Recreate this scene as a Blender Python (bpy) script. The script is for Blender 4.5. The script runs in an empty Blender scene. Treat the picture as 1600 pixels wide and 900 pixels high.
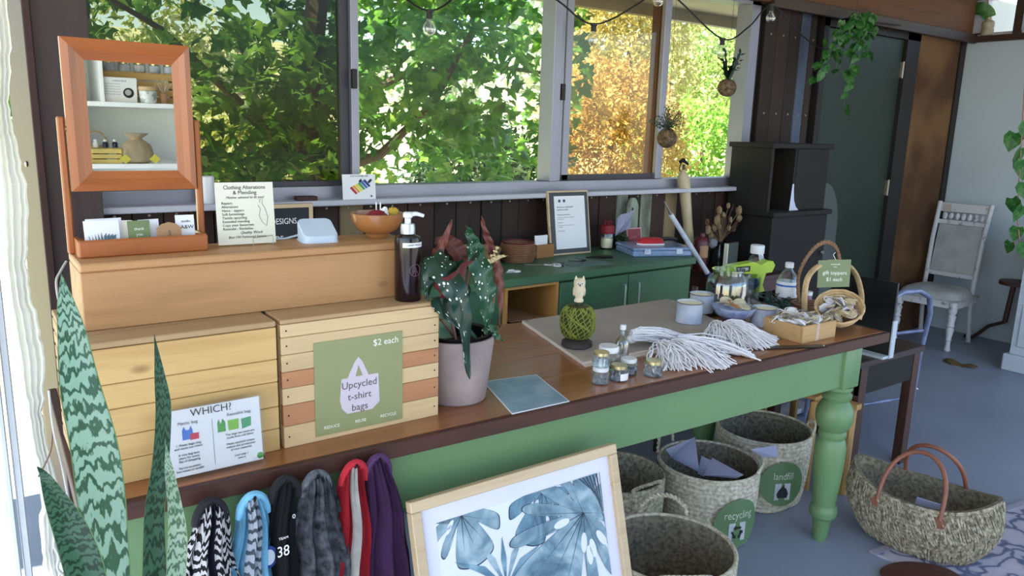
import bpy, bmesh, math, random
import numpy as np
from mathutils import Vector, Matrix, Euler, noise as mn
R = random.Random(7)
PI = math.pi
sc = bpy.context.scene
C = sc.collection
# ------------------------------------------------------------------ camera (calibrated from the photograph's vanishing points)
F = 1203.2248
DX = Vector((0.81238797, -0.09700868, 0.5749914))
DY = Vector((-0.582441, -0.18247144, 0.79212793))
DD = Vector((-0.02807622, 0.97841376, 0.20473943))
EYE = 1.58
cam_d = bpy.data.cameras.new('camera'); cam = bpy.data.objects.new('camera', cam_d); C.objects.link(cam)
cam_d.sensor_width = 36; cam_d.lens = F / 1600 * 36; cam_d.clip_start = .02; cam_d.clip_end = 400
m = Matrix(((DX[0], -DX[1], -DX[2]), (DY[0], -DY[1], -DY[2]), (-DD[0], DD[1], DD[2]))).to_4x4()
m.translation = (0, 0, EYE); cam.matrix_world = m
sc.camera = cam
sc.view_settings.view_transform = 'Standard'; sc.view_settings.look = 'None'
sc.view_settings.gamma = 1; sc.view_settings.use_curve_mapping = False
sc.view_settings.exposure = 0.5
# ------------------------------------------------------------------ sky and sun
w = bpy.data.worlds.new('sky'); sc.world = w; w.use_nodes = True
nt = w.node_tree; nt.nodes.clear()
sk = nt.nodes.new('ShaderNodeTexSky'); sk.sky_type = 'NISHITA'; sk.sun_disc = False
sk.sun_elevation = math.radians(48); sk.sun_rotation = math.radians(245); sk.air_density = 1.0; sk.dust_density = 0.6; sk.ozone_density = 1.0
bg = nt.nodes.new('ShaderNodeBackground'); bg.inputs[1].default_value = 0.40
wo = nt.nodes.new('ShaderNodeOutputWorld'); nt.links.new(sk.outputs[0], bg.inputs[0]); nt.links.new(bg.outputs[0], wo.inputs[0])
sun_d = bpy.data.lights.new('sun', 'SUN'); sun = bpy.data.objects.new('sun', sun_d); C.objects.link(sun)
sun_d.energy = 20; sun_d.angle = math.radians(.6); sun_d.color = (1, .95, .86)
sun.rotation_euler = Vector((-.62, .12, .78)).to_track_quat('Z', 'Y').to_euler()

# ------------------------------------------------------------------ helpers
def ray(x, y):
    r = Vector((x - 800, y - 450, F)); return Vector((r.dot(DX), r.dot(DY), -r.dot(DD)))
def PZ(x, y, z):
    r = ray(x, y); t = (z - EYE) / r.z; return Vector((r.x * t, r.y * t, z))
def PY(x, y, Y):
    r = ray(x, y); t = Y / r.y; return Vector((r.x * t, Y, EYE + r.z * t))
def PX(x, y, X):
    r = ray(x, y); t = X / r.x; return Vector((X, r.y * t, EYE + r.z * t))

def setp(o, label=None, cat=None, group=None, kind=None):
    if label: o['label'] = label
    if cat: o['category'] = cat
    if group: o['group'] = group
    if kind: o['kind'] = kind
    return o
def T(name, label, cat, loc=(0, 0, 0), rz=0, group=None, rot=None):
    o = bpy.data.objects.new(name, None); o.empty_display_size = .05; C.objects.link(o)
    o.location = loc; o.rotation_euler = rot if rot else (0, 0, rz)
    return setp(o, label, cat, group)
class MB:
    def __init__(s): s.b = bmesh.new(); s.uv = None
    def box(s, c, d, rot=(0, 0, 0), bev=0):
        mt = Matrix.Translation(c) @ Euler(rot).to_matrix().to_4x4() @ Matrix.Diagonal((*d, 1))
        r = bmesh.ops.create_cube(s.b, size=1, matrix=mt)
        if bev:
            es = list({e for v in r['verts'] for e in v.link_edges})
            bmesh.ops.bevel(s.b, geom=es, offset=bev, segments=1 if bev < .004 else 2, profile=.5, affect='EDGES')
        return s
    def mm(s, a, b, bev=0):
        return s.box([(a[i] + b[i]) / 2 for i in range(3)], [abs(b[i] - a[i]) for i in range(3)], bev=bev)
    def lathe(s, prof, n=24, c=(0, 0, 0), mt=None, cap0=True, cap1=True, fn=None):
        rings = []
        for k, (r, z) in enumerate(prof):
            ring = []
            for i in range(n):
                a = 2 * PI * i / n; rr = r * (fn(a, k) if fn else 1)
                v = Vector((rr * math.cos(a), rr * math.sin(a), z))
                if mt: v = mt @ v
                ring.append(s.b.verts.new(v + Vector(c)))
            rings.append(ring)
        for A, B in zip(rings, rings[1:]):
            for i in range(n): s.b.faces.new((A[i], A[(i + 1) % n], B[(i + 1) % n], B[i]))
        if cap0: s.b.faces.new(rings[0][::-1])
        if cap1: s.b.faces.new(rings[-1])
        return s
    def cyl(s, c, r, h, n=20, r2=None, bev=0):
        r2 = r if r2 is None else r2
        if bev: return s.lathe([(r - bev, 0), (r, bev), (r2, h - bev), (r2 - bev, h)], n, c)
        return s.lathe([(r, 0), (r2, h)], n, c)
    def tube(s, pts, r, n=8, closed=False, flat=None):
        pts = [Vector(p) for p in pts]; L = len(pts); rr = r if isinstance(r, (list, tuple)) else [r] * L
        rings = []; up = Vector((0, 0, 1)); prev = None
        for i, p in enumerate(pts):
            if closed: t = pts[(i + 1) % L] - pts[i - 1]
            else: t = pts[min(i + 1, L - 1)] - pts[max(i - 1, 0)]
            if t.length < 1e-9: t = Vector((0, 0, 1))
            t.normalize()
            if prev is None:
                a = t.cross(up)
                if a.length < .05: a = t.cross(Vector((1, 0, 0)))
            else: a = prev - t * prev.dot(t)
            if a.length < 1e-6: a = t.orthogonal()
            a.normalize(); prev = a; b = t.cross(a)
            fy = flat if flat else 1
            rings.append([s.b.verts.new(p + (a * math.cos(2 * PI * k / n) + b * fy * math.sin(2 * PI * k / n)) * rr[i]) for k in range(n)])
        pr = list(zip(rings, rings[1:]))
        if closed: pr.append((rings[-1], rings[0]))
        for A, B in pr:
            for k in range(n): s.b.faces.new((A[k], A[(k + 1) % n], B[(k + 1) % n], B[k]))
        if not closed: s.b.faces.new(rings[0][::-1]); s.b.faces.new(rings[-1])
        return s
    def prism(s, poly, z0, z1, mt=None):
        mt = mt or Matrix.Identity(4)
        A = [s.b.verts.new(mt @ Vector((x, y, z0))) for x, y in poly]; B = [s.b.verts.new(mt @ Vector((x, y, z1))) for x, y in poly]
        n = len(poly)
        s.b.faces.new(A[::-1]); s.b.faces.new(B)
        for i in range(n): s.b.faces.new((A[i], A[(i + 1) % n], B[(i + 1) % n], B[i]))
        return s
    def ball(s, c, r, u=14, v=9, sq=(1, 1, 1), jit=0, seed=0):
        rd = random.Random(seed)
        q = bmesh.ops.create_uvsphere(s.b, u_segments=u, v_segments=v, radius=1)
        for vv in q['verts']:
            k = r * (1 + rd.uniform(-jit, jit)); vv.co = Vector((vv.co.x * sq[0] * k + c[0], vv.co.y * sq[1] * k + c[1], vv.co.z * sq[2] * k + c[2]))
        return s
    def grid(s, fn, nu, nv, thick=0, wrap=False):
        """fn(u,v)->Vector, with UVs"""
        lay = s.b.loops.layers.uv.verify()
        V = [[s.b.verts.new(fn(i / nu, j / nv)) for j in range(nv + 1)] for i in range(nu + (0 if wrap else 1))]
        L = len(V); fs = []
        for i in range(nu):
            for j in range(nv):
                a, b_ = V[i % L], V[(i + 1) % L]
                f = s.b.faces.new((a[j], b_[j], b_[j + 1], a[j + 1])); fs.append(f)
                for lp, uv in zip(f.loops, ((i, j), (i + 1, j), (i + 1, j + 1), (i, j + 1))): lp[lay].uv = (uv[0] / nu, uv[1] / nv)
        if thick: bmesh.ops.solidify(s.b, geom=fs, thickness=thick)
        return s
    def xf(s, mt):
        bmesh.ops.transform(s.b, matrix=mt, verts=s.b.verts); return s
    def build(s, name, mat, parent=None, smooth=False, loc=None, rot=None, label=None, cat=None, group=None, kind=None, sharp=35):
        me = bpy.data.meshes.new(name)
        bmesh.ops.recalc_face_normals(s.b, faces=s.b.faces)
        if smooth:
            for f in s.b.faces: f.smooth = True
            for e in s.b.edges:
                if len(e.link_faces) == 2 and e.calc_face_angle(0) > math.radians(sharp): e.smooth = False
        s.b.to_mesh(me); s.b.free()
        for mm_ in (mat if isinstance(mat, (list, tuple)) else [mat]): me.materials.append(mm_)
        o = bpy.data.objects.new(name, me); C.objects.link(o)
        if parent: o.parent = parent
        if loc is not None: o.location = loc
        if rot is not None: o.rotation_euler = rot
        return setp(o, label, cat, group, kind)
def copy_tree(o, parent=None):
    c = o.copy(); C.objects.link(c)
    if parent: c.parent = parent; c.matrix_parent_inverse = o.matrix_parent_inverse
    for ch in list(o.children): copy_tree(ch, c)
    return c
def inst(o, parent, loc, rot=(0, 0, 0), scale=None, mat=None):
    c = o.copy(); C.objects.link(c); c.parent = parent; c.location = loc; c.rotation_euler = rot
    if scale: c.scale = scale if isinstance(scale, (list, tuple)) else (scale,) * 3
    return c
def arr(name, V, Fc, mat, parent=None, kind=None, label=None, cat=None):
    me = bpy.data.meshes.new(name); me.from_pydata(V.tolist(), [], Fc.tolist()); me.materials.append(mat)
    o = bpy.data.objects.new(name, me); C.objects.link(o)
    if parent: o.parent = parent
    return setp(o, label, cat, None, kind)

# ------------------------------------------------------------------ materials
def hx(h):
    h = h.lstrip('#'); v = [int(h[i:i + 2], 16) / 255 for i in (0, 2, 4)]
    return tuple(((c + .055) / 1.055) ** 2.4 if c > .04045 else c / 12.92 for c in v) + (1,)
def base(name):
    m = bpy.data.materials.new(name); m.use_nodes = True; nt = m.node_tree
    return m, nt, nt.nodes['Principled BSDF'], nt.nodes['Material Output']
def N(nt, t, **k):
    n = nt.nodes.new(t)
    for a, b in k.items(): setattr(n, a, b)
    return n
def ramp(nt, stops):
    r = N(nt, 'ShaderNodeValToRGB'); e = r.color_ramp.elements
    while len(e) > 1: e.remove(e[-1])
    e[0].position = stops[0][0]; e[0].color = stops[0][1]
    for p, c in stops[1:]: q = e.new(p); q.color = c
    return r
def mat(name, col, rough=.6, metal=0, var=.12, vs=12, bump=.15, bs=60, spec=.5, col2=None, thr=None, sub=0, coat=0, stretch=None, dist=.002):
    m, nt, b, o = base(name); L = nt.links.new
    c = hx(col); tc = N(nt, 'ShaderNodeTexCoord'); mp = N(nt, 'ShaderNodeMapping'); L(tc.outputs['Object'], mp.inputs[0])
    oi = N(nt, 'ShaderNodeObjectInfo'); L(oi.outputs['Random'], mp.inputs['Location'])
    if stretch: mp.inputs['Scale'].default_value = stretch
    n1 = N(nt, 'ShaderNodeTexNoise'); n1.inputs['Scale'].default_value = vs; n1.inputs['Detail'].default_value = 5; L(mp.outputs[0], n1.inputs['Vector'])
    c2 = hx(col2) if col2 else tuple(x * (1 - var * 2) for x in c[:3]) + (1,)
    c1 = c if col2 else tuple(min(1, x * (1 + var)) for x in c[:3]) + (1,)
    lo, hi = thr if thr else (.3, .7)
    r = ramp(nt, [(lo, c2), (hi, c1)]); L(n1.outputs[0], r.inputs[0]); L(r.outputs[0], b.inputs['Base Color'])
    b.inputs['Roughness'].default_value = rough; b.inputs['Metallic'].default_value = metal; b.inputs['Specular IOR Level'].default_value = spec
    if coat: b.inputs['Coat Weight'].default_value = coat; b.inputs['Coat Roughness'].default_value = .15
    if bump:
        n2 = N(nt, 'ShaderNodeTexNoise'); n2.inputs['Scale'].default_value = bs; n2.inputs['Detail'].default_value = 3; L(mp.outputs[0], n2.inputs['Vector'])
        bp = N(nt, 'ShaderNodeBump'); bp.inputs['Strength'].default_value = bump; bp.inputs['Distance'].default_value = dist
        L(n2.outputs[0], bp.inputs['Height']); L(bp.outputs[0], b.inputs['Normal'])
    return m
def wood(name, light, dark, axis='x', rough=.5, scale=1, knots=True, hue=.12, coat=0, knot_col=None, bump=.25):
    m, nt, b, o = base(name); L = nt.links.new
    tc = N(nt, 'ShaderNodeTexCoord'); oi = N(nt, 'ShaderNodeObjectInfo')
    mul = N(nt, 'ShaderNodeMath', operation='MULTIPLY'); mul.inputs[1].default_value = 37; L(oi.outputs['Random'], mul.inputs[0])
    mp = N(nt, 'ShaderNodeMapping'); L(tc.outputs['Object'], mp.inputs[0]); L(mul.outputs[0], mp.inputs['Location'])
    s = {'x': (1.2, 14, 14), 'y': (14, 1.2, 14), 'z': (14, 14, 1.2)}[axis]
    mp.inputs['Scale'].default_value = tuple(v * scale for v in s)
    n1 = N(nt, 'ShaderNodeTexNoise'); n1.inputs['Scale'].default_value = 1.6; n1.inputs['Detail'].default_value = 3; n1.inputs['Distortion'].default_value = .6; L(mp.outputs[0], n1.inputs[0])
    m1 = N(nt, 'ShaderNodeMath', operation='MULTIPLY'); m1.inputs[1].default_value = 9; L(n1.outputs[0], m1.inputs[0])
    m2 = N(nt, 'ShaderNodeMath', operation='SINE'); L(m1.outputs[0], m2.inputs[0])
    m3 = N(nt, 'ShaderNodeMath', operation='MULTIPLY_ADD'); m3.inputs[1].default_value = .3; m3.inputs[2].default_value = .5; L(m2.outputs[0], m3.inputs[0])
    mpf = N(nt, 'ShaderNodeMapping'); L(tc.outputs['Object'], mpf.inputs[0]); L(mul.outputs[0], mpf.inputs['Location'])
    mpf.inputs['Scale'].default_value = {'x': (4, 160, 160), 'y': (160, 4, 160), 'z': (160, 160, 4)}[axis]
    nf = N(nt, 'ShaderNodeTexNoise'); nf.inputs['Scale'].default_value = 1.5; nf.inputs['Detail'].default_value = 2; L(mpf.outputs[0], nf.inputs[0])
    ad = N(nt, 'ShaderNodeMath', operation='MULTIPLY_ADD'); ad.inputs[1].default_value = .35; L(nf.outputs[0], ad.inputs[0]); L(m3.outputs[0], ad.inputs[2])
    r = ramp(nt, [(.25, hx(light)), (.75, tuple((a + c) / 2 for a, c in zip(hx(light), hx(dark)))), (1.05 if False else 1.0, hx(dark))]); L(ad.outputs[0], r.inputs[0])
    col = r.outputs[0]
    if knots:
        mk = N(nt, 'ShaderNodeMapping'); L(tc.outputs['Object'], mk.inputs[0]); L(mul.outputs[0], mk.inputs['Location'])
        mk.inputs['Scale'].default_value = {'x': (4, 9, 9), 'y': (9, 4, 9), 'z': (9, 9, 4)}[axis]
        vo = N(nt, 'ShaderNodeTexVoronoi'); vo.inputs['Scale'].default_value = 1.0; L(mk.outputs[0], vo.inputs[0])
        kr = ramp(nt, [(.0, (1, 1, 1, 1)), (.07, (.8, .8, .8, 1)), (.13, (0, 0, 0, 1))]); L(vo.outputs['Distance'], kr.inputs[0])
        mx = N(nt, 'ShaderNodeMix', data_type='RGBA'); L(kr.outputs[0], mx.inputs[0]); L(col, mx.inputs[6]); mx.inputs[7].default_value = hx(knot_col or dark); col = mx.outputs[2]
    hs = N(nt, 'ShaderNodeHueSaturation'); mr = N(nt, 'ShaderNodeMapRange'); L(oi.outputs['Random'], mr.inputs[0]); mr.inputs[3].default_value = 1 - hue; mr.inputs[4].default_value = 1 + hue
    L(mr.outputs[0], hs.inputs['Value']); L(col, hs.inputs['Color']); L(hs.outputs[0], b.inputs['Base Color'])
    b.inputs['Roughness'].default_value = rough
    if coat: b.inputs['Coat Weight'].default_value = coat; b.inputs['Coat Roughness'].default_value = .2
    bp = N(nt, 'ShaderNodeBump'); bp.inputs['Strength'].default_value = bump; bp.inputs['Distance'].default_value = .001; L(ad.outputs[0], bp.inputs['Height']); L(bp.outputs[0], b.inputs['Normal'])
    return m
def glass(name, tint=(1, 1, 1), refl=.08, rough=.02, edge=.5):
    m, nt, b, o = base(name); L = nt.links.new; nt.nodes.remove(b)
    t = N(nt, 'ShaderNodeBsdfTransparent'); t.inputs[0].default_value = (*tint, 1)
    g = N(nt, 'ShaderNodeBsdfGlossy'); g.inputs['Roughness'].default_value = rough; g.inputs[0].default_value = (1, 1, 1, 1)
    lw = N(nt, 'ShaderNodeLayerWeight'); lw.inputs[0].default_value = .35
    mr = N(nt, 'ShaderNodeMapRange'); mr.inputs[3].default_value = refl; mr.inputs[4].default_value = edge; L(lw.outputs['Facing'], mr.inputs[0])
    mx = N(nt, 'ShaderNodeMixShader'); L(mr.outputs[0], mx.inputs[0]); L(t.outputs[0], mx.inputs[1]); L(g.outputs[0], mx.inputs[2]); L(mx.outputs[0], o.inputs[0])
    return m
def leafmat(name, stops, scale=3, trans=.45, rough=.45, ls=None):
    m, nt, b, o = base(name); L = nt.links.new
    ge = N(nt, 'ShaderNodeNewGeometry'); n1 = N(nt, 'ShaderNodeTexNoise'); n1.inputs['Scale'].default_value = scale; n1.inputs['Detail'].default_value = 6; n1.inputs['Roughness'].default_value = .8; L(ge.outputs['Position'], n1.inputs[0])
    r = ramp(nt, [(p, hx(c)) for p, c in stops]); L(n1.outputs[0], r.inputs[0]); L(r.outputs[0], b.inputs['Base Color']); b.inputs['Roughness'].default_value = rough
    tr = N(nt, 'ShaderNodeBsdfTranslucent'); L(r.outputs[0], tr.inputs[0]); mx = N(nt, 'ShaderNodeMixShader'); mx.inputs[0].default_value = trans
    L(b.outputs[0], mx.inputs[1]); L(tr.outputs[0], mx.inputs[2]); L(mx.outputs[0], o.inputs[0])
    return m
def stripes(name, c1, c2, freq=20, axis=1, dist=.6, duty=.5, rough=.8, nscale=4):
    m, nt, b, o = base(name); L = nt.links.new
    uv = N(nt, 'ShaderNodeUVMap'); sp = N(nt, 'ShaderNodeSeparateXYZ'); L(uv.outputs[0], sp.inputs[0])
    n1 = N(nt, 'ShaderNodeTexNoise'); n1.inputs['Scale'].default_value = nscale; L(uv.outputs[0], n1.inputs[0])
    a = N(nt, 'ShaderNodeMath', operation='MULTIPLY_ADD'); a.inputs[1].default_value = freq; L(sp.outputs[axis], a.inputs[0])
    d = N(nt, 'ShaderNodeMath', operation='MULTIPLY'); d.inputs[1].default_value = dist * 4; L(n1.outputs[0], d.inputs[0]); L(d.outputs[0], a.inputs[2])
    fr = N(nt, 'ShaderNodeMath', operation='FRACT'); L(a.outputs[0], fr.inputs[0])
    r = ramp(nt, [(0, hx(c1)), (duty, hx(c2))]); r.color_ramp.interpolation = 'CONSTANT'; L(fr.outputs[0], r.inputs[0]); L(r.outputs[0], b.inputs['Base Color']); b.inputs['Roughness'].default_value = rough
    return m
def paper(name, col, rough=.7): return mat(name, col, rough, var=.02, vs=6, bump=.03, bs=40)
M = {}
M['print_white'] = paper('white_card', '#e6e6ea'); M['cream'] = paper('cream_card', '#dcd9c8'); M['ink'] = paper('black_ink', '#1c1c1e'); M['grey_ink'] = paper('grey_ink', '#6c6c72')
M['white_ink'] = paper('white_ink', '#e8e8dc'); M['olive'] = mat('olive_print', '#8b8f63', .45, var=.04, vs=3, bump=0); M['dusty'] = paper('lilac_cloth_print', '#c9bcc6')
def text(s, size, mt, material, parent, name='lettering', align='CENTER', ext=.0002, sx=1, space=1, shear=0):
    cu = bpy.data.curves.new(name, 'FONT'); cu.body = s; cu.size = size; cu.align_x = align; cu.align_y = 'CENTER'; cu.extrude = ext; cu.space_line = space; cu.resolution_u = 3; cu.shear = shear
    tmp = bpy.data.objects.new('t', cu); C.objects.link(tmp)
    dg = bpy.context.evaluated_depsgraph_get(); me = bpy.data.meshes.new_from_object(tmp.evaluated_get(dg))
    bpy.data.objects.remove(tmp); bpy.data.curves.remove(cu)
    me.transform(Matrix.Diagonal((sx, 1, 1, 1))); me.transform(mt); me.name = name
    me.materials.clear(); me.materials.append(material)
    o = bpy.data.objects.new(name, me); C.objects.link(o)
    if parent: o.parent = parent
    return o
# local frame of an upright card facing -Y: x right, z up -> text plane
UP = Matrix.Rotation(PI / 2, 4, 'X')
def upat(x, y, z): return Matrix.Translation((x, y, z)) @ UP
# flat polygon on an upright card: points (x, z) at depth y
def flat(pts, y, th=.0004):
    b = MB(); b.prism(pts, -th / 2, th / 2, Matrix.Translation((0, y, 0)) @ UP); return b
# ================================================================== SETTING
WY = 3.15
M['concrete'] = mat('concrete_floor', '#8c94a4', .42, var=.07, vs=1.8, bump=.08, bs=30, spec=.45)
M['plaster'] = mat('earth_plaster', '#4a2f18', .9, vs=2.2, bump=.8, bs=14, col2='#6b4d2c', thr=(.42, .6), dist=.01)
M['beamwood'] = wood('beam_timber', '#5e3819', '#2f190b', 'x', .7, .6, False)
M['white_wall'] = mat('white_panel', '#b4c0c8', .7, var=.02, vs=2, bump=.03)
M['darktrim'] = wood('dark_trim', '#3a2418', '#20120b', 'x', .55, 1, False)
M['ceilm'] = mat('ceiling_board', '#bdb6aa', .8, var=.1, vs=3)
M['alu'] = mat('window_aluminium', '#8d8c98', .42, .5, var=.04, vs=4, bump=.02)
M['aludark'] = mat('dark_window_bead', '#3b3a40', .5, .2, var=.05, vs=4, bump=.02)
M['sillm'] = mat('white_sill_paint', '#b4b4c0', .4, var=.03, vs=5, bump=.03)
M['board_dark'] = wood('old_dark_board', '#30221c', '#150e0b', 'z', .8, .7, True, .3)
M['board_red'] = wood('old_red_board', '#3a221b', '#1c100c', 'z', .75, .7, True, .25)
M['board_pale'] = mat('flaking_pale_paint', '#8f9788', .75, vs=9, bump=.4, bs=40, col2='#5d5a4c', thr=(.36, .55), stretch=(1, 1, .4))
M['board_tan'] = wood('weathered_tan_board', '#8a7658', '#5c4a34', 'z', .75, .7, True, .15)
M['board_blue'] = mat('blue_grey_board', '#4e586c', .75, vs=8, bump=.3, col2='#39404f', thr=(.3, .6), stretch=(1, 1, .3))
M['screw'] = mat('screw_head', '#9a958c', .35, .8, var=.05)
M['doorgreen'] = mat('dark_green_door', '#222f25', .5, var=.06, vs=3, bump=.05)
M['doorframe'] = mat('door_frame_black', '#1a1614', .6, var=.06, vs=5)

def struct(o): o['kind'] = 'structure'; return o
b = MB(); b.mm((-1.5, -2.5, -.1), (9, 3.6, 0)); struct(b.build('floor', M['concrete']))
b = MB(); b.mm((-1.9, -.9, 2.72), (6.9, 3.35, 2.78)); struct(b.build('ceiling', M['ceilm']))  # carried past the left end for shade; pale tone bounces light down
# back wall: an Empty-less mesh (core) with board children
core = MB()
core.mm((.40, WY + .02, 0), (4.15, WY + .10, 1.30))                   # below the window
core.mm((4.12, WY + .02, 0), (4.76, WY + .10, 2.72))
core.mm((4.76, WY + .02, 2.34), (5.9, WY + .10, 2.72))                # above door
core.mm((.40, WY + .02, 2.50), (4.12, WY + .10, 2.72))
wall = struct(core.build('wall_back', M['doorframe']))
# individual boards
pal = {1.39: ('board_tan', .11), 2.02: ('board_pale', .10), 2.97: ('board_pale', .085), 3.16: ('board_pale', .09), 3.42: ('board_tan', .10), 4.02: ('board_pale', .10)}
x = .42; seq = []
keys = sorted(pal)
while x < 4.1:
    nk = [k for k in keys if k - .13 < x <= k + .05]
    if nk and x >= nk[0] - .06: k = nk[0]; wdt = pal[k][1]; mk = pal[k][0]; keys.remove(k)
    else: wdt = R.uniform(.085, .14); mk = R.choice(['board_dark', 'board_dark', 'board_red'])
    seq.append((x, min(wdt, 4.12 - x), mk)); x += wdt + .004
for x, wd, mk in seq:
    if wd < .03: continue
    d = R.uniform(.018, .034)
    b = MB(); b.mm((-wd / 2, -d, -1.28), (wd / 2, 0, 0), bev=.003)
    o = b.build('wall_board', M[mk], wall, loc=(x + wd / 2, WY + .02, 1.29))
    s_ = MB(); s_.lathe([(.006, 0), (.005, .003), (.001, .004)], 8, mt=Matrix.Rotation(PI / 2, 4, 'X'), c=(R.uniform(-.02, .02), -d, -.075)); s_.build('screw', M['screw'], o)
x = 4.15
for wd, mk in ((.12, 'board_dark'), (.13, 'board_dark'), (.12, 'board_dark'), (.10, 'board_blue'), (.07, 'board_dark')):
    b = MB(); b.mm((-wd / 2 + .002, -.03, 0), (wd / 2 - .002, 0, 2.5), bev=.003)
    o = b.build('wall_board', M[mk], wall, loc=(x + wd / 2 + (.05 if mk == 'board_blue' else 0) * 0, WY + .02, .05)); x += wd
    for zz in (1.66, 2.14):
        s_ = MB(); s_.lathe([(.007, 0), (.006, .004), (.001, .005)], 8, mt=Matrix.Rotation(PI / 2, 4, 'X'), c=(0, -.03, zz)); s_.build('screw', M['screw'], o)
# header beam over window and door
b = MB(); b.mm((.4, WY - .07, 2.36), (6.68, WY + .02, 2.72), bev=.006); struct(b.build('trim_1', M['beamwood']))
b = MB(); b.mm((4.1, WY - .1, 2.33), (6.70, WY - .07, 2.40), bev=.004); struct(b.build('trim_2', M['darktrim']))
# plastered end of the back wall
b = MB(); b.mm((5.98, WY - .02, 0), (6.62, WY + .12, 2.72), bev=.01); struct(b.build('wall_back_plaster', M['plaster']))
b = MB(); b.mm((6.62, WY - .03, 0), (6.70, WY + .12, 2.72)); struct(b.build('corner_shadow_strip', M['doorframe']))  # black strip stands in for the shadow between plaster and white panel
# door
b = MB(); b.mm((4.80, WY + .00, .0), (5.80, WY + .045, 2.29), bev=.003); dr = struct(b.build('door_1', M['doorgreen']))
b = MB(); b.mm((5.80, WY - .03, 0), (5.98, WY + .1, 2.34)); b.mm((4.74, WY - .03, 0), (4.80, WY + .1, 2.34)); b.mm((4.74, WY - .03, 2.29), (5.98, WY + .1, 2.36)); b.build('door_frame', M['doorframe'], dr)
for zz in (2.02, 1.15):
    b = MB(); b.mm((5.785, WY - .015, zz), (5.80, WY, zz + .11)); b.cyl((5.80, WY - .018, zz - .005), .007, .12, 8); b.build('hinge', M['screw'], dr)
# right wall: white panel with dark cap, clerestory window above
b = MB(); b.mm((6.73, .2, 0), (6.82, WY + .1, 2.34)); b.mm((6.73, .2, 2.68), (6.82, WY + .1, 2.72)); wr = struct(b.build('wall_right', M['white_wall']))
b = MB(); b.mm((6.68, .2, 2.34), (6.82, WY, 2.385), bev=.004); b.build('wall_cap', M['darktrim'], wr)
b = MB(); b.mm((6.72, .2, 2.385), (6.80, WY, 2.41)); b.mm((6.72, .2, 2.66), (6.80, WY, 2.7)); b.mm((6.72, 3.02, 2.40), (6.80, WY + .02, 2.7))
w2 = struct(b.build('window_2', M['sillm']))
b = MB(); b.mm((6.70, 2.74, 2.39), (6.80, 2.80, 2.7)); b.build('mullion', M['darktrim'], w2)
M['pane'] = glass('window_glass', (.985, .99, .985), .003, .02, .035)
b = MB(); b.mm((6.755, .2, 2.41), (6.76, 3.02, 2.67)); b.build('pane', M['pane'], w2)
# ---- main window
zb, zt = 1.31, 2.37
fx = lambda px, py: PY(px, py, WY).x
wb = MB(); wb.mm((.36, WY - .02, zb - .05), (4.08, WY + .09, zb)); wb.mm((.36, WY - .02, zt - .03), (4.08, WY + .09, zt + .02)); wb.mm((.36, WY - .02, zb - .02), (.42, WY + .09, zt)); wb.mm((4.0, WY - .02, zb - .02), (4.08, WY + .09, zt))
win = struct(wb.build('window_1', M['alu']))
b = MB(); b.mm((.40, WY - .11, zb - .075), (4.25, WY - .01, zb - .05), bev=.006); b.build('window_sill', M['sillm'], win)
def bar(name, x0, x1, y0, y1, mt_, z0=zb, z1=zt - .02):
    b = MB(); b.mm((x0, y0, z0), (x1, y1, z1), bev=.003); return b.build(name, M[mt_], win)
xa = fx(547, 150)
bar('sash_stile', xa - .04, xa - .0, WY + .01, WY + .05, 'aludark'); bar('sash_stile', xa, xa + .035, WY - .015, WY + .06, 'alu')
xm = fx(858, 150); bar('mullion', xm, xm + .05, WY - .03, WY + .08, 'alu'); bar('mullion', xm + .05, xm + .085, WY - .01, WY + .08, 'alu')
xs = fx(886, 150); bar('sash_stile', xs, xs + .045, WY + .02, WY + .05, 'alu')
xo = fx(1040, 150); bar('sash_stile', xo - .04, xo + .01, WY + .0, WY + .03, 'alu'); bar('sash_stile', xo + .012, xo + .03, WY + .03, WY + .05, 'aludark')
b = MB(); b.mm((xs, WY + .02, zb), (xo, WY + .05, zb + .03)); b.build('sash_rail', M['aludark'], win)
b = MB(); b.mm((.42, WY + .01, zb), (xa - .04, WY + .05, zb + .022)); b.build('sash_rail', M['aludark'], win)
b = MB(); b.mm((xa - .002, WY - .035, 1.72), (xa + .02, WY - .012, 1.80), bev=.003); b.build('latch', M['doorframe'], win)
b = MB(); b.mm((xm + .055, WY - .035, 1.72), (xm + .08, WY - .012, 1.80), bev=.003); b.build('latch', M['doorframe'], win)
M['pane_dark'] = glass('tinted_screen_glass', (.50, .50, .42), .006, .02, .05); M['pane_warm'] = glass('warm_tinted_glass', (.82, .75, .62), .012, .02, .09)  # first glass tinted dark for doubled panes and insect screen
b = MB(); b.mm((.42, WY + .028, zb), (xa - .04, WY + .032, zt)); b.build('pane', M['pane_dark'], win)
b = MB(); b.mm((xa + .035, WY + .064, zb), (xm, WY + .068, zt)); b.build('pane', M['pane'], win)
b = MB(); b.mm((xs + .03, WY + .033, zb), (xo - .03, WY + .037, zt)); b.build('pane', M['pane_warm'], win)
b = MB(); b.mm((xo, WY + .060, zb), (4.0, WY + .064, zt)); b.build('pane', M['pane'], win)
# outside eave and verandah post
M['eavem'] = mat('eave_lining', '#b9b4a4', .7, var=.04, vs=4)
b = MB(); b.mm((-1.9, 3.36, 2.44), (9, 4.08, 2.47)); b.build('eave', M['eavem']); struct(bpy.data.objects['eave'])
b = MB(); b.mm((.0, 4.02, 2.36), (9, 4.08, 2.44)); b.build('trim_4', M['eavem']); struct(bpy.data.objects['trim_4'])
b = MB(); b.mm((-1.9, 3.36, 2.47), (9, 4.12, 2.80)); o = b.build('roof', M['eavem']); struct(o)  # unseen roof block, carried left with the eave to shade the red board
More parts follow.
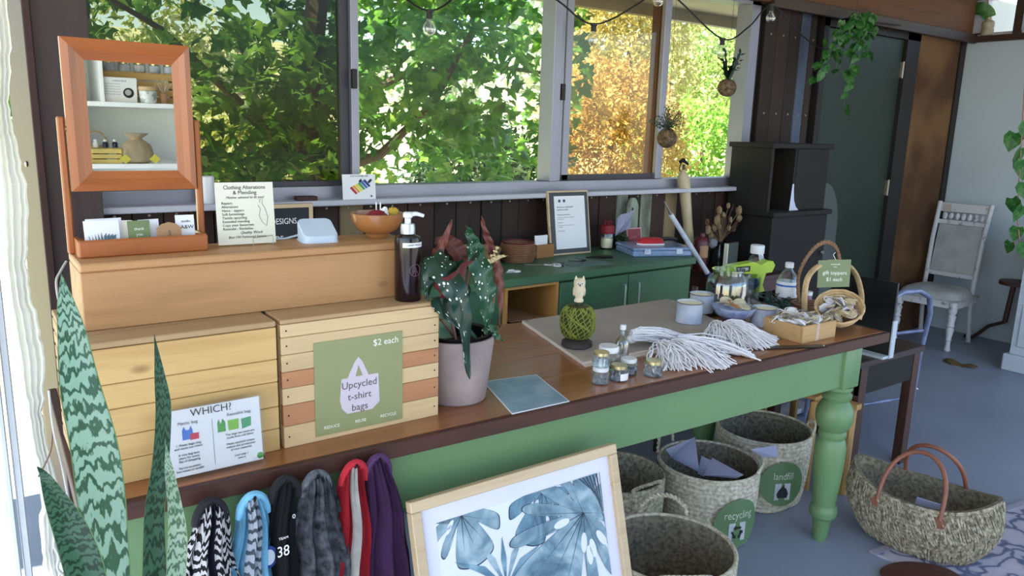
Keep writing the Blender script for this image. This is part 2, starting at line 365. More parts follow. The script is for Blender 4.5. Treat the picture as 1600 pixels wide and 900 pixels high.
# ---- left end: posts, curtain, glass door
b = MB(); b.mm((.245, 2.98, -.05), (.41, 3.14, 2.75), bev=.004); o = struct(b.build('trim_5', wood('post_timber', '#41302f', '#2b1c1e', 'z', .55, .5, False, 0)))
b = MB(); b.mm((.222, 2.95, 0), (.246, 3.9, 2.75), bev=.003); o = struct(b.build('wall_left', wood('red_post_board', '#3b1f19', '#27130f', 'z', .6, .5, True, 0)))
s_ = MB(); s_.ball((.217, 3.3, 1.40), .012, 10, 6, (.5, 1, 1)); s_.build('bolt', M['screw'], o)
# left sliding door
M['fr'] = mat('door_aluminium', '#c8ccd2', .35, .3, var=.03, bump=.02)
b = MB()
def lb(x0, x1, mt_, dz, y=2.5):
    b = MB(); b.mm((x0, y, 0), (x1, y + .04, 2.1), bev=.003); return b
dl = struct(lb(.035, .050, 'fr', 0).build('door_2', M['fr']))
lb(.058, .078, 'fr', 0, 2.52).build('stile', M['fr'], dl)
b = MB(); b.mm((-.9, 2.515, .05), (.035, 2.52, 2.1)); b.build('pane', glass('door_glass', (.9, .92, .93), .08), dl)
b = MB(); b.mm((-.9, 2.5, 0), (.08, 2.56, .05)); b.mm((-.9, 2.5, 2.1), (.2, 2.56, 2.16)); b.build('rail', M['fr'], dl)
# curtain strip hung against the post
M['rag'] = mat('bleached_cloth', '#fbfaf6', .9, var=.01, vs=30, bump=.25, bs=180)
def cur(u, v):
    z = 2.3 * (1 - v) + .02; Y = 2.62
    l = .100 + .012 * math.sin(v * 9) ; r = .155 + .010 * math.sin(v * 31 + 1) + .008 * mn.noise(Vector((v * 60, 0, 0))) + .008 * v
    l -= .004 * mn.noise(Vector((v * 80, 5, 0)))
    if v > .6: l += .006 * math.floor(((v - .6) * 12) % 3)
    x = l + (r - l) * u
    return Vector((x, Y + .012 * math.sin(u * 14 + v * 2), z))
b = MB(); b.grid(cur, 16, 110, .003); c_ = b.build('hanging_cloth', M['rag'], smooth=True)
setp(c_, 'bleached white cloth strip with torn edges hanging beside the red timber post', 'curtain')

# ================================================================== OUTSIDE
M['grass'] = mat('dry_grass', '#b3b488', .9, var=.2, vs=1.2, bump=.4, bs=20)
def gr(u, v):
    x = -30 + 90 * u; y = 4.4 + 55 * v; z = -.5 + max(0, y - 11) * .16 + 1.2 * mn.noise(Vector((x * .1, y * .1, 0))) * min(1, max(0, y - 9) * .2)
    return Vector((x, y, z))
b = MB(); b.grid(gr, 60, 50); struct(b.build('ground', M['grass'], smooth=True))
b = MB(); b.mm((-30, -40, -.3), (60, -2.5, -.12)); b.mm((-30, -2.5, -.3), (-1.5, 4.4, -.12)); b.mm((9, -2.5, -.3), (60, 4.4, -.12)); b.mm((-30, 3.6, -.5), (60, 4.5, -.2)); struct(b.build('yard', mat('pale_gravel', '#85857f', .9, var=.1, vs=5)))  # outdoor ground added to bounce light, grey to keep the bounce from warming
# leaf shapes
def lobed():
    pts = [(0, 0), (.16, -.12), (.46, -.18), (.36, .10), (.56, .36), (.26, .40), (.22, .62), (0, 1.0)]
    P = pts + [(-x, y) for x, y in pts[-2:0:-1]]
    V = [(0, .3, .03)] + [(x, y, -.10 * abs(x) - .08 * y * y) for x, y in P]
    n = len(P); Fc = [(0, i + 1, (i + 1) % n + 1) for i in range(n)]
    return np.array(V, float), Fc
LV, LF = lobed()
def scatter(name, pos, size, mat_, parent, V0, F0, rs, flat=.6, kind='stuff', bias=None, label=None, cat=None):
    n = len(pos); V0 = np.array(V0, float); k = len(V0)
    sz = size * rs.uniform(.6, 1.25, n)
    nr = rs.normal(0, 1, (n, 3)); nr[:, 2] += flat
    if bias is not None: nr += np.array(bias)
    nr /= np.linalg.norm(nr, axis=1)[:, None]
    t = rs.normal(0, 1, (n, 3)); t[:, 2] -= .8; t -= nr * np.sum(t * nr, 1)[:, None]; t /= np.linalg.norm(t, axis=1)[:, None]
    s = np.cross(t, nr)
    A = np.stack([s, t, nr], 2) * sz[:, None, None]
    P = (np.einsum('nij,kj->nki', A, V0) + pos[:, None, :]).reshape(-1, 3)
    Fa = np.array(F0)[None] + (np.arange(n) * k)[:, None, None]
    return arr(name, P, Fa.reshape(-1, Fa.shape[2]), mat_, parent, kind, label, cat), (A, pos)
rs = np.random.RandomState(3)
M['mapleleaf'] = leafmat('maple_foliage', [(.3, '#2a5420'), (.48, '#4a7c2e'), (.6, '#7ba63c'), (.75, '#b9cc5c')], 2.2, .5, .35)  # tones spread wide to put sun and shade contrast into the leaves
M['bark'] = wood('tree_bark', '#6d5a45', '#3a2c20', 'z', .9, .5, False, bump=1)
tree = T('broadleaf_tree', 'leafy green maple-like tree with lobed leaves filling the left and middle window panes', 'tree', (2.3, 6.0, -.4))
def limb(p, r, name='branch', par=tree): b = MB(); b.tube([Vector(q) - tree.location for q in p], r, 8); return b.build(name, M['bark'], par, True)
limb([(2.3, 6, -.4), (2.28, 5.9, .6), (2.2, 5.7, 1.3), (2.15, 5.5, 2.0), (2.3, 5.4, 3.2)], [.16, .14, .12, .09, .05], 'trunk')
limb([(2.2, 5.7, 1.15), (2.6, 5.3, 1.35), (2.95, 5.1, 1.75), (3.1, 5.0, 2.1), (3.4, 5.0, 2.6)], [.05, .035, .025, .018, .01])
limb([(2.2, 5.7, 1.2), (1.6, 5.4, 1.7), (1.1, 5.2, 2.1), (.5, 5.1, 2.4)], [.05, .03, .02, .01])
limb([(2.17, 5.6, 1.6), (2.9, 5.5, 1.95), (3.6, 5.3, 2.05), (4.3, 5.1, 2.0)], [.04, .03, .02, .008])
limb([(2.2, 5.7, 1.1), (1.5, 5.3, 1.2), (.9, 5.0, 1.35), (.4, 4.9, 1.3)], [.03, .02, .014, .006])
# crown volume: a slab in front of the windows, thinned by noise
def crown(n, x0, x1, y0, y1, z0, z1, th, fr=1.1):
    out = []
    while len(out) < n:
        p = Vector((rs.uniform(x0, x1), rs.uniform(y0, y1), rs.uniform(z0, z1)))
        if mn.noise(p * fr) + .35 * mn.noise(p * 3.1) < th: continue
        q_ = p.x / p.y + .05 * mn.noise(p * 2.0)
        if q_ > .86: continue
        if q_ > .70 and p.z < 2.6 and rs.rand() < .55: continue
        out.append(p)
    return np.array(out)
allp = np.vstack([crown(4300, .2, 4.7, 4.5, 6.2, 1.15, 3.4, -.02), crown(800, -.2, 4.9, 6.2, 7.6, 1.2, 4.4, .05), crown(350, -.3, 5.2, 4.8, 7.6, 3.2, 4.2, -.2)])  # last layer is unseen crown above the windows, added for shading
loc0 = np.array(tree.location)
# nearest 290 visible leaves are parts of their own
front = np.argsort(allp[:4300, 1] + .0)[:290]
mask = np.ones(len(allp), bool); mask[front] = False
scatter('foliage', allp[mask] - loc0, .122, M['mapleleaf'], tree, LV, LF, rs, .9)
me = bpy.data.meshes.new('leaf'); me.from_pydata(LV.tolist(), [], LF); me.materials.append(M['mapleleaf'])
for i in front:
    o = bpy.data.objects.new('leaf', me); C.objects.link(o); o.parent = tree; o.location = allp[i] - loc0; o.scale = (rs.uniform(.09, .14),) * 3
    o.rotation_euler = (rs.uniform(-1.2, .9), rs.uniform(-.8, .8), rs.uniform(0, 6.28))
# small-leaf shrubs
SV = [(0, 0, 0), (.28, .5, .06), (0, 1, 0), (-.28, .5, .06)]; SF = [(0, 1, 2, 3)]
def shrub(name, label, c, rad, n, size, stops, group=None, flat=.4, seed=0, dens=.75, cat='shrub', lump=.35):
    t = T(name, label, cat, (c[0], c[1], c[2] - rad[2]), group=group)
    r2 = np.random.RandomState(seed); d = r2.normal(0, 1, (n, 3)); d /= np.linalg.norm(d, axis=1)[:, None]
    rr = r2.uniform(dens, 1, n) 
    lm = np.array([1 + lump * mn.noise(Vector(v) * 2.6 + Vector((seed, 0, 0))) + lump * .5 * mn.noise(Vector(v) * 7) for v in d])
    pos = d * (rr * lm)[:, None] * np.array(rad) + np.array([0, 0, rad[2]])
    scatter('foliage', pos, size, leafmat(name + '_leaf', stops, 1.6, .35, .6), t, SV, SF, r2, flat)
    b = MB(); b.tube([(0, 0, -.3), (.05, 0, rad[2] * .6), (0, .1, rad[2] * 1.3)], [.09, .06, .02], 7); b.build('stem', M['bark'], t, True)
    return t
def sb(px, py, Y): p = PY(px, py, Y); return (p.x, p.y, p.z)
shrub('golden_shrub', 'golden and rusty orange bush seen through the sliding window pane', sb(955, 215, 7.6), (1.05, .9, .95), 15000, .07, [(.3, '#7d5430'), (.45, '#b0914e'), (.6, '#cdb870'), (.75, '#9aa355')], seed=4)
shrub('golden_shrub', 'tall yellow-green tree standing behind the rusty orange bush', sb(985, 90, 10.5), (1.3, 1.2, 1.6), 13000, .10, [(.3, '#82804a'), (.5, '#b5ae68'), (.7, '#d4cb92')], seed=5, cat='tree')
shrub('green_shrub', 'bright lime green bush outside the right-hand window pane', sb(1100, 250, 8.6), (1.5, 1.0, .9), 12000, .09, [(.3, '#4f7a2a'), (.5, '#85b03e'), (.7, '#c3d87a')], seed=6)
shrub('green_shrub', 'pale feathery tree rising above the lime bush at right', sb(1125, 120, 12), (1.9, 1.3, 1.7), 11000, .13, [(.3, '#6f8a48'), (.5, '#a9bf6e'), (.7, '#dcd9a0')], seed=7, cat='tree', dens=.4)
shrub('dark_shrub', 'dark green bush low in the middle window pane behind the tree', sb(745, 270, 9.2), (.95, .7, .8), 6500, .10, [(.3, '#12260f'), (.5, '#27451d'), (.7, '#4d7030')], seed=8)
shrub('green_shrub', 'dim olive bush low behind the dark screened pane', sb(360, 300, 9.0), (1.7, .8, .8), 6500, .12, [(.3, '#6d8434'), (.5, '#a3ad50'), (.7, '#d5d38a')], seed=9)
shrub('green_shrub', 'sunlit yellow-green bush seen above the swing mirror', sb(140, 60, 11.5), (1.6, .8, 1.6), 5000, .10, [(.3, '#6d8434'), (.5, '#9aa84a'), (.7, '#d0cf80')], seed=10)
# hill trees
M['hill'] = leafmat('hazy_hill_canopy', [(.3, '#7b8a68'), (.5, '#a0aa86'), (.7, '#c2c6a6')], .7, .1, .8)  # distance haze is mixed into these pale leaf colours
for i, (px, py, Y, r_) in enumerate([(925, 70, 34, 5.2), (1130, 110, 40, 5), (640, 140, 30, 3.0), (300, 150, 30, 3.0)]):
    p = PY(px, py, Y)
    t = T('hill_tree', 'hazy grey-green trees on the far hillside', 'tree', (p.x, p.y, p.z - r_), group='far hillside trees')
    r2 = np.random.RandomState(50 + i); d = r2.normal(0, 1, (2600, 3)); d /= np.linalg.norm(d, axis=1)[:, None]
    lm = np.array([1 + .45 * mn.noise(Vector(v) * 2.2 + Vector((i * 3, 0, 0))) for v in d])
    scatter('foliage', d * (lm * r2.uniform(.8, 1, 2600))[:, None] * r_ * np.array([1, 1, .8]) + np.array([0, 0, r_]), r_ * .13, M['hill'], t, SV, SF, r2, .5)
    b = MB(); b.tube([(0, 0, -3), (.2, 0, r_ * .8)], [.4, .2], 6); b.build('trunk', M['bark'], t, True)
# brown verandah post seen through the warm pane
M['vpost'] = wood('verandah_post', '#6b4120', '#3c210f', 'z', .6, .7, False)
pp = PY(1024, 150, 3.75); b = MB(); b.mm((-.035, -.035, 0), (.035, .035, 2.95)); b.build('verandah_post', M['vpost'], loc=(pp.x, 3.75, -.5), label='slim brown verandah post outside the window beside the sash', cat='post')
# ================================================================== WORK TABLE
TZ = .85
M['top'] = wood('table_top_board', '#9a6238', '#5c3019', 'x', .28, .6, True, .12, coat=.25)
M['edge'] = wood('worn_table_edge', '#4a261b', '#2a130e', 'x', .55, 1, False, .08)
M['green'] = mat('sage_green_paint', '#68885c', .42, var=.04, vs=3, bump=.05, bs=30)
M['greencab'] = mat('cabinet_green_paint', '#41674a', .45, var=.06, vs=3, bump=.05)
tb = T('work_table', 'long work table with brown plank top, worn dark edge and sage green turned legs', 'table', (1.45, 1.9, 0), -.0265)
ys = [-.38, -.19, -.0, .19, .40]
for a, c in zip(ys, ys[1:]):
    b = MB(); b.mm((-1.29, a + .0008, TZ - .036), (1.40, c - .0008, TZ), bev=.0015); b.build('plank', M['top'], tb)
b = MB()
rg = random.Random(5); n = 70; yb = -.402
def edg(u, v):
    x = -1.42 + 2.84 * u; z = TZ - .001 - .038 * v
    return Vector((x, yb - .0015 * mn.noise(Vector((x * 30, v * 3, 0))) + (.003 if v in (0, 1) else 0), z + .0012 * mn.noise(Vector((x * 22, 9, v)))))
b.mm((-1.31, -.40, TZ - .0385), (1.42, -.3805, TZ - .0005), bev=.002); b.mm((1.40, -.38, TZ - .038), (1.42, .40, TZ), bev=.002); b.mm((-1.31, -.38, TZ - .038), (-1.29, .40, TZ), bev=.002)
b.build('edge_strip', M['edge'], tb)
apb = PY(1200, 632, 1.535).z
b = MB(); b.mm((-1.24, -.365, apb), (1.22, -.345, TZ - .038), bev=.002); b.build('apron', M['green'], tb)
b = MB(); b.mm((-1.24, .34, apb), (1.22, .36, TZ - .038), bev=.002); b.build('apron', M['green'], tb)
b = MB(); b.mm((1.215, -.30, apb), (1.235, .30, TZ - .038), bev=.002); b.build('apron', M['green'], tb)
def leg_prof():
    px = [(832, .024), (826, .028), (800, .036), (797, .04), (794, .050), (787, .054), (780, .05), (777, .042), (765, .046), (720, .056), (690, .058), (680, .052), (676, .046), (672, .052), (667, .052), (664, .046), (658, .060), (648, .068), (640, .070), (630, .066), (622, .054), (618, .046), (614, .054), (608, .056), (604, .046), (600, .055), (595, .055)]
    return [(r, max(0, PY(1320 - (y - 560) * .115, y, 1.56).z)) for y, r in px]
lp = leg_prof(); lp[0] = (lp[0][0], 0); zt_ = lp[-1][1]
def table_leg(x, y):
    b = MB(); b.lathe(lp, 28); b.mm((-.052, -.052, zt_), (.052, .052, TZ - .037), bev=.004); return b.build('leg', M['green'], tb, True, loc=(x, y, 0))
l0 = table_leg(1.235, -.325)
for x, y in ((1.235, .31), (-1.20, -.31), (-1.20, .31)): inst(l0, tb, (x, y, 0))
TBM = Matrix.Translation((1.45, 1.9, 0)) @ Matrix.Rotation(-.0265, 4, 'Z')

# ================================================================== CRATES
M['pine'] = wood('light_pine', '#cfab70', '#a67c45', 'x', .55, .8, True, .1, knot_col='#6b3d1c')
M['pinelid'] = wood('greyed_pine', '#b3936a', '#86694a', 'x', .6, .8, False, .06)
M['pinebox'] = wood('honey_pine', '#b88a5c', '#885d38', 'x', .5, .55, True, .05, knot_col='#5c3014')
M['palew'] = wood('pale_maple_slat', '#cdb186', '#ad8c60', 'x', .55, .9, False, .06)
M['redw'] = wood('reddish_slat', '#b57f57', '#8f5c3c', 'x', .55, .9, False, .06)
M['nail'] = mat('nail_head', '#3a2a20', .5, .5)
c1 = T('wooden_crate', 'left yellow pine crate of wide planks behind the tall snake plant', 'crate', (.345, 1.79, TZ), 0, 'pine display crates on the table')
W_, D_, H_ = .392, .34, .290
z0 = 0; hs = [.052, .052, .058, .052, .073]
for i, h in enumerate(hs):
    b = MB(); b.mm((-W_ / 2, -.009, 0), (W_ / 2, .009, h - .0012), bev=.0015)
    b.build('plank', M['pine'], c1, loc=(0, -D_ / 2 + .009, z0)); 
    z0 += h
for s in (-1, 1):
    z1 = 0
    for i in range(9):
        b = MB(); b.mm((-.008, -D_ / 2 + .019, 0), (.008, D_ / 2, .026), bev=.002); b.build('side_slat', M['pinelid'], c1, loc=(s * (W_ / 2 - .008), 0, .003 + i * .0318))
b = MB(); b.mm((-W_ / 2, -D_ / 2, H_ - .0025), (W_ / 2, D_ / 2, H_ + .010), bev=.002); b.build('lid', M['pinelid'], c1)
b = MB(); b.mm((-W_ / 2 + .017, D_ / 2 - .012, 0), (W_ / 2 - .017, D_ / 2, H_ - .004)); b.build('back_panel', M['pinelid'], c1)
c2 = T('wooden_crate', 'right pale crate with two reddish slats carrying the olive bag poster', 'crate', (.752, 1.79, TZ), 0, 'pine display crates on the table')
W2 = .402
seq = [('palew', .052), ('redw', .050), ('palew', .040), ('redw', .038), ('palew', .040), ('palew', .040), ('palew', .030)]
z0 = 0
for mk, h in seq:
    b = MB(); b.mm((-W2 / 2, -.009, 0), (W2 / 2, .009, h - .001), bev=.0012)
    o = b.build('slat', M[mk], c2, loc=(0, -D_ / 2 + .009, z0))
    for s in (-1, 1):
        q = MB(); q.lathe([(.0022, 0), (.002, .0012)], 6, mt=Matrix.Rotation(PI / 2, 4, 'X'), c=(s * (W2 / 2 - .012), -.0088, h * .5)); q.build('nail', M['nail'], o)
    z0 += h
HH = z0
for s in (-1, 1): b = MB(); b.mm((s * (W2 / 2 - .016) if s > 0 else -W2 / 2, -D_ / 2 + .019, 0), (s * W2 / 2 if s > 0 else -W2 / 2 + .016, D_ / 2, HH - .001), bev=.002); b.build('side_panel', M['palew'], c2)
b = MB(); b.mm((-W2 / 2, -D_ / 2, HH), (W2 / 2, D_ / 2, HH + .010), bev=.002); b.build('lid', M['pinelid'], c2)
CT = TZ + .3005
# long box on top
lb_ = T('wooden_box', 'long honey pine box lying on top of the two crates', 'box', (.563, 1.802, CT), 0)
BW, BD, BH = .756, .17, .138
b = MB(); b.mm((-BW / 2, -BD / 2, 0), (BW / 2, -BD / 2 + .018, BH - .018), bev=.002); b.build('front_board', M['pinebox'], lb_)
b = MB(); b.mm((-BW / 2, -BD / 2, BH - .0175), (BW / 2, BD / 2, BH), bev=.003); b.build('lid', M['pinebox'], lb_)
b = MB(); b.mm((-BW / 2, BD / 2 - .018, 0), (BW / 2, BD / 2, BH - .018), bev=.002); b.build('back_board', M['pinebox'], lb_)
for s in (-1, 1): b = MB(); b.mm((s * (BW / 2) - (.018 if s > 0 else 0), -BD / 2 + .0185, 0), (s * BW / 2 + (0 if s > 0 else .018), BD / 2 - .0185, BH - .018), bev=.002); b.build('end_board', M['pinelid'], lb_)
BT = CT + BH

# ---- olive poster on crate 2
pc = PY((470 + 615) / 2, 566, 1.616)
po = T('poster', 'square olive poster reading Upcycled t-shirt bags stuck on the right crate', 'sign', (.737, 1.6195, TZ + .012))
PW, PH = .225, .226
b = MB(); b.mm((-PW / 2, -.0015, 0), (PW / 2, 0, PH)); b.build('sheet', M['olive'], po)
bag = [(-.047, .048), (-.034, .034), (.030, .034), (.050, .050), (.047, .122), (.022, .122), (.006, .158), (-.004, .170), (-.014, .158), (-.032, .122), (-.047, .122), (-.052, .07)]
flat([(x, z + .008) for x, z in bag], -.0019).build('bag_print', M['dusty'], po)
flat([(-.012, .131), (-.004, .158), (.006, .131)], -.0023).build('bag_print', M['olive'], po)
M['sepia'] = paper('brown_ink', '#5f5358')
text('Upcycled', .0245, upat(-.002, -.0025, .111), M['sepia'], po); text('t-shirt', .0245, upat(-.002, -.0025, .082), M['sepia'], po); text('bags', .0245, upat(-.002, -.0025, .054), M['sepia'], po)
text('$2 each', .0225, upat(.068, -.002, .206), M['white_ink'], po, sx=.95)
for s, x in (('REDUCE', -.073), ('REUSE', 0), ('RECYCLE', .073)): text(s, .0105, upat(x, -.002, .018), M['white_ink'], po)
# ---- WHICH? card in a clear holder
wc = T('info_card', 'white card headed WHICH? comparing plastic and reusable bags, in a clear stand', 'sign', (.388, 1.575, TZ), 0, rot=(-.10, 0, 0))
CW, CH = .200, .148
b = MB(); b.mm((-CW / 2, -.001, .008), (CW / 2, .001, CH)); b.build('sheet', M['print_white'], wc)
M['acryl'] = glass('clear_acrylic', (.97, .97, .97), .05, .05, .4)
b = MB(); b.mm((-CW / 2 - .004, -.0035, .0), (CW / 2 + .004, -.0025, CH + .003)); b.mm((-CW / 2 - .004, .0025, 0), (CW / 2 + .004, .0035, CH + .003)); b.mm((-CW / 2 - .004, -.0035, 0), (CW / 2 + .004, .03, .0025)); b.build('holder', M['acryl'], wc)
text('WHICH?', .022, upat(.0, -.0018, .137), M['ink'], wc)
text('Plastic bag', .0095, upat(-.048, -.0018, .119), M['grey_ink'], wc); text('Reusable bag', .0095, upat(.055, -.0018, .120), M['grey_ink'], wc)
C_ = lambda n, c: M.setdefault(n, paper(n, c))
flat([(-.06, .084), (-.06, .104), (-.056, .112), (-.053, .104), (-.046, .104), (-.043, .112), (-.040, .104), (-.038, .084)], -.0014).build('picture', C_('blue_ink', '#3d74c9'), wc)
flat([(-.045, .082), (-.045, .095), (-.028, .095), (-.028, .082)], -.0017).build('picture', C_('red_ink', '#c62c48'), wc)
flat([(.010, .086), (.010, .106), (.013, .114), (.017, .102), (.021, .114), (.026, .106), (.026, .086)], -.0014).build('picture', C_('green_ink', '#3f9a3f'), wc)
flat([(.032, .086), (.031, .108), (.054, .108), (.053, .086)], -.0014).build('picture', C_('lime_ink', '#7fb83a'), wc)
flat([(.060, .084), (.059, .106), (.080, .108), (.079, .088)], -.0014).build('picture', C_('teal_ink', '#3a9a68'), wc)
for i, s in enumerate(('1. Plastic bags clog', 'and waste our rivers', '', 'A tote bag lasts', 'years for every', 'day of shopping', '', 'Say no to plastic', 'less waste to landfill')):
    if s: text(s, .0066, upat(-.050, -.0018, .074 - i * .0068), M['ink'], wc)
for i, s in enumerate(('The bags we reuse are', 'made from old fabric', '', 'Made recycled cotton', 'reduce the production', 'of new materials', '', 'Last step 1', 'save it')):
    if s: text(s, .0066, upat(.055, -.0018, .077 - i * .0068), M['ink'], wc)
b = MB(); b.mm((-.0004, -.0015, .02), (.0004, -.001, .118)); b.build('rule', M['grey_ink'], wc)
flat([(.094 + .007 * math.cos(a * .5236), .018 + .007 * math.sin(a * .5236)) for a in range(12)], -.0016).build('round_emblem', C_('green_ink', '#3f9a3f'), wc)

# ---- swing mirror with base tray
M['mahog'] = wood('orange_brown_timber', '#a25a26', '#70361a', 'z', .32, .8, False, .05, coat=.4)
M['mahogx'] = wood('orange_brown_rail', '#a25a26', '#70361a', 'x', .32, .8, False, .05, coat=.4)
M['mirror'] = base('mirror_glass')[0]; p_ = M['mirror'].node_tree.nodes['Principled BSDF']; p_.inputs['Metallic'].default_value = 1; p_.inputs['Roughness'].default_value = .01; p_.inputs['Base Color'].default_value = (.97, .98, .98, 1)
mi = T('swing_mirror', 'orange-brown framed swing mirror on two uprights with a tray base', 'mirror', (.322, 1.86, BT), 0)
fx0, fx1, fz0, fz1 = -.124, .124, 1.422 - BT, 1.733 - BT
gx0, gx1, gz0, gz1 = .241 - .322, .409 - .322, 1.464 - BT, 1.690 - BT
fr_ = T('mirror_frame', None, None); fr_.parent = mi
def member(a, c_, d, e, mt_):
    # mitred, bevelled frame member between outer points a-c_ and inner points d-e (x,z)
    b = MB(); pr = [(0, 0), (0, -.016), (.32, -.020), (.62, -.012), (1, -.006), (1, 0)]
    Va, Vb = [], []
    for t, y in pr:
        Va.append(b.b.verts.new((a[0] + (d[0] - a[0]) * t, y, a[1] + (d[1] - a[1]) * t))); Vb.append(b.b.verts.new((c_[0] + (e[0] - c_[0]) * t, y, c_[1] + (e[1] - c_[1]) * t)))
    n = len(pr)
    for i in range(n): b.b.faces.new((Va[i], Va[(i + 1) % n], Vb[(i + 1) % n], Vb[i]))
    b.b.faces.new(Va); b.b.faces.new(Vb[::-1])
    return b.build('frame_member', mt_, fr_)
O = [(fx0, fz0), (fx1, fz0), (fx1, fz1), (fx0, fz1)]; I = [(gx0, gz0), (gx1, gz0), (gx1, gz1), (gx0, gz1)]
for i in range(4): j = (i + 1) % 4; member(O[i], O[j], I[i], I[j], M['mahogx'] if i % 2 == 0 else M['mahog'])
b = MB(); b.mm((gx0 - .004, -.0062, gz0 - .004), (gx1 + .004, -.0045, gz1 + .004)); b.build('mirror_glass', M['mirror'], mi)
b = MB(); b.mm((fx0 + .004, 0, fz0 + .004), (fx1 - .004, .004, fz1 - .004)); b.build('back_panel', M['mahog'], mi)
for s, nm in ((-1, .0), (1, .0)):
    b = MB(); b.mm((s * .133 - .007, -.008, 0), (s * .133 + .007, .010, 1.575 - BT), bev=.003); b.build('upright', M['mahog'], mi)
    b = MB(); b.lathe([(.006, 0), (.006, .010)], 10, mt=Matrix.Rotation(PI / 2, 4, 'Y') , c=(s * .126 - .005, .001, 1.55 - BT)); b.build('pivot_knob', M['screw'], mi)
b = MB(); b.mm((-.128, -.075, 0), (.128, -.064, .037), bev=.003); b.mm((-.128, .004, 0), (.128, .014, .03), bev=.002); b.mm((-.128, -.064, 0), (-.120, .004, .037)); b.mm((.120, -.064, 0), (.128, .004, .037)); b.mm((-.120, -.064, 0), (.120, .004, .005)); b.build('tray', M['mahogx'], mi)
# cards standing in the tray
def card(name, label, x, y, wd, h, mt_, cat='card', rz=0, tilt=-.12, z=BT + .0055, arch=False, grp='cards standing in the mirror tray'):
    t = T(name, label, cat, (x, y, z), group=grp, rot=(tilt, 0, rz))
    b = MB()
    if arch: b.prism([(-wd / 2, 0), (wd / 2, 0), (wd / 2, h * .78), (wd * .3, h * .93), (0, h), (-wd * .3, h * .93), (-wd / 2, h * .78)], -.0006, .0006, UP)
    else: b.mm((-wd / 2, -.0006, 0), (wd / 2, .0006, h), bev=0)
    b.build('sheet', mt_, t); return t
M['kraft'] = paper('kraft_card', '#a27c5a'); M['sage'] = paper('sage_card', '#6f7d55')
k = card('greeting_card', 'pale blue-white greeting card with a leafy sprig, leftmost in the mirror tray', .243, 1.803, .068, .070, M['print_white'], rz=.12)
M['leafink'] = paper('grey_green_ink', '#56707a')
for i in range(9):
    a = i - 4; flat([(a * .0055 - .003, .026 + .001 * abs(a)), (a * .0062 + .001, .030), (a * .0062 + .002 * (1 if a > 0 else -1), .045 - .0015 * abs(a)), (a * .0055 - .003, .036)], -.001).build('sprig_print', M['leafink'], k)
card('greeting_card', 'blank white card showing behind the sprig card in the mirror tray', .250, 1.818, .070, .072, M['print_white'], rz=.12)
card('greeting_card', 'plain cream card tucked between the white and the sage card', .278, 1.824, .05, .066, M['cream'], rz=-.35)
k = card('business_card', 'sage green card with pale lettering in the middle of the tray', .315, 1.806, .045, .066, M['sage'], rz=.1)
text('thank', .009, upat(0, -.001, .048), M['white_ink'], k); text('you', .009, upat(0, -.001, .036), M['white_ink'], k); text('for your visit', .0045, upat(0, -.001, .024), M['white_ink'], k)
card('greeting_card', 'white card leaning right behind the sage card', .338, 1.820, .044, .066, M['print_white'], rz=.2)
k = card('gift_tag', 'brown kraft card with clipped rounded top in the mirror tray', .375, 1.806, .050, .060, M['kraft'], arch=True)
text('made', .008, upat(0, -.001, .034) @ Matrix.Rotation(PI / 2, 4, 'Z'), M['sepia'], k)
k = card('business_card', 'white card with a black mark at the right end of the tray', .413, 1.824, .040, .072, M['print_white'])
text('A&W', .012, upat(.004, -.001, .045), M['ink'], k); text('studio', .008, upat(.002, -.001, .058), M['ink'], k)

# ---- clothing alterations sign
al = T('sign_card', 'cream card reading Clothing Alterations & Mending on a wire stand', 'sign', (.548, 1.82, BT), rot=(-.09, 0, -.05))
AW, AH = .132, .148
b = MB(); b.mm((-AW / 2, -.0015, .004), (AW / 2, .0015, AH)); b.build('sheet', M['cream'], al)
text('Clothing Alterations', .0125, upat(0, -.002, .136), M['ink'], al, sx=.93); text('& Mending', .0125, upat(0, -.002, .124), M['ink'], al)
text('Mother advised to fit you!', .0082, upat(0, -.002, .113), M['ink'], al, shear=.3)
for i, s in enumerate(('Repairs', 'Alterations', 'Hems - zippers', 'Soft furnishings', 'Textile upcycling', 'Extended mending', 'Copy your favourites', 'Remodel - Revitalise')): text(s, .0082, upat(-.054, -.002, .100 - i * .0085), M['ink'], al, align='LEFT')
text('Quality Work', .009, upat(.01, -.002, .031), M['ink'], al, shear=.3); text('Best Old Fashioned Service', .0078, upat(0, -.002, .021), M['ink'], al, shear=.3)
b = MB(); b.tube([(.028, -.0022, .095), (.034, -.0022, .085), (.030, -.0022, .070), (.036, -.0022, .055), (.046, -.0022, .045), (.050, -.0022, .065), (.045, -.0022, .085), (.038, -.0022, .098), (.040, -.0022, .108), (.034, -.0022, .108), (.032, -.0022, .100)], .0005, 5); b.build('figure_print', M['grey_ink'], al)
b = MB()
b.tube([(.01, -.012, .0), (.01, -.012, .018), (.056, -.012, .022), (.056, -.012, .001)], .0009, 6); b.tube([(.01, -.012, .001), (-.01, .03, .001), (.0, .03, .05)], .0009, 6); b.tube([(.056, -.012, .001), (.05, .03, .001), (.0, .03, .05)], .0009, 6)
b.build('wire_stand', M['screw'], al)
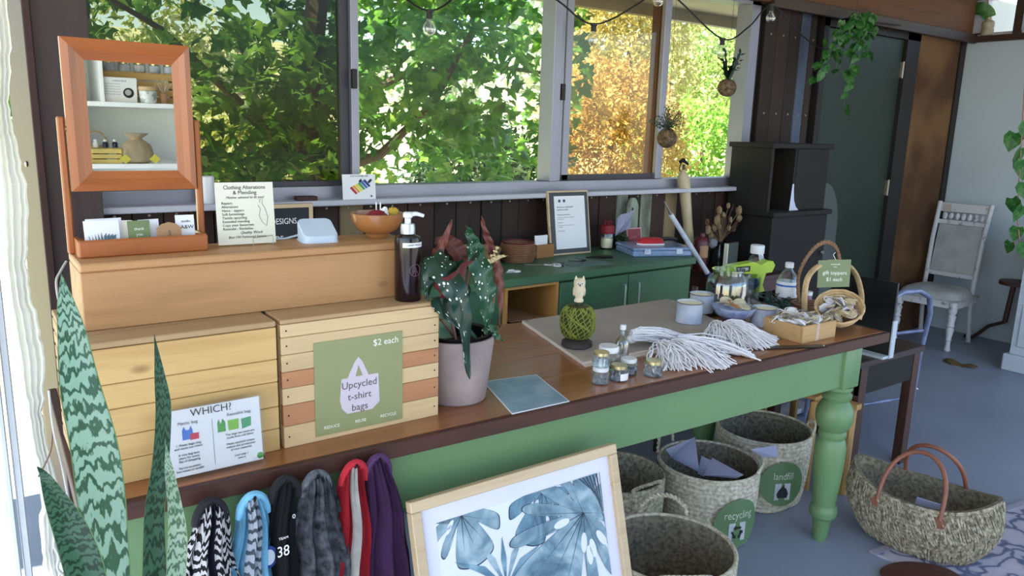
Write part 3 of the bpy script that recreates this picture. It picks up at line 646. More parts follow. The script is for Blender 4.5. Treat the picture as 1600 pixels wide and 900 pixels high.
# ---- card reader
M['plast'] = mat('pale_blue_plastic', '#c4d3e4', .35, var=.01, bump=0)
cr = T('card_reader', 'pale blue-white wedge-shaped card reader on the pine box', 'device', (.722, 1.825, BT), -.12)
def rr(wd, d, r, n=6):
    P = []
    for cx_, cy_, a0 in ((wd / 2 - r, d / 2 - r, 0), (-wd / 2 + r, d / 2 - r, 90), (-wd / 2 + r, -d / 2 + r, 180), (wd / 2 - r, -d / 2 + r, 270)):
        for i in range(n + 1): a = math.radians(a0 + 90 * i / n); P.append((cx_ + r * math.cos(a), cy_ + r * math.sin(a)))
    return P
def wedge(b, P0, h0, h1, dmax):
    P1 = [(x * .96, y * .96) for x, y in P0]
    A = [b.b.verts.new((x, y, .0)) for x, y in P0]; zf = lambda y: h0 + (h1 - h0) * (y + dmax / 2) / dmax
    B = [b.b.verts.new((x, y, zf(y) - .003)) for x, y in P0]; Cc = [b.b.verts.new((x, y, zf(y))) for x, y in P1]
    n = len(P0)
    for U, V in ((A, B), (B, Cc)):
        for i in range(n): b.b.faces.new((U[i], U[(i + 1) % n], V[(i + 1) % n], V[i]))
    b.b.faces.new(A[::-1]); b.b.faces.new(Cc)
b = MB(); wedge(b, rr(.086, .080, .016), .016, .052, .08); b.build('body', M['plast'], cr, True, sharp=30)
b = MB(); b.prism(rr(.090, .084, .018), 0, .004); b.build('base', M['plast'], cr)
b = MB(); b.tube([(-.04, .03, .012), (-.07, .035, .004), (-.10, .04, .003)], .0025, 8); b.build('cable', M['plast'], cr, True)
# ---- wooden bowl
M['bowl'] = wood('burl_bowl', '#a8703f', '#6d3c1e', 'x', .3, .5, True, .02, coat=.5)
bw = T('wooden_bowl', 'round burl wood bowl on the right end of the pine box', 'bowl', (.880, 1.815, BT)); bw.scale = (1.15,) * 3
b = MB(); pr = [(.020, 0), (.024, .004), (.026, .010), (.045, .020), (.057, .038), (.060, .056), (.056, .057), (.053, .038), (.042, .024), (.015, .014), (.001, .013)]
b.lathe(pr, 32, cap0=True, cap1=False); b.build('body', M['bowl'], bw, True)
def small(name, lab, cat, shape_fn, mt_, loc, rot=(0, 0, 0), group=None, smooth=True):
    b = MB(); shape_fn(b); return b.build(name, mt_, None, smooth, loc=loc, rot=rot, label=lab, cat=cat, group=group)
small('fabric_scrap', 'dark red pompom in the wooden bowl', 'scrap', lambda b: b.ball((0, 0, 0), .022, 14, 10, (1.3, 1, .7), .12, 2), mat('crimson_cloth', '#7c1526', .8, bump=.5), (.876, 1.81, BT + .056))
small('fabric_scrap', 'white folded cloth scrap sticking up from the wooden bowl', 'scrap', lambda b: b.lathe([(.016, 0), (.014, .01), (.004, .024)], 5), M['print_white'], (.897, 1.815, BT + .056), (.2, .2, .4), smooth=False)
small('fabric_scrap', 'yellow fluffy scrap at the right of the wooden bowl', 'scrap', lambda b: b.ball((0, 0, 0), .013, 12, 8, (1.2, 1, .9), .15, 3), mat('mustard_cloth', '#b99a32', .8, bump=.5), (.921, 1.805, BT + .066))
for i, x in enumerate((.885, .893)): small('paper_stick', ('taller' if i == 0 else 'shorter') + ' thin white stick standing in the wooden bowl', 'stick', lambda b: b.cyl((0, 0, 0), .0018, .045, 8), M['print_white'], (x, 1.83 - i * .008, BT + .045))
# ---- pump bottle standing on crate 2
M['amber'] = mat('dark_amber_plastic', '#1a0e10', .16, var=.02, bump=0, spec=.4, coat=.15)
M['whitep'] = mat('white_plastic', '#dedee2', .35, var=.01, bump=0)
bx = PY(641, 468, 1.66)
pb = T('pump_bottle', 'tall dark brown pump bottle with white pump standing on the right crate', 'bottle', (.893, 1.672, TZ + HH + .010), .3); pb.scale = (1.1, 1.1, 1.06)
b = MB(); b.lathe([(.028, 0), (.030, .003), (.030, .142), (.028, .150), (.014, .156), (.014, .160)], 32, cap0=True, cap1=True); b.build('body', M['amber'], pb, True)
b = MB(); b.lathe([(.0165, .157), (.0165, .172), (.015, .180)], 24); b.build('collar', mat('silver_collar', '#c9cbd0', .3, .6), pb, True)
b = MB(); b.lathe([(.007, .178), (.007, .192), (.011, .196), (.011, .204), (.008, .207)], 16); b.tube([(0, 0, .201), (.015, -.012, .203), (.028, -.022, .198)], [.006, .005, .004], 8); b.build('pump', M['whitep'], pb, True)
b = MB(); b.grid(lambda u, v: Vector((.0304 * math.sin((u - .62) * 1.9), -.0304 * math.cos((u - .62) * 1.9), .128 + .011 * v)), 10, 1); b.build('paper_label', M['print_white'], pb, True)
b = MB(); b.tube([(.0302 * math.sin(-.2 + .45 * math.cos(a * PI / 12)), -.0304 * math.cos(-.2 + .45 * math.cos(a * PI / 12)), .075 + .014 * math.sin(a * PI / 12)) for a in range(24)], .0006, 4, closed=True); b.tube([(-.012, -.0285, .068), (-.006, -.0302, .082), (0, -.0306, .068), (-.006, -.0303, .075), (-.006, -.0303, .062)], .0006, 4); b.build('round_emblem', mat('mauve_print', '#8a5c70', .5), pb)
text('HAND WASH', .006, Matrix.Rotation(-.3, 4, 'Z') @ upat(0, -.0309, .134), M['grey_ink'], pb)
# ================================================================== THINGS ON THE TABLE, RIGHT OF THE CRATES
# ---- potted begonia
M['clay'] = mat('chalky_clay_pot', '#a08f8b', .8, vs=9, bump=.3, bs=90, col2='#857574', thr=(.3, .65))
M['blackp'] = mat('black_plastic', '#0e0e10', .35, var=.02, bump=0)
M['soil'] = mat('potting_soil', '#1f1610', .95, bump=1, bs=90, dist=.01)
PX0, PY0 = 1.062, 1.715
bg_ = T('potted_begonia', 'spotted dark-leaved begonia in a chalky clay pot beside the crate', 'plant', (PX0, PY0, TZ))
b = MB(); b.lathe([(.080, 0), (.084, .004), (.104, .165), (.104, .178), (.099, .179), (.096, .165), (.09, .13), (.001, .13)], 40, cap0=True, cap1=False); b.build('pot', M['clay'], bg_, True)
b = MB(); b.lathe([(.088, .14), (.094, .182), (.097, .187), (.094, .189), (.089, .184), (.086, .148), (.001, .147)], 36, cap0=True, cap1=False); ip = b.build('inner_pot', M['blackp'], bg_, True)
b = MB(); b.lathe([(.086, .150), (.04, .158), (.001, .162)], 20, cap0=False, cap1=False); b.build('soil', M['soil'], bg_, True)
def beg_mat(name, dark, spots=True, back='#6d2a2c'):
    m, nt, b, o = base(name); L = nt.links.new
    uv = N(nt, 'ShaderNodeUVMap'); mp = N(nt, 'ShaderNodeMapping'); mp.inputs['Scale'].default_value = (6.5, 20, 1); L(uv.outputs[0], mp.inputs[0])
    vo = N(nt, 'ShaderNodeTexVoronoi'); vo.inputs['Scale'].default_value = 1; vo.inputs['Randomness'].default_value = .75; L(mp.outputs[0], vo.inputs[0])
    wn = N(nt, 'ShaderNodeMath', operation='MULTIPLY_ADD'); sx = N(nt, 'ShaderNodeSeparateColor'); L(vo.outputs['Color'], sx.inputs[0]); L(sx.outputs[0], wn.inputs[0]); wn.inputs[1].default_value = .36; wn.inputs[2].default_value = .0
    lt = N(nt, 'ShaderNodeMath', operation='LESS_THAN'); L(vo.outputs['Distance'], lt.inputs[0]); L(wn.outputs[0], lt.inputs[1])
    mx = N(nt, 'ShaderNodeMix', data_type='RGBA'); L(lt.outputs[0], mx.inputs[0]); mx.inputs[6].default_value = hx(dark); mx.inputs[7].default_value = hx('#d8dfd8')
    ge = N(nt, 'ShaderNodeNewGeometry'); m2 = N(nt, 'ShaderNodeMix', data_type='RGBA'); L(ge.outputs['Backfacing'], m2.inputs[0]); L(mx.outputs[2] if spots else mx.outputs[2], m2.inputs[6]); m2.inputs[7].default_value = hx(back)
    L(m2.outputs[2], b.inputs['Base Color']); b.inputs['Roughness'].default_value = .3
    sp = N(nt, 'ShaderNodeSeparateXYZ'); L(uv.outputs[0], sp.inputs[0])
    return m
M['beg'] = beg_mat('spotted_begonia_leaf', '#10301f'); M['beg2'] = beg_mat('spotted_begonia_leaf_green', '#1c4a2a')
M['begred'] = mat('red_brown_leaf_underside', '#7c4a38', .5, vs=20, bump=.2, col2='#5e2b2a'); M['begpale'] = mat('pale_green_underside', '#8cae90', .6, vs=20, bump=.2, col2='#5f8468')
M['stalk'] = mat('pinkish_stalk', '#9a6a56', .5, var=.1); M['bract'] = mat('pale_bract', '#c9b98a', .6, var=.1)
def leaf_surf(path, width, side, fold=.25, nu=10, nv=26, base_lobe=.35, wave=.006, asym=.15):
    """leaf along a 3-D midrib path (tip at the end); side = leaf's sideways direction; grid with UVs"""
    P = [Vector(p) for p in path]
    def at(t):
        t = max(0, min(.9999, t)) * (len(P) - 1); i = int(t); f = t - i
        p0, p1, p2, p3 = P[max(i - 1, 0)], P[i], P[i + 1], P[min(i + 2, len(P) - 1)]
        return .5 * ((2 * p1) + (-p0 + p2) * f + (2 * p0 - 5 * p1 + 4 * p2 - p3) * f * f + (-p0 + 3 * p1 - 3 * p2 + p3) * f ** 3)
    side = Vector(side).normalized()
    def fn(u, v):
        p = at(v); t = (at(v + .02) - at(v - .02)).normalized(); s = (side - t * side.dot(t)).normalized(); nr = t.cross(s)
        prof = (math.sin(PI * min(1, v * .92 + .08) ** .62)) ** .75 * (1 + .0 * v) if v < 1 else 0
        x = (u - .5) * 2; wd = width * prof * (1 + asym * x)
        back = -base_lobe * width * max(0, 1 - v * 6) * abs(x)
        return p + s * x * wd + nr * (abs(x) * wd * fold * -1 + wave * math.sin(v * 26 + x) * abs(x)) + t * back
    return fn
def PB(px, py, Y): return PY(px, py, Y) - Vector(bg_.location)
def bleaf(pts, w, mt_, side=(1, .1, 0), fold=.25, nm='leaf', **k):
    b = MB(); b.grid(leaf_surf(pts, w, side, fold, **k), 12, 28)
    me_o = b.build(nm, mt_, bg_, True, sharp=180); return me_o
# big drooping front leaf, hanging tip over the pot
bleaf([PB(676, 400, 1.63), PB(690, 420, 1.60), PB(712, 455, 1.575), PB(725, 500, 1.565), PB(733, 592, 1.575)], .036, M['beg'], side=(1, -.1, .25), asym=.1)
bleaf([PB(738, 400, 1.63), PB(722, 425, 1.61), PB(700, 450, 1.60), PB(690, 478, 1.61), PB(745, 530, 1.62)], .042, M['beg'], side=(.6, .0, .8), fold=.2)
bleaf([PB(742, 392, 1.68), PB(752, 420, 1.66), PB(760, 455, 1.65), PB(762, 490, 1.65), PB(762, 532, 1.67)], .036, M['beg2'], side=(1, .1, .1))
bleaf([PB(735, 415, 1.69), PB(740, 395, 1.68), PB(735, 375, 1.67), PB(728, 353, 1.66)], .024, M['beg2'], side=(1, .1, .1))
bleaf([PB(688, 400, 1.64), PB(678, 410, 1.625), PB(670, 430, 1.62), PB(668, 470, 1.625)], .024, M['beg'], side=(1, -.3, .2))
bleaf([PB(756, 520, 1.66), PB(768, 515, 1.65), PB(776, 525, 1.64), PB(788, 533, 1.64)], .012, M['beg2'], side=(0, .3, 1))
bleaf([PB(722, 470, 1.72), PB(712, 440, 1.72), PB(705, 425, 1.72), PB(725, 400, 1.70)], .03, M['beg2'], side=(1, .3, 0))
bleaf([PB(672, 408, 1.68), PB(682, 392, 1.67), PB(694, 372, 1.66), PB(707, 342, 1.66)], .013, M['begred'], side=(1, -.4, .4), fold=.6)
bleaf([PB(722, 408, 1.72), PB(710, 390, 1.74), PB(695, 378, 1.76), PB(678, 380, 1.78)], .024, M['begred'], side=(.3, .3, .9), fold=.4)
bleaf([PB(768, 398, 1.72), PB(763, 380, 1.70), PB(757, 362, 1.69), PB(751, 336, 1.68)], .011, M['begred'], side=(1, -.2, .1), fold=.6)
bleaf([PB(776, 400, 1.70), PB(780, 430, 1.69), PB(783, 462, 1.69), PB(780, 512, 1.70)], .013, M['begred'], side=(1, -.2, .1), fold=.6)
bleaf([PB(700, 540, 1.73), PB(692, 520, 1.76), PB(684, 495, 1.77), PB(680, 470, 1.78)], .030, M['begpale'], side=(1, .3, .1), fold=.15)
bleaf([PB(765, 410, 1.66), PB(780, 402, 1.65), PB(792, 400, 1.65)], .006, M['bract'], side=(0, .3, 1)); bleaf([PB(764, 408, 1.66), PB(772, 395, 1.65), PB(778, 385, 1.65)], .005, M['bract'], side=(1, .3, .3))
for pts in ([(735, 560, 1.70), (728, 500, 1.73), (730, 440, 1.71), (740, 400, 1.68)], [(720, 560, 1.70), (705, 500, 1.74), (695, 440, 1.70), (686, 405, 1.66)], [(742, 560, 1.70), (770, 480, 1.74), (776, 410, 1.70), (765, 400, 1.70)], [(725, 560, 1.70), (712, 530, 1.74), (690, 500, 1.74), (682, 498, 1.76)]):
    b = MB(); b.tube([PB(*q) for q in pts], [.0045, .004, .0035, .003], 7); b.build('stem', M['stalk'], bg_, True)

# ---- blue-grey laminated sheet
M['bluesheet'] = mat('blue_grey_print', '#6f8d9d', .3, vs=14, bump=.1, col2='#93aab4', thr=(.35, .62))
def onT(px, py, z=TZ): return PZ(px, py, z)
q = [onT(*p) for p in ((754, 597), (800, 648), (890, 628), (838, 586))]
b = MB(); b.prism([(p.x, p.y) for p in q], TZ + .0005, TZ + .0022); o = b.build('laminated_sheet', M['print_white'], None, label='white-edged blue-grey laminated sheet lying flat beside the plant pot', cat='sheet')
cx_ = sum(p.x for p in q) / 4; cy_ = sum(p.y for p in q) / 4
b = MB(); b.prism([(cx_ + (p.x - cx_) * .965, cy_ + (p.y - cy_) * .965) for p in q], TZ + .0022, TZ + .0026); b.build('print', M['bluesheet'], o)
# ---- brown paper stack
M['brownpaper'] = mat('brown_wrapping_paper', '#e2d6ca', .75, var=.05, vs=3, bump=.25, bs=8, dist=.01); M['paperedge'] = mat('torn_paper_edge', '#8f7b62', .85, vs=30, bump=.8, bs=60, col2='#665040')
def pap(corners, z0, z1, name, lab, seed):
    rg = random.Random(seed); P = []
    for i, a in enumerate(corners):
        c_ = corners[(i + 1) % len(corners)]; n = 24
        for k in range(n):
            t = k / n; x = a[0] + (c_[0] - a[0]) * t; y = a[1] + (c_[1] - a[1]) * t; d = .004 * mn.noise(Vector((x * 14, y * 14, seed)))
            P.append((x + d, y + d))
    b = MB(); b.prism(P, z0, z1); return b.build(name, [M['brownpaper']], None, label=lab, cat='paper', group='brown paper sheets stacked on the table')
cor = [(1.548, 1.730), (2.30, 1.70), (2.50, 2.24), (1.70, 2.27)]
pap(cor, TZ + .0005, TZ + .006, 'paper_sheet', 'lowest brown paper sheet of the stack lying on the table planks', 1)
cor = [(1.553, 1.745), (2.30, 1.71), (2.49, 2.24), (1.70, 2.27)]
pap(cor, TZ + .0065, TZ + .012, 'paper_sheet', 'middle brown paper sheet of the stack with its crumpled front edge showing', 2)
def ptop(u, v):
    x0 = 1.55 + .15 * v; x1 = 2.29 + .19 * v; x = x0 + (x1 - x0) * u; y = 1.755 + .50 * v - .03 * u * (1 - v)
    e = min(u, 1 - u, v, 1 - v)
    return Vector((x, y, TZ + .016 + .004 * mn.noise(Vector((x * 6, y * 6, 0))) * min(1, e * 8)))
b = MB(); b.grid(ptop, 40, 30, .003); b.build('paper_sheet', M['brownpaper'], None, True, label='topmost wide brown paper sheet of the stack under the twine ball', cat='paper', group='brown paper sheets stacked on the table')
PT = TZ + .0175
# ---- twine ball on a dark stand, owl on top
M['darkbase'] = mat('dark_turned_wood', '#3a3330', .6, var=.15, bump=.2)
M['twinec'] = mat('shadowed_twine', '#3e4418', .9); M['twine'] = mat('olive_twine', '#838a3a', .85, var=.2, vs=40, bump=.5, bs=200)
tx, ty = 1.643, 1.885
st = T('twine_holder', 'round dark wooden stand under the olive twine ball', 'stand', (tx, ty, PT))
b = MB(); b.lathe([(.048, 0), (.052, .003), (.051, .016), (.046, .020), (.038, .024), (.036, .026)], 30); b.build('base', M['darkbase'], st, True)
b = MB(); b.cyl((0, 0, .026), .006, .124, 10); b.build('spindle', M['darkbase'], st, True)
tw = T('twine_ball', 'barrel-shaped ball of olive green twine wound in crossing strands', 'twine', (tx, ty, PT + .0265))
def bar_(z): return .0585 * (1 - abs((z - .057) / .062) ** 3.2) ** .5 if abs(z - .057) < .0619 else .012
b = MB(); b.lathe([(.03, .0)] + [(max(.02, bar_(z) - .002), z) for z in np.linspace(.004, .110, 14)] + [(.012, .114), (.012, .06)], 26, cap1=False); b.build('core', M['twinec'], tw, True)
b = MB()
for s in (-1, 1):
    for k in range(28):
        a0 = 2 * PI * k / 28; pts = []
        for j in range(15):
            t = j / 14; z = .004 + .106 * t; r_ = max(.02, bar_(z)) + .0005; a = a0 + s * 1.5 * (t + .12 * math.sin(6 * t + k))
            pts.append((r_ * math.cos(a), r_ * math.sin(a), z))
        b.tube(pts, .0017, 5)
sd = b.build('strands', M['twine'], tw, True); sd['kind'] = 'stuff'
M['owlw'] = mat('carved_pale_wood', '#dccbae', .6, var=.1, vs=30, bump=.2)
ow = T('owl_figurine', 'small pale carved owl perched on top of the twine ball', 'figurine', (tx, ty, PT + .0265 + .125), -.6); ow.scale = (1.35,) * 3
b = MB(); b.lathe([(.011, 0), (.012, .004), (.009, .010), (.0125, .020), (.0145, .030), (.0135, .038), (.0145, .046), (.014, .054), (.009, .059), (.001, .060)], 18, fn=lambda a, k: 1 - .12 * abs(math.sin(a))); b.build('body', M['owlw'], ow, True)
for s in (-1, 1):
    b = MB(); b.lathe([(.004, 0), (.001, .009)], 8, c=(s * .009, -.001, .056)); b.build('ear', M['owlw'], ow, True)
    b = MB(); b.ball((s * .005, -.0125, .048), .0036, 10, 6, (1, .4, 1)); e_ = b.build('eye', M['print_white'], ow, True)
    b = MB(); b.ball((s * .005, -.0142, .048), .0017, 8, 5, (1, .4, 1)); b.build('pupil', M['ink'], e_, True)
    b = MB(); b.ball((s * .013, .0, .026), .008, 10, 7, (.35, .8, 1.5)); b.build('wing', M['owlw'], ow, True)
b = MB(); b.lathe([(.0022, 0), (.0003, .006)], 6, mt=Matrix.Rotation(PI, 4, 'X'), c=(0, -.0145, .046)); b.build('beak', M['darkbase'], ow)

# ---- jars and small bottle
M['jarglass'] = glass('jar_glass', (.90, .93, .93), .06, .03, .55); M['gold'] = mat('gold_lid', '#c8b98c', .3, .8, var=.03, bump=0); M['wlid'] = mat('white_metal_lid', '#d8dade', .35, .1, var=.02, bump=0)
M['beads'] = mat('grey_beads', '#6f7477', .5, var=.3, vs=90)
def jar(lab, p, r, h, lid, z=TZ, grp='small glass jars at the table edge', label_patch=False, fill=0):
    t = T('glass_jar', lab, 'jar', (p[0], p[1], z), R.uniform(-.3, .3), grp)
    b = MB(); b.lathe([(r * .9, 0), (r, .003), (r, h * .62), (r * .8, h * .74), (r * .8, h * .78), (r * .72, h * .78), (r * .72, h * .72), (r * .92, h * .6), (r * .92, .005), (.0005, .005)], 26, cap1=False); b.build('body', M['jarglass'], t, True)
    b = MB(); b.lathe([(r * .84, h * .75), (r * .88, h * .77), (r * .88, h * .94), (r * .82, h * .98), (r * .5, h * .965)], 26, cap0=True); b.build('lid', lid, t, True)
    if fill: b = MB(); b.cyl((0, 0, .006), r * .9, h * fill, 20); b.build('contents', M['beads'], t, True)
    if label_patch: b = MB(); b.grid(lambda u, v: Vector(((r + .0006) * math.sin((u - .5) * 1.7), -(r + .0006) * math.cos((u - .5) * 1.7), h * .12 + h * .42 * v)), 8, 1); b.build('paper_label', M['print_white'], t, True)
    return t
jar('tall jar with flat white lid behind the little gold-lidded jars', (1.585, 1.668), .036, .083, M['wlid'], fill=.12)
jar('little silver-lidded jar at the front left of the jar group, another stacked on it', (1.485, 1.592), .027, .052, M['wlid'])
jar('gold-rimmed little jar stacked on top of the front left jar', (1.485, 1.592), .026, .046, M['gold'], z=TZ + .0520)
jar('gold-lidded little jar with a white paper label at its front', (1.552, 1.585), .028, .050, M['gold'], label_patch=True)
jar('white-lidded jar of dark beads between the two gold-lidded jars', (1.619, 1.613), .028, .052, M['wlid'], fill=.3)
jar('gold-lidded little jar at the right of the jar group by the white tassels', (1.672, 1.560), .029, .052, M['gold'])
t = T('glass_bottle', 'slim clear miniature bottle with white cap behind the jars', 'bottle', (1.672, 1.700, TZ))
b = MB(); b.lathe([(.022, 0), (.023, .003), (.023, .068), (.018, .082), (.0075, .094), (.0075, .118), (.0055, .118), (.0055, .094), (.016, .080), (.021, .066), (.021, .004), (.0005, .004)], 24, cap1=False); b.build('body', M['jarglass'], t, True)
b = MB(); b.cyl((0, 0, .114), .0098, .015, 16); b.build('cap', M['wlid'], t, True)
b = MB(); b.grid(lambda u, v: Vector((.0236 * math.sin((u - .5) * 1.6), -.0236 * math.cos((u - .5) * 1.6), .03 + .03 * v)), 8, 1); b.build('paper_label', glass('clear_label', (.8, .8, .85), .1, .3), t, True)
# ---- macrame tassels
M['cotton'] = mat('white_cotton_cord', '#e9e6ea', .9, var=.06, vs=30, bump=.5, bs=300)
def tassel(lab, a, c_, n=90, spread=.045, seed=0, zt=.03, ground=TZ):
    rg = random.Random(seed); a = Vector((*a, ground)); c_ = Vector((*c_, ground)); L_ = (c_ - a).length; d = (c_ - a).normalized(); s = Vector((-d.y, d.x, 0))
    t = T('cotton_tassel', lab, 'tassel', a, group='white cotton tassels heaped on the table')
    b = MB(); b.ball((0, 0, zt * .6), .014, 12, 8, (1.1, 1.1, 1), .08, seed); b.tube([d * .012 + s * .011 * math.cos(k * PI / 6) + Vector((0, 0, zt * .6 + .011 * math.sin(k * PI / 6))) for k in range(12)], .0022, 5, closed=True); b.build('knot', M['cotton'], t, True)
    b = MB()
    for k in range(n):
        off = rg.gauss(0, 1); hz = rg.random(); l = L_ * rg.uniform(.55, 1.1); w1, w2 = rg.uniform(-1, 1), rg.uniform(-1, 1); pts = []; bx_ = rg.gauss(0, .35)
        for j in range(9):
            f = j / 8; x = l * f; y = spread * off * (f ** .7) * .5 + .013 * w1 * math.sin(f * 8 + w2 * 3) + bx_ * .03 * f * f
            z = .003 + (zt * (.35 + hz * .9)) * (1 - f ** 1.6) * 1.0 + .014 * hz * math.sin(PI * f) + .004 * abs(math.sin(f * 11 + w1 * 4)) * hz
            pts.append(d * x + s * y + Vector((0, 0, max(.0022, z))))
        b.tube(pts, .0024, 4)
    for k in range(30):
        a0 = rg.uniform(0, 6.28); fx_ = rg.uniform(.05, .75); sc2 = rg.uniform(.6, 1.6); o2 = d * L_ * fx_ + s * spread * rg.uniform(-.6, .6) * fx_; zz = zt * (1.05 - fx_); b.tube([o2 + Vector((.02 * sc2 * math.cos(a0 + f * 3.4), .014 * sc2 * math.sin(a0 * 2 + f * 4.1), max(.004, zz + .010 * math.sin(PI * f * 1.7)))) for f in [i / 8 for i in range(9)]], .0021, 4)
    o = b.build('strands', M['cotton'], t, True); o['kind'] = 'stuff'
    return t
TS = [((1.80, 1.79), (2.03, 1.74), 'flat white tassel lying at the back left of the tassel heap on brown paper', .045, PT),
      ((1.86, 1.70), (1.78, 1.555), 'white tassel fanning toward the little gold-lidded jars', .075, TZ),
      ((1.90, 1.695), (1.93, 1.50), 'white tassel fanning to the table front edge in the middle of the heap', .07, TZ),
      ((1.93, 1.70), (2.12, 1.555), 'white tassel pointing right-forward from the middle of the heap', .065, TZ),
      ((2.20, 1.76), (2.08, 1.62), 'white tassel with dense hanging strands behind the middle tassels', .075, TZ + .010),
      ((2.24, 1.76), (2.24, 1.57), 'white tassel fanning toward the black strap, front right of the heap', .06, TZ),
      ((2.27, 1.77), (2.33, 1.61), 'white tassel at the right end of the heap by the wooden tray', .045, TZ)]
for i, (a, c_, lab, sp_, g_) in enumerate(TS): tassel(lab, a, c_, 110, sp_, i + 1, .038, g_)
# ---- candle tins
M['tinwhite'] = mat('marbled_white_tin', '#c3c9d6', .45, vs=16, bump=.05, col2='#a3abbe', thr=(.35, .6)); M['wax'] = mat('cream_wax', '#f0e8c4', .5, var=.02); M['rimm'] = mat('tin_rim', '#8f8a80', .35, .7)
def tin(lab, x, y, r, h, z):
    t = T('candle_tin', lab, 'candle', (x, y, z), group='white marbled candle tins')
    b = MB(); b.lathe([(r, 0), (r, .002), (r * .985, .004), (r * .985, h - .005), (r * 1.01, h - .003), (r * 1.01, h), (r * .95, h), (r * .95, h - .008), (.0005, h - .008)], 32, cap1=False); b.build('body', M['tinwhite'], t, True)
    b = MB(); b.lathe([(r * .90, h - .0075), (r * .94, h - .0055), (.0005, h - .0058)], 28, cap0=False, cap1=False); b.build('wax', M['wax'], t, True)
    b = MB(); b.tube([(r * 1.0 * math.cos(k * PI / 16), r * 1.0 * math.sin(k * PI / 16), h - .001) for k in range(32)], .0022, 6, closed=True); b.build('rim', M['rimm'], t, True)
tin('front cream-filled white tin beside the tassel heap', 2.24, 1.925, .050, .078, PT); tin('second cream-filled white tin behind and right of the front one', 2.42, 2.02, .049, .074, PT)
tin('white tin partly hidden behind the wooden tray by the blue bowl', 2.52, 1.79, .050, .070, TZ)
# ---- blue bowl with dried fruit
M['bluebowl'] = mat('blue_glazed_bowl', '#39519a', .15, vs=14, bump=0, col2='#b7c1dc', thr=(.42, .66), coat=.6)
t = T('blue_bowl', 'blue patterned bowl heaped with dried orange slices between the tins', 'bowl', (2.43, 1.865, PT))
b = MB(); b.lathe([(.04, 0), (.045, .004), (.072, .022), (.084, .045), (.086, .052), (.083, .052), (.078, .040), (.05, .02), (.0005, .018)], 36, cap1=False); b.build('body', M['bluebowl'], t, True)
M['orange'] = mat('dried_orange', '#b9814c', .6, var=.2, vs=60); M['pith'] = mat('dried_pith', '#cfc3a4', .7, var=.15, vs=50, bump=.5)
for i in range(9):
    rg = random.Random(i); a = rg.uniform(0, 6.28); rr_ = .05 * (i / 9) ** .5
    b = MB(); b.lathe([(.024, -.002), (.026, 0), (.024, .002)], 16); o = b.build('orange_slice' if i in (1, 5) else 'dried_piece', M['orange'] if i in (1, 5) else M['pith'], None, True, loc=(2.43 + rr_ * math.cos(a), 1.865 + rr_ * math.sin(a), PT + .056 + .003 * (i % 3)), rot=(rg.uniform(-.5, .5), rg.uniform(-.5, .5), 0), label={1: 'dried orange slice tilted at the left in the blue bowl', 5: 'dried orange slice lower among the pale pieces in the blue bowl'}.get(i, 'pale dried fruit pieces heaped in the blue bowl'), cat='fruit', group='dried fruit in the blue bowl')
# ---- big glass jar with lid off and things behind
M['bigglass'] = glass('thick_jar_glass', (.82, .86, .88), .08, .02, .6)
t = T('storage_jar', 'large clear glass storage jar behind the blue bowl', 'jar', (2.53, 1.985, TZ))
b = MB(); r_ = .085; b.lathe([(r_ * .95, 0), (r_, .006), (r_, .13), (r_ * .93, .152), (r_ * .72, .168), (r_ * .72, .178), (r_ * .78, .182), (r_ * .78, .188), (r_ * .68, .188), (r_ * .68, .166), (r_ * .88, .150), (r_ * .95, .128), (r_ * .95, .008), (.0005, .008)], 36, cap1=False); b.build('body', M['bigglass'], t, True)
b = MB(); b.cyl((0, 0, .010), r_ * .85, .028, 24); b.build('contents', mat('dark_beans', '#3a2b22', .6, var=.4, vs=80, bump=1, bs=90, dist=.01), t, True)
# green glue gun in its box, bottles
M['lime'] = mat('lime_plastic', '#a5c52c', .35, var=.03, bump=0)
t = T('glue_gun', 'lime green battery tool lying above the storage jar on a clear tub', 'tool', (2.80, 2.10, TZ + .128), -.15)
b = MB(); b.prism([(-.155, .0), (-.16, .024), (-.10, .042), (.02, .052), (.06, .036), (.10, .052), (.13, .05), (.145, .03), (.13, .0), (.05, -.004), (-.04, .004)], -.022, .022, UP); b.build('body', M['lime'], t, True, sharp=40)
b = MB(); b.prism([(.05, .0), (.10, .002), (.085, -.055), (.10, -.085), (.05, -.09), (.045, -.04)], -.017, .017, UP); b.build('handle', M['lime'], t, sharp=40)
b = MB(); b.mm((-.085, -.0245, .012), (-.005, -.022, .036)); b.build('name_plate', M['ink'], t)
text('RYOBI', .020, upat(-.045, -.0248, .0235), M['print_white'], t, sx=1.1)
t = T('plastic_tub', 'clear plastic tub of craft bits beneath the lime green tool', 'tub', (2.76, 2.09, TZ))
b = MB(); b.lathe([(.078, 0), (.08, .004), (.085, .115), (.088, .118), (.084, .12), (.08, .115), (.076, .006), (.0005, .006)], 28, cap1=False, mt=Matrix.Diagonal((1.3, .7, 1, 1))); b.build('body', M['jarglass'], t, True)
rg = random.Random(9); 
for i in range(6):
    b = MB(); b.ball((0, 0, 0), .03, 8, 6, (1.2, 1, .8), .2, i); b.build('craft_bits', [M['print_white'], M['tinwhite'], M['lime'], mat('navy_cloth', '#2b4a66', .7)][i % 4] if i != 3 else C_('navy2', '#29506a'), t, True, loc=(rg.uniform(-.06, .06), rg.uniform(-.02, .02), .03 + .055 * (i // 3)))
t = T('plastic_bottle', 'clear bottle with a broad white screw cap standing behind the lime tool', 'bottle', (2.95, 2.165, TZ))
b = MB(); b.lathe([(.038, 0), (.040, .004), (.040, .15), (.03, .18), (.018, .19), (.018, .20)], 24); b.build('body', M['jarglass'], t, True)
b = MB(); b.lathe([(.030, .196), (.031, .198), (.031, .232), (.028, .235)], 24, fn=lambda a, k: 1 + .012 * math.cos(24 * a)); b.build('cap', M['whitep'], t, True)
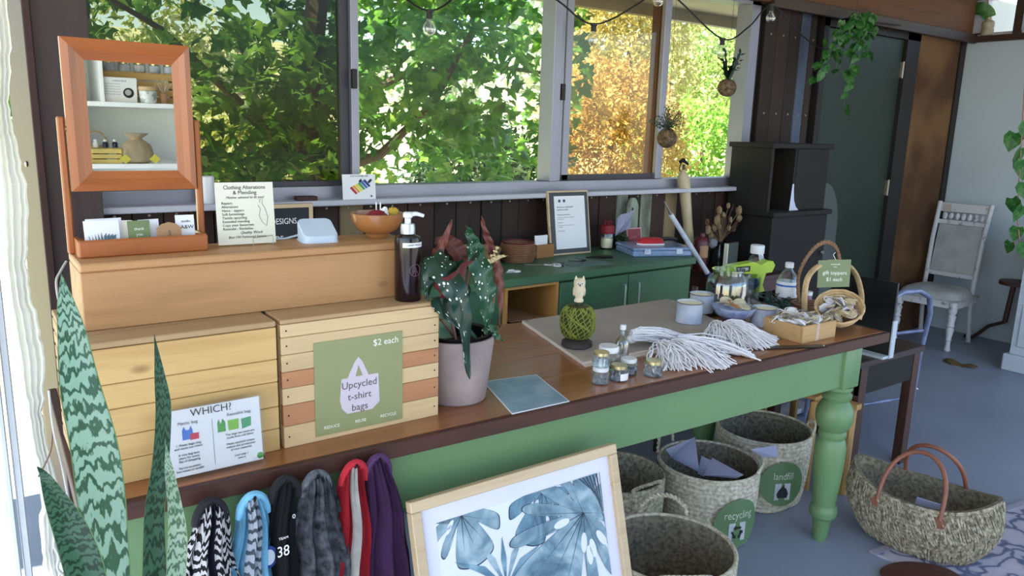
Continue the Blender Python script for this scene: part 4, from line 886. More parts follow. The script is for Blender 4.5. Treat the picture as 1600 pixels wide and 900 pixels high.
t = T('water_bottle', 'clear water bottle with white cap and blue-banded label', 'bottle', (2.86, 1.93, TZ))
b = MB(); b.lathe([(.040, 0), (.046, .006), (.046, .04), (.043, .05), (.046, .06), (.046, .11), (.034, .145), (.016, .168), (.015, .18)], 28); b.build('body', M['jarglass'], t, True)
b = MB(); b.lathe([(.0462, .052), (.0468, .056), (.0468, .108), (.0445, .118)], 28, cap0=False, cap1=False); b.build('paper_label', M['print_white'], t, True)
b = MB(); b.lathe([(.0472, .098), (.0472, .106)], 28, cap0=False, cap1=False); b.build('label_band', C_('blue_ink', '#3d74c9'), t, True)
b = MB(); b.lathe([(.018, .176), (.018, .196), (.015, .199)], 18); b.build('cap', M['whitep'], t, True)
t = T('paint_tube', 'small clear pot of pink paint with a white lid right of the water bottle', 'pot', (2.97, 1.90, TZ))
b = MB(); b.lathe([(.018, 0), (.019, .003), (.019, .05)], 18); b.build('body', mat('dusty_pink_paint', '#8a6f86', .4), t, True); b = MB(); b.cyl((0, 0, .0505), .02, .016, 18); b.build('lid', M['wlid'], t, True)
t = T('green_tangle', 'dark green foil tangle under the green toppers sign', 'decoration', (2.70, 1.86, TZ))
b = MB()
rg = random.Random(4)
for k in range(26):
    p = Vector((rg.uniform(-.04, .04), rg.uniform(-.03, .03), .02)); pts = []
    for j in range(6): pts.append(p.copy()); p = p + Vector((rg.uniform(-.03, .03), rg.uniform(-.03, .03), rg.uniform(-.01, .025))); p.z = max(.004, min(p.z, .075))
    b.tube(pts, .003, 4)
o = b.build('strands', mat('dark_green_foil', '#17382e', .3), t, True); o['kind'] = 'stuff'
# ---- wooden tray of gift toppers
M['traywood'] = wood('tray_pine', '#bd9868', '#8f6c42', 'x', .6, 1, False, .04)
ang = -.0
t = T('wooden_tray', 'small open pine box tied with string, heaped with white toppers, at the table edge', 'box', (2.505, 1.622, TZ), -.02)
tw_, td_, th_ = .200, .170, .064
for a, c_, nm in (((-tw_ / 2, -td_ / 2, 0), (tw_ / 2, -td_ / 2 + .010, th_), 'front_board'), ((-tw_ / 2, td_ / 2 - .010, 0), (tw_ / 2, td_ / 2, th_), 'back_board'), ((-tw_ / 2, -td_ / 2 + .0105, 0), (-tw_ / 2 + .010, td_ / 2 - .0105, th_ - .002), 'end_board'), ((tw_ / 2 - .010, -td_ / 2 + .0105, 0), (tw_ / 2, td_ / 2 - .0105, th_ - .002), 'end_board'), ((-tw_ / 2 + .0105, -td_ / 2 + .0105, 0), (tw_ / 2 - .0105, td_ / 2 - .0105, .006), 'bottom_board')):
    b = MB(); b.mm(a, c_, bev=.001); b.build(nm, M['traywood'], t)
b = MB()
for dx_ in (-.02, -.012): b.tube([(dx_, -td_ / 2 - .0015, -.0 + .001), (dx_ + .004, -td_ / 2 - .0015, th_ + .001), (dx_, td_ / 2 + .0015, th_ + .02), (dx_, td_ / 2 + .0015, .001)], .0012, 5)
b.build('string', M['cotton'], t)
M['birch'] = mat('pale_slices', '#cdbb98', .7, var=.12, vs=40); M['lace'] = mat('grey_ribbon', '#8c8894', .7, var=.2, vs=60)
def topper(lab, x, y, z, i, grp):
    rg = random.Random(i * 7 + 3); t = T('gift_topper', lab, 'topper', (x, y, z), rg.uniform(0, 6), grp)
    k = i % 3
    b = MB(); b.lathe([(.020, -.003), (.021, 0), (.020, .003)], 14); b.build('disc', M['birch'] if k else M['print_white'], t, True, rot=(rg.uniform(.2, 1.2), 0, 0))
    b = MB()
    for s in range(2):
        b.tube([(.026 * math.cos(a_ * .6 + s) , .016 * math.sin(a_ * .6 + s) + .008 * s, .004 + .012 * math.sin(a_ * .5 + s)) for a_ in range(10)], .0014, 4)
    b.build('ribbon', [M['cotton'], M['lace'], M['birch']][k], t, True)
rg = random.Random(21)
for i in range(22):
    x = 2.505 + (i % 6 - 2.5) * .031 + rg.uniform(-.004, .004); y = 1.622 + ((i // 6) - 1.5) * .036
    topper('pale wooden and white cord gift toppers heaped in the small pine box', x, y, TZ + .056 + rg.uniform(0, .018), i, 'toppers in the pine box')
t = T('black_strap', 'flat black strap lying from under the pine box to the table edge', 'strap', (2.33, 1.53, TZ), -.42)
b = MB(); b.mm((-.11, -.018, .0004), (.13, .018, .0045), bev=.0015); b.build('band', M['blackp'], t)
b = MB(); b.ball((.118, -.008, .0055), .004, 8, 5); b.build('stud', M['screw'], t, True)
# ---- shallow woven basket of toppers
M['cane'] = mat('cane', '#c2a478', .6, var=.15, vs=40, bump=.3, bs=120); M['caned'] = mat('dark_cane', '#8a6547', .6, var=.2, vs=60, bump=.4, bs=150)
RBM = Matrix.Translation((2.72, 1.60, TZ + .048)) @ Matrix.Rotation(.62, 4, Vector((.51, -.86, 0)).normalized())
t = T('round_basket', 'shallow round cane basket of ribboned toppers at the table end', 'basket', RBM.to_translation()); t.rotation_euler = RBM.to_euler()
b = MB()
for k in range(7):
    rr_ = .052 + .034 * (k / 6) ** .7; z = .006 + .009 * k
    b.tube([(rr_ * math.cos(a * PI / 16), rr_ * math.sin(a * PI / 16), z + .0015 * math.sin(a * 4)) for a in range(32)], .0048, 6, closed=True)
b.build('side_coils', M['cane'], t, True)
b = MB(); b.lathe([(.0525, .001), (.0525, .007), (.001, .008)], 24, cap1=False); b.build('base', M['caned'], t, True)
rg = random.Random(31)
for i in range(18):
    a = i * 2.4; rr_ = .062 * (i / 18) ** .5
    q3 = RBM @ Vector((rr_ * math.cos(a), rr_ * math.sin(a), .040 + rg.uniform(0, .02))); topper('purple-grey ribboned gift toppers heaped in the round cane basket', q3.x, q3.y, q3.z, i + 40, 'toppers in the cane basket')
# tall looped handle basket behind, with the green sign
t = T('handled_basket', 'cane basket with two tall arched handles behind the pine box', 'basket', (2.80, 1.73, TZ))
def arch(c, dx_, dy_, h, n=18): return [(c[0] + dx_ * math.cos(PI * k / n), c[1] + dy_ * math.cos(PI * k / n), c[2] + h * math.sin(PI * k / n)) for k in range(n + 1)]
o_ = Vector((2.80, 1.73, TZ))
hl = [PY(*q, 1.70) - o_ for q in ((1258, 495), (1257, 465), (1262, 435), (1277, 417), (1300, 408), (1322, 412), (1338, 430), (1346, 460), (1345, 485), (1342, 499))]
def smooth(P, k_=6):
    Q = []
    for i in range(len(P) - 1):
        p0, p1, p2, p3 = P[max(i - 1, 0)], P[i], P[i + 1], P[min(i + 2, len(P) - 1)]
        for k in range(k_): f = k / k_; Q.append(.5 * ((2 * p1) + (-p0 + p2) * f + (2 * p0 - 5 * p1 + 4 * p2 - p3) * f * f + (-p0 + 3 * p1 - 3 * p2 + p3) * f ** 3))
    return Q + [P[-1]]
b = MB(); b.tube(smooth(hl), .0125, 10, flat=.6); b.build('handle', M['cane'], t, True)
hl = [PY(*q, 1.86) - o_ for q in ((1248, 470), (1247, 435), (1256, 410), (1272, 388), (1290, 378), (1306, 386), (1312, 405), (1313, 430))]
def twist(pts, r, n, mtn, nm, par, turns=9):
    P = [Vector(p) for p in pts]; 
    for ph in range(n):
        b = MB(); Q = []
        m_ = 60
        for k in range(m_ + 1):
            f = k / m_ * (len(P) - 1); i = min(int(f), len(P) - 2); u = f - i; p = P[i].lerp(P[i + 1], u); a = 2 * PI * (ph / n + turns * k / m_)
            Q.append(p + Vector((r * .6 * math.cos(a), 0, r * .6 * math.sin(a))))
        b.tube(Q, r * .6, 6); b.build(nm, mtn, par, True)
twist(smooth(hl, 3), .009, 3, M['caned'], 'handle_strand', t)
b = MB()
for k in range(5):
    rr_ = .058 + .004 * k; b.tube([(.06 + rr_ * math.cos(a * PI / 16), .08 + rr_ * math.sin(a * PI / 16), .005 + .009 * k) for a in range(32)], .0048, 6, closed=True)
b.cyl((.06, .08, 0), .058, .006, 20); b.build('body', M['caned'], t, True)
t = T('sign_card', 'olive green card reading gift toppers $1 each tied to the basket handle', 'sign', PY(1304, 428, 1.66), rot=(-.05, 0, -.55))
sw, sh_ = .130, .115
M['olive2'] = mat('olive_card', '#75805a', .6, var=.03, bump=0)
flat([(-.066, -.055), (.064, -.050), (.062, .058), (-.070, .052)], 0, .0016).build('sheet', M['olive2'], t)
text('gift toppers', .021, upat(0, -.0015, .004), M['white_ink'], t); text('$1 each', .021, upat(0, -.0015, -.022), M['white_ink'], t); text('handmade', .009, upat(0, -.0015, .038), M['white_ink'], t); text('local', .007, upat(0, -.0015, .028), M['white_ink'], t)
b = MB(); b.tube([(0, 0, .055), (-.01, .004, .075), (0, .01, .083)], .0012, 5); b.build('string', M['cotton'], t)
# ================================================================== CLOTHES HANGING ON THE APRON
M['hook'] = mat('dark_hook', '#2a2523', .4, .6, bump=0)
def cloth_mat(name, col, col2=None, vs=30, rough=.9): return mat(name, col, rough, var=.1, vs=vs, bump=.35, bs=160, col2=col2, dist=.001)
M['c_black'] = cloth_mat('black_jersey', '#141417'); M['c_red'] = cloth_mat('red_jersey', '#b3202f'); M['c_purple'] = cloth_mat('purple_jersey', '#4c2a55'); M['c_cyan'] = cloth_mat('light_blue_jersey', '#77b5d6'); M['c_knit'] = cloth_mat('charcoal_knit', '#73767f', '#1f2126', 55); M['c_white'] = cloth_mat('white_jersey', '#c9c3bd')
M['c_zebra'] = stripes('zebra_stripes', '#e0dde0', '#15131b', 17, 1, 1.4, .5, .85, 3); M['c_fine'] = stripes('fine_grey_stripes', '#c4ccd8', '#59636f', 16, 1, .5, .62, .85, 3); M['c_navy'] = cloth_mat('navy_jersey', '#2a3f86')
def hang(lab, top, xl, xr, ybot, mts, seed, group='upcycled t-shirt bags hung on the table front', folds=3.2, tw=.028, extra=None):
    """a garment hung over a hook at pixel top; xl/xr are its bottom corners; mts = list of (u0,u1,material,partname)"""
    p = PY(*top, 1.50); t = T('hung_bag', lab, 'bag', (p.x, 1.505, p.z), 0, group)
    L_ = PY(xl, ybot, 1.46); Rr = PY(xr, ybot, 1.46); a, c_ = L_.x - p.x, Rr.x - p.x; zb = L_.z - p.z - .22
    a2 = a - (0 - a) * .25; c2 = c_ + c_ * .25
    rg = random.Random(seed); ph = rg.uniform(0, 6)
    def fn(u, v, off=0):
        g = min(1, (v * 1.9)) ** .85; l = -tw + (a2 * 1.0 + tw) * g; r = tw + (c2 - tw) * g
        sag = .02 * math.sin(PI * min(1, v * 2.2)) if v < .45 else 0
        x = l + (r - l) * u + .004 * math.sin(v * 13 + ph)
        arc = math.sin(PI * u) ** .6
        y = -.004 - (.018 + .045 * g) * arc * (1 - .25 * g) - .010 * g ** .5 * math.sin(u * 2 * PI * folds + ph + v * 1.5) - .004 * math.sin(u * 2 * PI * folds * 2.3 + ph * 2 + v * 4)
        z = .012 * math.sin(PI * u) - v * (-zb) - .0
        return Vector((x, y - off, z))
    for u0, u1, mt_, nm in mts:
        b = MB(); b.grid(lambda u, v: fn(u0 + (u1 - u0) * u, v), max(6, int(36 * (u1 - u0))), 46, .0025); b.build(nm, mt_, t, True, sharp=70)
    # strap loop over the hook
    b = MB(); b.tube([(-tw * math.cos(q), -.010 - .004 * math.sin(q), -.030 + .046 * math.sin(q)) for q in [PI * k / 14 for k in range(15)]], .0095, 8); b.build('strap', mts[0][2], t, True)
    b = MB(); b.tube([(0, .0, .008), (0, -.02, .006), (0, -.026, .016)], .0035, 6); b.build('hook', M['hook'], t, True)
    return t, fn
hang('black and white zebra-striped bag hanging leftmost under the table edge', (327, 792), 294, 376, 900, [(0, .42, M['c_zebra'], 'panel'), (.42, .55, cloth_mat('deep_navy', '#17142a'), 'side_gap'), (.55, 1, M['c_zebra'], 'panel')], 1)
t, fn = hang('light blue bag with fine grey striped collar and a round dark badge', (394, 782), 368, 438, 900, [(0, .28, M['c_cyan'], 'panel'), (.28, .62, M['c_fine'], 'striped_panel'), (.62, 1, M['c_cyan'], 'panel')], 2)
def badge(t, fn, u, v, r, m1, m2, n=20):
    b = MB(); c_ = fn(u, v, .006)
    b.prism([(c_.x + r * math.cos(2 * PI * k / n), c_.z + r * 1.5 * math.sin(2 * PI * k / n)) for k in range(n)], -.001, .001, Matrix.Translation((0, c_.y, 0)) @ UP); o = b.build('badge', m1, t)
    b = MB(); b.prism([(c_.x + r * .7 * math.cos(2 * PI * k / n), c_.z + r * 1.05 * math.sin(2 * PI * k / n)) for k in range(n)], .0011, .002, Matrix.Translation((0, c_.y, 0)) @ UP); b.build('badge_centre', m2, o)
badge(t, fn, .80, .36, .017, M['c_navy'], M['c_fine'])
t, fn = hang('plain black bag with white number print and a black and white top strap', (443, 757), 420, 468, 900, [(0, 1, M['c_black'], 'panel')], 3, folds=2)
c_ = fn(.40, .33, .012); text('38', .034, upat(c_.x, c_.y - .004, c_.z), M['print_white'], t, sx=.8)
c_ = fn(.42, .26, .012); text('TEAM', .008, upat(c_.x, c_.y - .004, c_.z), M['print_white'], t)
c_ = fn(.78, .17, .012); text('0', .014, upat(c_.x, c_.y - .003, c_.z), M['print_white'], t)
hang('charcoal and grey flecked knit bag hanging between the black and the red bag', (492, 748), 464, 562, 900, [(0, 1, M['c_knit'], 'panel')], 4, folds=4)
hang('red bag with a white centre panel beside the purple bag', (552, 732), 530, 588, 900, [(0, .36, M['c_red'], 'panel'), (.36, .60, M['c_white'], 'white_panel'), (.60, 1, M['c_red'], 'panel')], 5)
hang('purple bag hanging rightmost beside the framed leaf print', (588, 722), 574, 645, 900, [(0, 1, M['c_purple'], 'panel')], 6, folds=3)

# ================================================================== LEANING FRAMED PRINT
M['framew'] = wood('pale_oak_frame', '#c9b190', '#a88a64', 'x', .5, 1, False, .05)
TL, TR = PY(637, 782, 1.455), PY(958, 697, 1.455)
fw = TR.x - TL.x; fh = .78; zt2 = (TL.z + TR.z) / 2; lean = math.asin(min(.9, .20 / fh)); fh = zt2 / math.cos(lean)
ar = T('framed_print', 'large pale oak framed print of blue-green monstera leaves leaning on the table front', 'picture', ((TL.x + TR.x) / 2, 1.455 - fh * math.sin(lean), .002), rot=(-lean, 0, 0))
mw = .026
for nm, a, c_ in (('frame_rail', (-fw / 2, -.012, fh - mw), (fw / 2, .014, fh)), ('frame_rail', (-fw / 2, -.012, 0), (fw / 2, .014, mw)), ('frame_stile', (-fw / 2, -.012, mw + .0005), (-fw / 2 + mw, .014, fh - mw - .0005)), ('frame_stile', (fw / 2 - mw, -.012, mw + .0005), (fw / 2, .014, fh - mw - .0005))):
    b = MB(); b.mm(a, c_, bev=.002); b.build(nm, M['framew'], ar)
M['mount'] = paper('white_mount', '#d9d6e4')
b = MB(); b.mm((-fw / 2 + mw, .002, mw), (fw / 2 - mw, .008, fh - mw)); b.build('mount', M['mount'], ar)
ix0, ix1, iz0, iz1 = -fw / 2 + mw + .038, fw / 2 - mw - .038, mw + .038, fh - mw - .040
b = MB(); b.mm((ix0, .0016, iz0), (ix1, .0021, iz1)); pr_ = b.build('print', paper('print_paper', '#dcdfe8'), ar)
def wc_mat(name, c1, c2, c3): 
    m, nt, b, o = base(name); L = nt.links.new; tc = N(nt, 'ShaderNodeTexCoord'); n1 = N(nt, 'ShaderNodeTexNoise'); n1.inputs['Scale'].default_value = 11; n1.inputs['Detail'].default_value = 8; n1.inputs['Distortion'].default_value = 1.2; L(tc.outputs['Object'], n1.inputs[0])
    r = ramp(nt, [(.32, hx(c1)), (.5, hx(c2)), (.66, hx(c3))]); L(n1.outputs[0], r.inputs[0]); L(r.outputs[0], b.inputs['Base Color']); b.inputs['Roughness'].default_value = .5; return m
M['wc1'] = wc_mat('teal_watercolour', '#48687a', '#7894a2', '#a5b9c2'); M['wc2'] = wc_mat('blue_watercolour', '#2f4f66', '#5a8096', '#86a6b6'); M['wc3'] = paper('dark_vein_ink', '#2c3e50')
def clip(P):
    return [(min(ix1 - .001, max(ix0 + .001, x)), min(iz1 - .001, max(iz0 + .001, z))) for x, z in P]
def monstera(cx, cz, R_, rot, mt_, dep, n=9, seed=0):
    """heart-shaped leaf outline with notches between its lobes, a dark outline sheet behind, and veins"""
    rg = random.Random(seed); ca, sa = math.cos(rot), math.sin(rot); tr = lambda x, z: (cx + x * ca - z * sa, cz + x * sa + z * ca)
    nots = [(s * (.55 + 1.95 * k / (n // 2)) + rg.uniform(-.06, .06), rg.uniform(.55, .78)) for s in (-1, 1) for k in range(n // 2)]
    def rad(th):
        h = .62 + .38 * math.cos(th) ** 2 * (1 if abs(th) < PI / 2 else .35); h *= 1 - .75 * max(0, (abs(th) - 2.6) / .54)
        for a0, d in nots: h *= 1 - d * math.exp(-((th - a0) / .085) ** 2)
        return h
    for off, m_, dd in ((.0035, M['wc3'], dep), (0, mt_, dep - .0002)):
        P = [tr((R_ * rad(th) + off) * math.sin(th), -(R_ * rad(th) + off) * math.cos(th)) for th in [-PI + 2 * PI * k / 240 for k in range(240)]]
        flat(clip(P), dd, .0001).build('leaf_print', m_, pr_)
    for a0 in [0] + [s * (.28 + 1.95 * k / (n // 2)) for s in (-1, 1) for k in range(n // 2 + 1)]:
        e = (R_ * .72 * math.sin(a0), -R_ * .72 * math.cos(a0)); w_ = .0016
        flat(clip([tr(-w_, 0), tr(w_, 0), tr(e[0], e[1])]), dep - .0004, .0001).build('vein_print', M['wc3'], pr_)
    for k in range(5):
        a0 = rg.uniform(-1.8, 1.8); r_ = R_ * rg.uniform(.25, .4); c0 = (r_ * math.sin(a0), -r_ * math.cos(a0)); u = (math.sin(a0), -math.cos(a0)); v = (u[1], -u[0]); l_, w_ = R_ * .09, R_ * .035
        P = [tr(c0[0] + u[0] * l_ * math.cos(t) + v[0] * w_ * math.sin(t), c0[1] + u[1] * l_ * math.cos(t) + v[1] * w_ * math.sin(t)) for t in [2 * PI * j / 12 for j in range(12)]]
        flat(clip(P), dep - .0005, .0001).build('leaf_hole_print', M['pp'], pr_)
M['pp'] = paper('print_white_ground', '#dcdfe8')
W3 = ix1 - ix0; H3 = iz1 - iz0
monstera(ix0 + W3 * .14, iz1 + H3 * .03, .15, .25, M['wc1'], .0011, seed=1)
monstera(ix0 + W3 * .62, iz1 - H3 * .00, .14, -.5, M['wc2'], .0006, seed=2)
rg = random.Random(3); x0_, z0_ = ix0 + W3 * .34, iz1 - H3 * .33
for k in range(15):
    a = PI * (.28 + 1.5 * k / 14); ln = rg.uniform(.17, .26); w_ = .011
    d = (math.cos(a) * ln, math.sin(a) * ln * .9 - .03); nn = (-d[1] / ln * w_, d[0] / ln * w_)
    flat(clip([(x0_, z0_), (x0_ + d[0] * .45 + nn[0], z0_ + d[1] * .45 + nn[1]), (x0_ + d[0], z0_ + d[1] - .03), (x0_ + d[0] * .45 - nn[0], z0_ + d[1] * .45 - nn[1])]), .0002 - .00004 * k, .0001).build('frond_print', [M['wc2'], M['wc1']][k % 2], pr_)
monstera(ix0 + W3 * .86, iz1 - H3 * .15, .30, -.75, M['wc1'], -.0007, n=11, seed=3)
monstera(ix0 + W3 * .22, iz1 - H3 * .66, .20, .5, M['wc2'], -.0014, n=11, seed=4)
monstera(ix0 + W3 * .82, iz1 - H3 * .75, .20, -.3, M['wc1'], -.0021, n=9, seed=5)
for k in range(10):
    flat(clip([(ix1 - .075 + .012 * k, iz1), (ix1 - .070 + .012 * k, iz1), (ix1 - .004, iz1 - .07 - .016 * k)]), -.0028 - .00003 * k, .0001).build('frond_print', M['wc3'], pr_)

# ================================================================== BASKETS
def weave(name, c1, c2):
    m = mat(name, c1, .85, vs=70, bump=.9, bs=260, col2=c2, thr=(.35, .65), dist=.003); return m
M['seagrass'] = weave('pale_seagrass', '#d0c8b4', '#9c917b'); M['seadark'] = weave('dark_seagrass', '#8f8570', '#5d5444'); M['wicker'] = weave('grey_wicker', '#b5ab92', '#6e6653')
M['sticker'] = mat('green_sticker', '#59754f', .45, var=.03, bump=0)
def basket(lab, c, r0, r1, h, mt_, rows=17, sq=0.0, handles=((0, 1), (PI, 1)), lean=(0, 0), grp='woven seagrass baskets under the table', hl_=.06):
    t = T('seagrass_basket', lab, 'basket', (c[0], c[1], 0), 0, grp, rot=(lean[0], lean[1], 0))
    pr = []; n = rows * 4
    def fn(a, k): return (1 + sq * .10 * math.cos(4 * a + PI) * max(0, 1 - k / (n * .7))) * (1 + .006 * math.sin(a * 48 + (k // 4) * PI))
    for k in range(n + 1):
        f = k / n; r = r0 + (r1 - r0) * f ** .8 + .004 * abs(math.sin(PI * f * rows)) + .008 * math.sin(PI * f); pr.append((r, .002 + h * f))
    inner = [(r - .010, z) for r, z in pr[::-1]]
    b = MB(); b.lathe(pr, 96, fn=fn, cap0=True, cap1=False)
    wl = b.build('outer_weave', mt_, t, True, sharp=80)
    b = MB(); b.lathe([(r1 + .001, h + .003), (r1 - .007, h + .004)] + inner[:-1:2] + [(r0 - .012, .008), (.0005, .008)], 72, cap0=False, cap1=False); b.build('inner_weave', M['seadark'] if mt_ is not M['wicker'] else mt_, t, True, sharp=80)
    b = MB(); b.tube([((r1 - .002) * math.cos(k * PI / 30), (r1 - .002) * math.sin(k * PI / 30), h + .004) for k in range(60)], .0065, 8, closed=True); b.build('rim', mt_, t, True)
    for a, up in handles:
        hp = []
        for k in range(13):
            q = PI * k / 12; aa = a + .38 * math.cos(q); hp.append(((r1 + .004 + .01 * math.sin(q) * (1 - up)) * math.cos(aa), (r1 + .004) * math.sin(aa), h + .004 + hl_ * math.sin(q) * up + .01))
        twist(hp, .0075, 2, mt_, 'handle', t, 8)
    return t
ba = basket('front pale seagrass basket, empty, with the looped handle nearest the framed print', (1.70, 1.47), .17, .205, .31, M['seagrass'], handles=((-2.15, .25), (.85, 1)))
bb = basket('dark empty seagrass basket behind the front pale one', (1.94, 1.97), .16, .185, .30, M['wicker'], handles=((1.3, 1), (-1.6, .3)))
bc = basket('seagrass basket with the recycling sticker, holding folded white paper', (2.31, 1.83), .160, .195, .31, M['seagrass'], sq=.6, handles=((1.9, 1.6), (-.9, .15)))
bd = basket('seagrass basket with the landfill sticker beside the turned table leg', (2.78, 1.92), .165, .20, .32, M['seagrass'], sq=.6, handles=((1.9, 1.3), (-.85, .4)))
def sticker(t, r0_, az, z, rad, lines):
    """round sticker bent round the basket side"""
    def pt(x, zz, off): a = az + x / (r0_ + off); return Vector(((r0_ + off) * math.cos(a), (r0_ + off) * math.sin(a), z + zz))
    b = MB(); n = 40; c_ = b.b.verts.new(pt(0, 0, .004)); ring1 = [b.b.verts.new(pt(rad * .5 * math.cos(2 * PI * k / n), rad * .5 * math.sin(2 * PI * k / n), .004)) for k in range(n)]; ring = [b.b.verts.new(pt(rad * math.cos(2 * PI * k / n), rad * math.sin(2 * PI * k / n), .004)) for k in range(n)]
    for k in range(n): b.b.faces.new((c_, ring1[k], ring1[(k + 1) % n])); b.b.faces.new((ring1[k], ring[k], ring[(k + 1) % n], ring1[(k + 1) % n]))
    s = b.build('sticker', M['sticker'], t, True); 
    def wrap(o, off):
        for v in o.data.vertices: v.co = pt(v.co.x, v.co.y, off)
    o = text(lines, rad * .46, Matrix.Translation((0, rad * .36, 0)), M['white_ink'], s, sx=.78); wrap(o, .0056)
    return s, wrap
def wpoly(s, wrap, pts, off, mt_, nm):
    b = MB(); b.prism(pts, 0, .0001); o = b.build(nm, mt_, s); wrap(o, off); return o
az = math.atan2(-1.0, .05)
s, wr_ = sticker(bc, .203, math.radians(-104), .150, .098, 'recycling')
wpoly(s, wr_, [(-.040, -.070), (.034, -.070), (.034, .004), (-.040, .004)], .0062, M['print_white'], 'symbol_panel')
for k in range(3):
    a = k * 2 * PI / 3 + PI / 2; cx_, cz_ = -.003, -.034
    def rp(x, y, a=a): return (cx_ + x * math.cos(a) - y * math.sin(a), cz_ + x * math.sin(a) + y * math.cos(a))
    wpoly(s, wr_, [rp(.014, -.017), rp(.022, -.017), rp(.022, .006), rp(.028, .006), rp(.018, .018), rp(.008, .006), rp(.014, .006)], .0068, M['ink'], 'recycling_arrow')
s, wr_ = sticker(bd, .209, math.radians(-118), .155, .098, 'landfill')
wpoly(s, wr_, [(-.034, -.070), (.034, -.070), (.034, .004), (-.034, .004)], .0062, M['print_white'], 'symbol_panel')
wpoly(s, wr_, [(-.022, -.060), (.020, -.060), (.025, -.040), (.016, -.020), (.004, -.010), (.006, .000), (.001, -.002), (-.003, -.010), (-.016, -.022), (-.026, -.042)], .0068, M['ink'], 'bag_symbol')
M['paperw'] = paper('folded_white_paper', '#c3c6e0')
def sheet(lab, pix, z, name='paper_sheet', tilt=.10):
    P = []
    for i, (x, y) in enumerate(pix): P.append(PZ(x, y, z + (tilt if i in (0, 1) else 0)))
    c_ = sum(P, Vector()) / len(P); b = MB(); V = [b.b.verts.new(p - c_) for p in P]; f = b.b.faces.new(V); bmesh.ops.solidify(b.b, geom=[f], thickness=.0015)
    return b.build(name, M['paperw'], None, loc=c_, label=lab, cat='paper', group='papers standing in the baskets')
sheet('pale lilac folded sheet standing at the back left of the recycling basket', [(1040, 702), (1086, 683), (1093, 738), (1050, 716)], .30)
sheet('small lilac sheet wedged low between the two larger sheets in the recycling basket', [(1096, 712), (1112, 720), (1100, 745), (1090, 740)], .29, tilt=.05)
sheet('pale lilac sheet lying tilted across the recycling basket front', [(1113, 715), (1162, 742), (1150, 748), (1099, 743)], .31, tilt=.04)
o = sheet('white card with a dark printed mark in the landfill basket', [(1172, 702), (1213, 696), (1216, 714), (1190, 714)], .30, tilt=.04)
# big wicker carry bag on the floor, right
M['wick2'] = weave('thick_wicker', '#b9ae96', '#6a5f49'); M['leather'] = mat('tan_leather', '#8a5340', .45, var=.1, vs=20, bump=.1)
wb_ = T('wicker_bag', 'deep boat-shaped woven bag with two tan leather handles on the floor by the rug', 'bag', (2.97, 1.31, 0), -1.42)
LX, LY, LH = .265, .15, .225
def boat(a, f, off=0):
    fl = f; taper = .70 + .36 * math.sin(min(1, fl * 1.15) * PI * .62); z = LH * fl * (1 + .26 * abs(math.cos(a)) ** 3 * fl)
    return Vector(((LX * taper + off) * math.cos(a) * (1 - .04 * fl), (LY * (taper + .08 * (1 - fl)) + off) * math.sin(a), z + .004))
b = MB(); rows = 15
nA = 110
V = [[None] * nA for _ in range(rows * 4 + 1)]
for k in range(rows * 4 + 1):
    f = k / (rows * 4)
    for i in range(nA):
        a = 2 * PI * i / nA; off = .006 * abs(math.sin(PI * f * rows)) + .003 * math.sin(a * 55 + (k // 4) * PI)
        V[k][i] = b.b.verts.new(boat(a, f, off))
for k in range(rows * 4):
    for i in range(nA): b.b.faces.new((V[k][i], V[k][(i + 1) % nA], V[k + 1][(i + 1) % nA], V[k + 1][i]))
b.b.faces.new(V[0][::-1]); b.build('outer_weave', M['wick2'], wb_, True, sharp=80)
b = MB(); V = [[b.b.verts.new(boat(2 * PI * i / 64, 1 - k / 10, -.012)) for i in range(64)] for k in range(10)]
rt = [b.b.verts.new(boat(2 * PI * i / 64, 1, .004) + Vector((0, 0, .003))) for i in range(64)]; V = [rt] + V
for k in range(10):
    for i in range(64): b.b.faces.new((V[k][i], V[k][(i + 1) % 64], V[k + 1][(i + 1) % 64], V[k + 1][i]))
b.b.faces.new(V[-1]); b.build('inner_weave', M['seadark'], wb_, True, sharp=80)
b = MB(); rg = random.Random(8)
for k in range(1500):
    a = rg.uniform(0, 2 * PI); f = rg.uniform(.12, 1.0); p = boat(a, f, .005); d = boat(a + rg.uniform(.02, .08), f - rg.uniform(.08, .16), .012) - p; b.tube([p, p + d * .5 + Vector((0, 0, .002)), p + d], [.003, .0048, .002], 4)
o = b.build('straw_ends', M['wick2'], wb_, True); o['kind'] = 'stuff'
for s in (-1, 1):
    pA = boat(PI / 2 * s + .42 * s, .86, .010); pB_ = boat(PI / 2 * s - .42 * s, .86, .010); top = Vector(((pA.x + pB_.x) / 2, s * .045, .40))
    pts = []
    for k in range(19):
        q = PI * k / 18; pts.append(Vector(((pA.x + pB_.x) / 2 + (pA.x - pB_.x) / 2 * math.cos(q) * (1 + .1 * math.sin(q)), pA.y + (top.y - pA.y) * math.sin(q), pA.z + (top.z - pA.z) * math.sin(q) ** .8)))
    b = MB(); b.tube(pts, .0085, 10); hd = b.build('handle', M['leather'], wb_, True)
    for p in (pA, pB_):
        b = MB(); b.lathe([(.022, 0), (.022, .004), (.018, .006), (.004, .007)], 16, mt=Matrix.Rotation(PI / 2 * s, 4, 'X'), c=(p.x, p.y + .001 * s, p.z - .01)); b.build('leather_disc', M['leather'], hd, True)
b = MB(); b.box((.03, .0, .16), (.10, .002, .09), (.35, .1, .3)); b.build('paper_card', M['paperw'], None, loc=wb_.location, rot=(0, 0, -1.42), label='small white card standing inside the wicker bag', cat='card')
b = MB(); b.ball((0, 0, 0), .10, 18, 10, (1.6, .8, .30), .03, 4); b.build('dark_cloth', cloth_mat('dark_filling', '#1d1916'), None, True, loc=(2.97, 1.31, .06), rot=(0, 0, -1.42), label='dark cloth lying in the bottom of the wicker bag', cat='cloth')
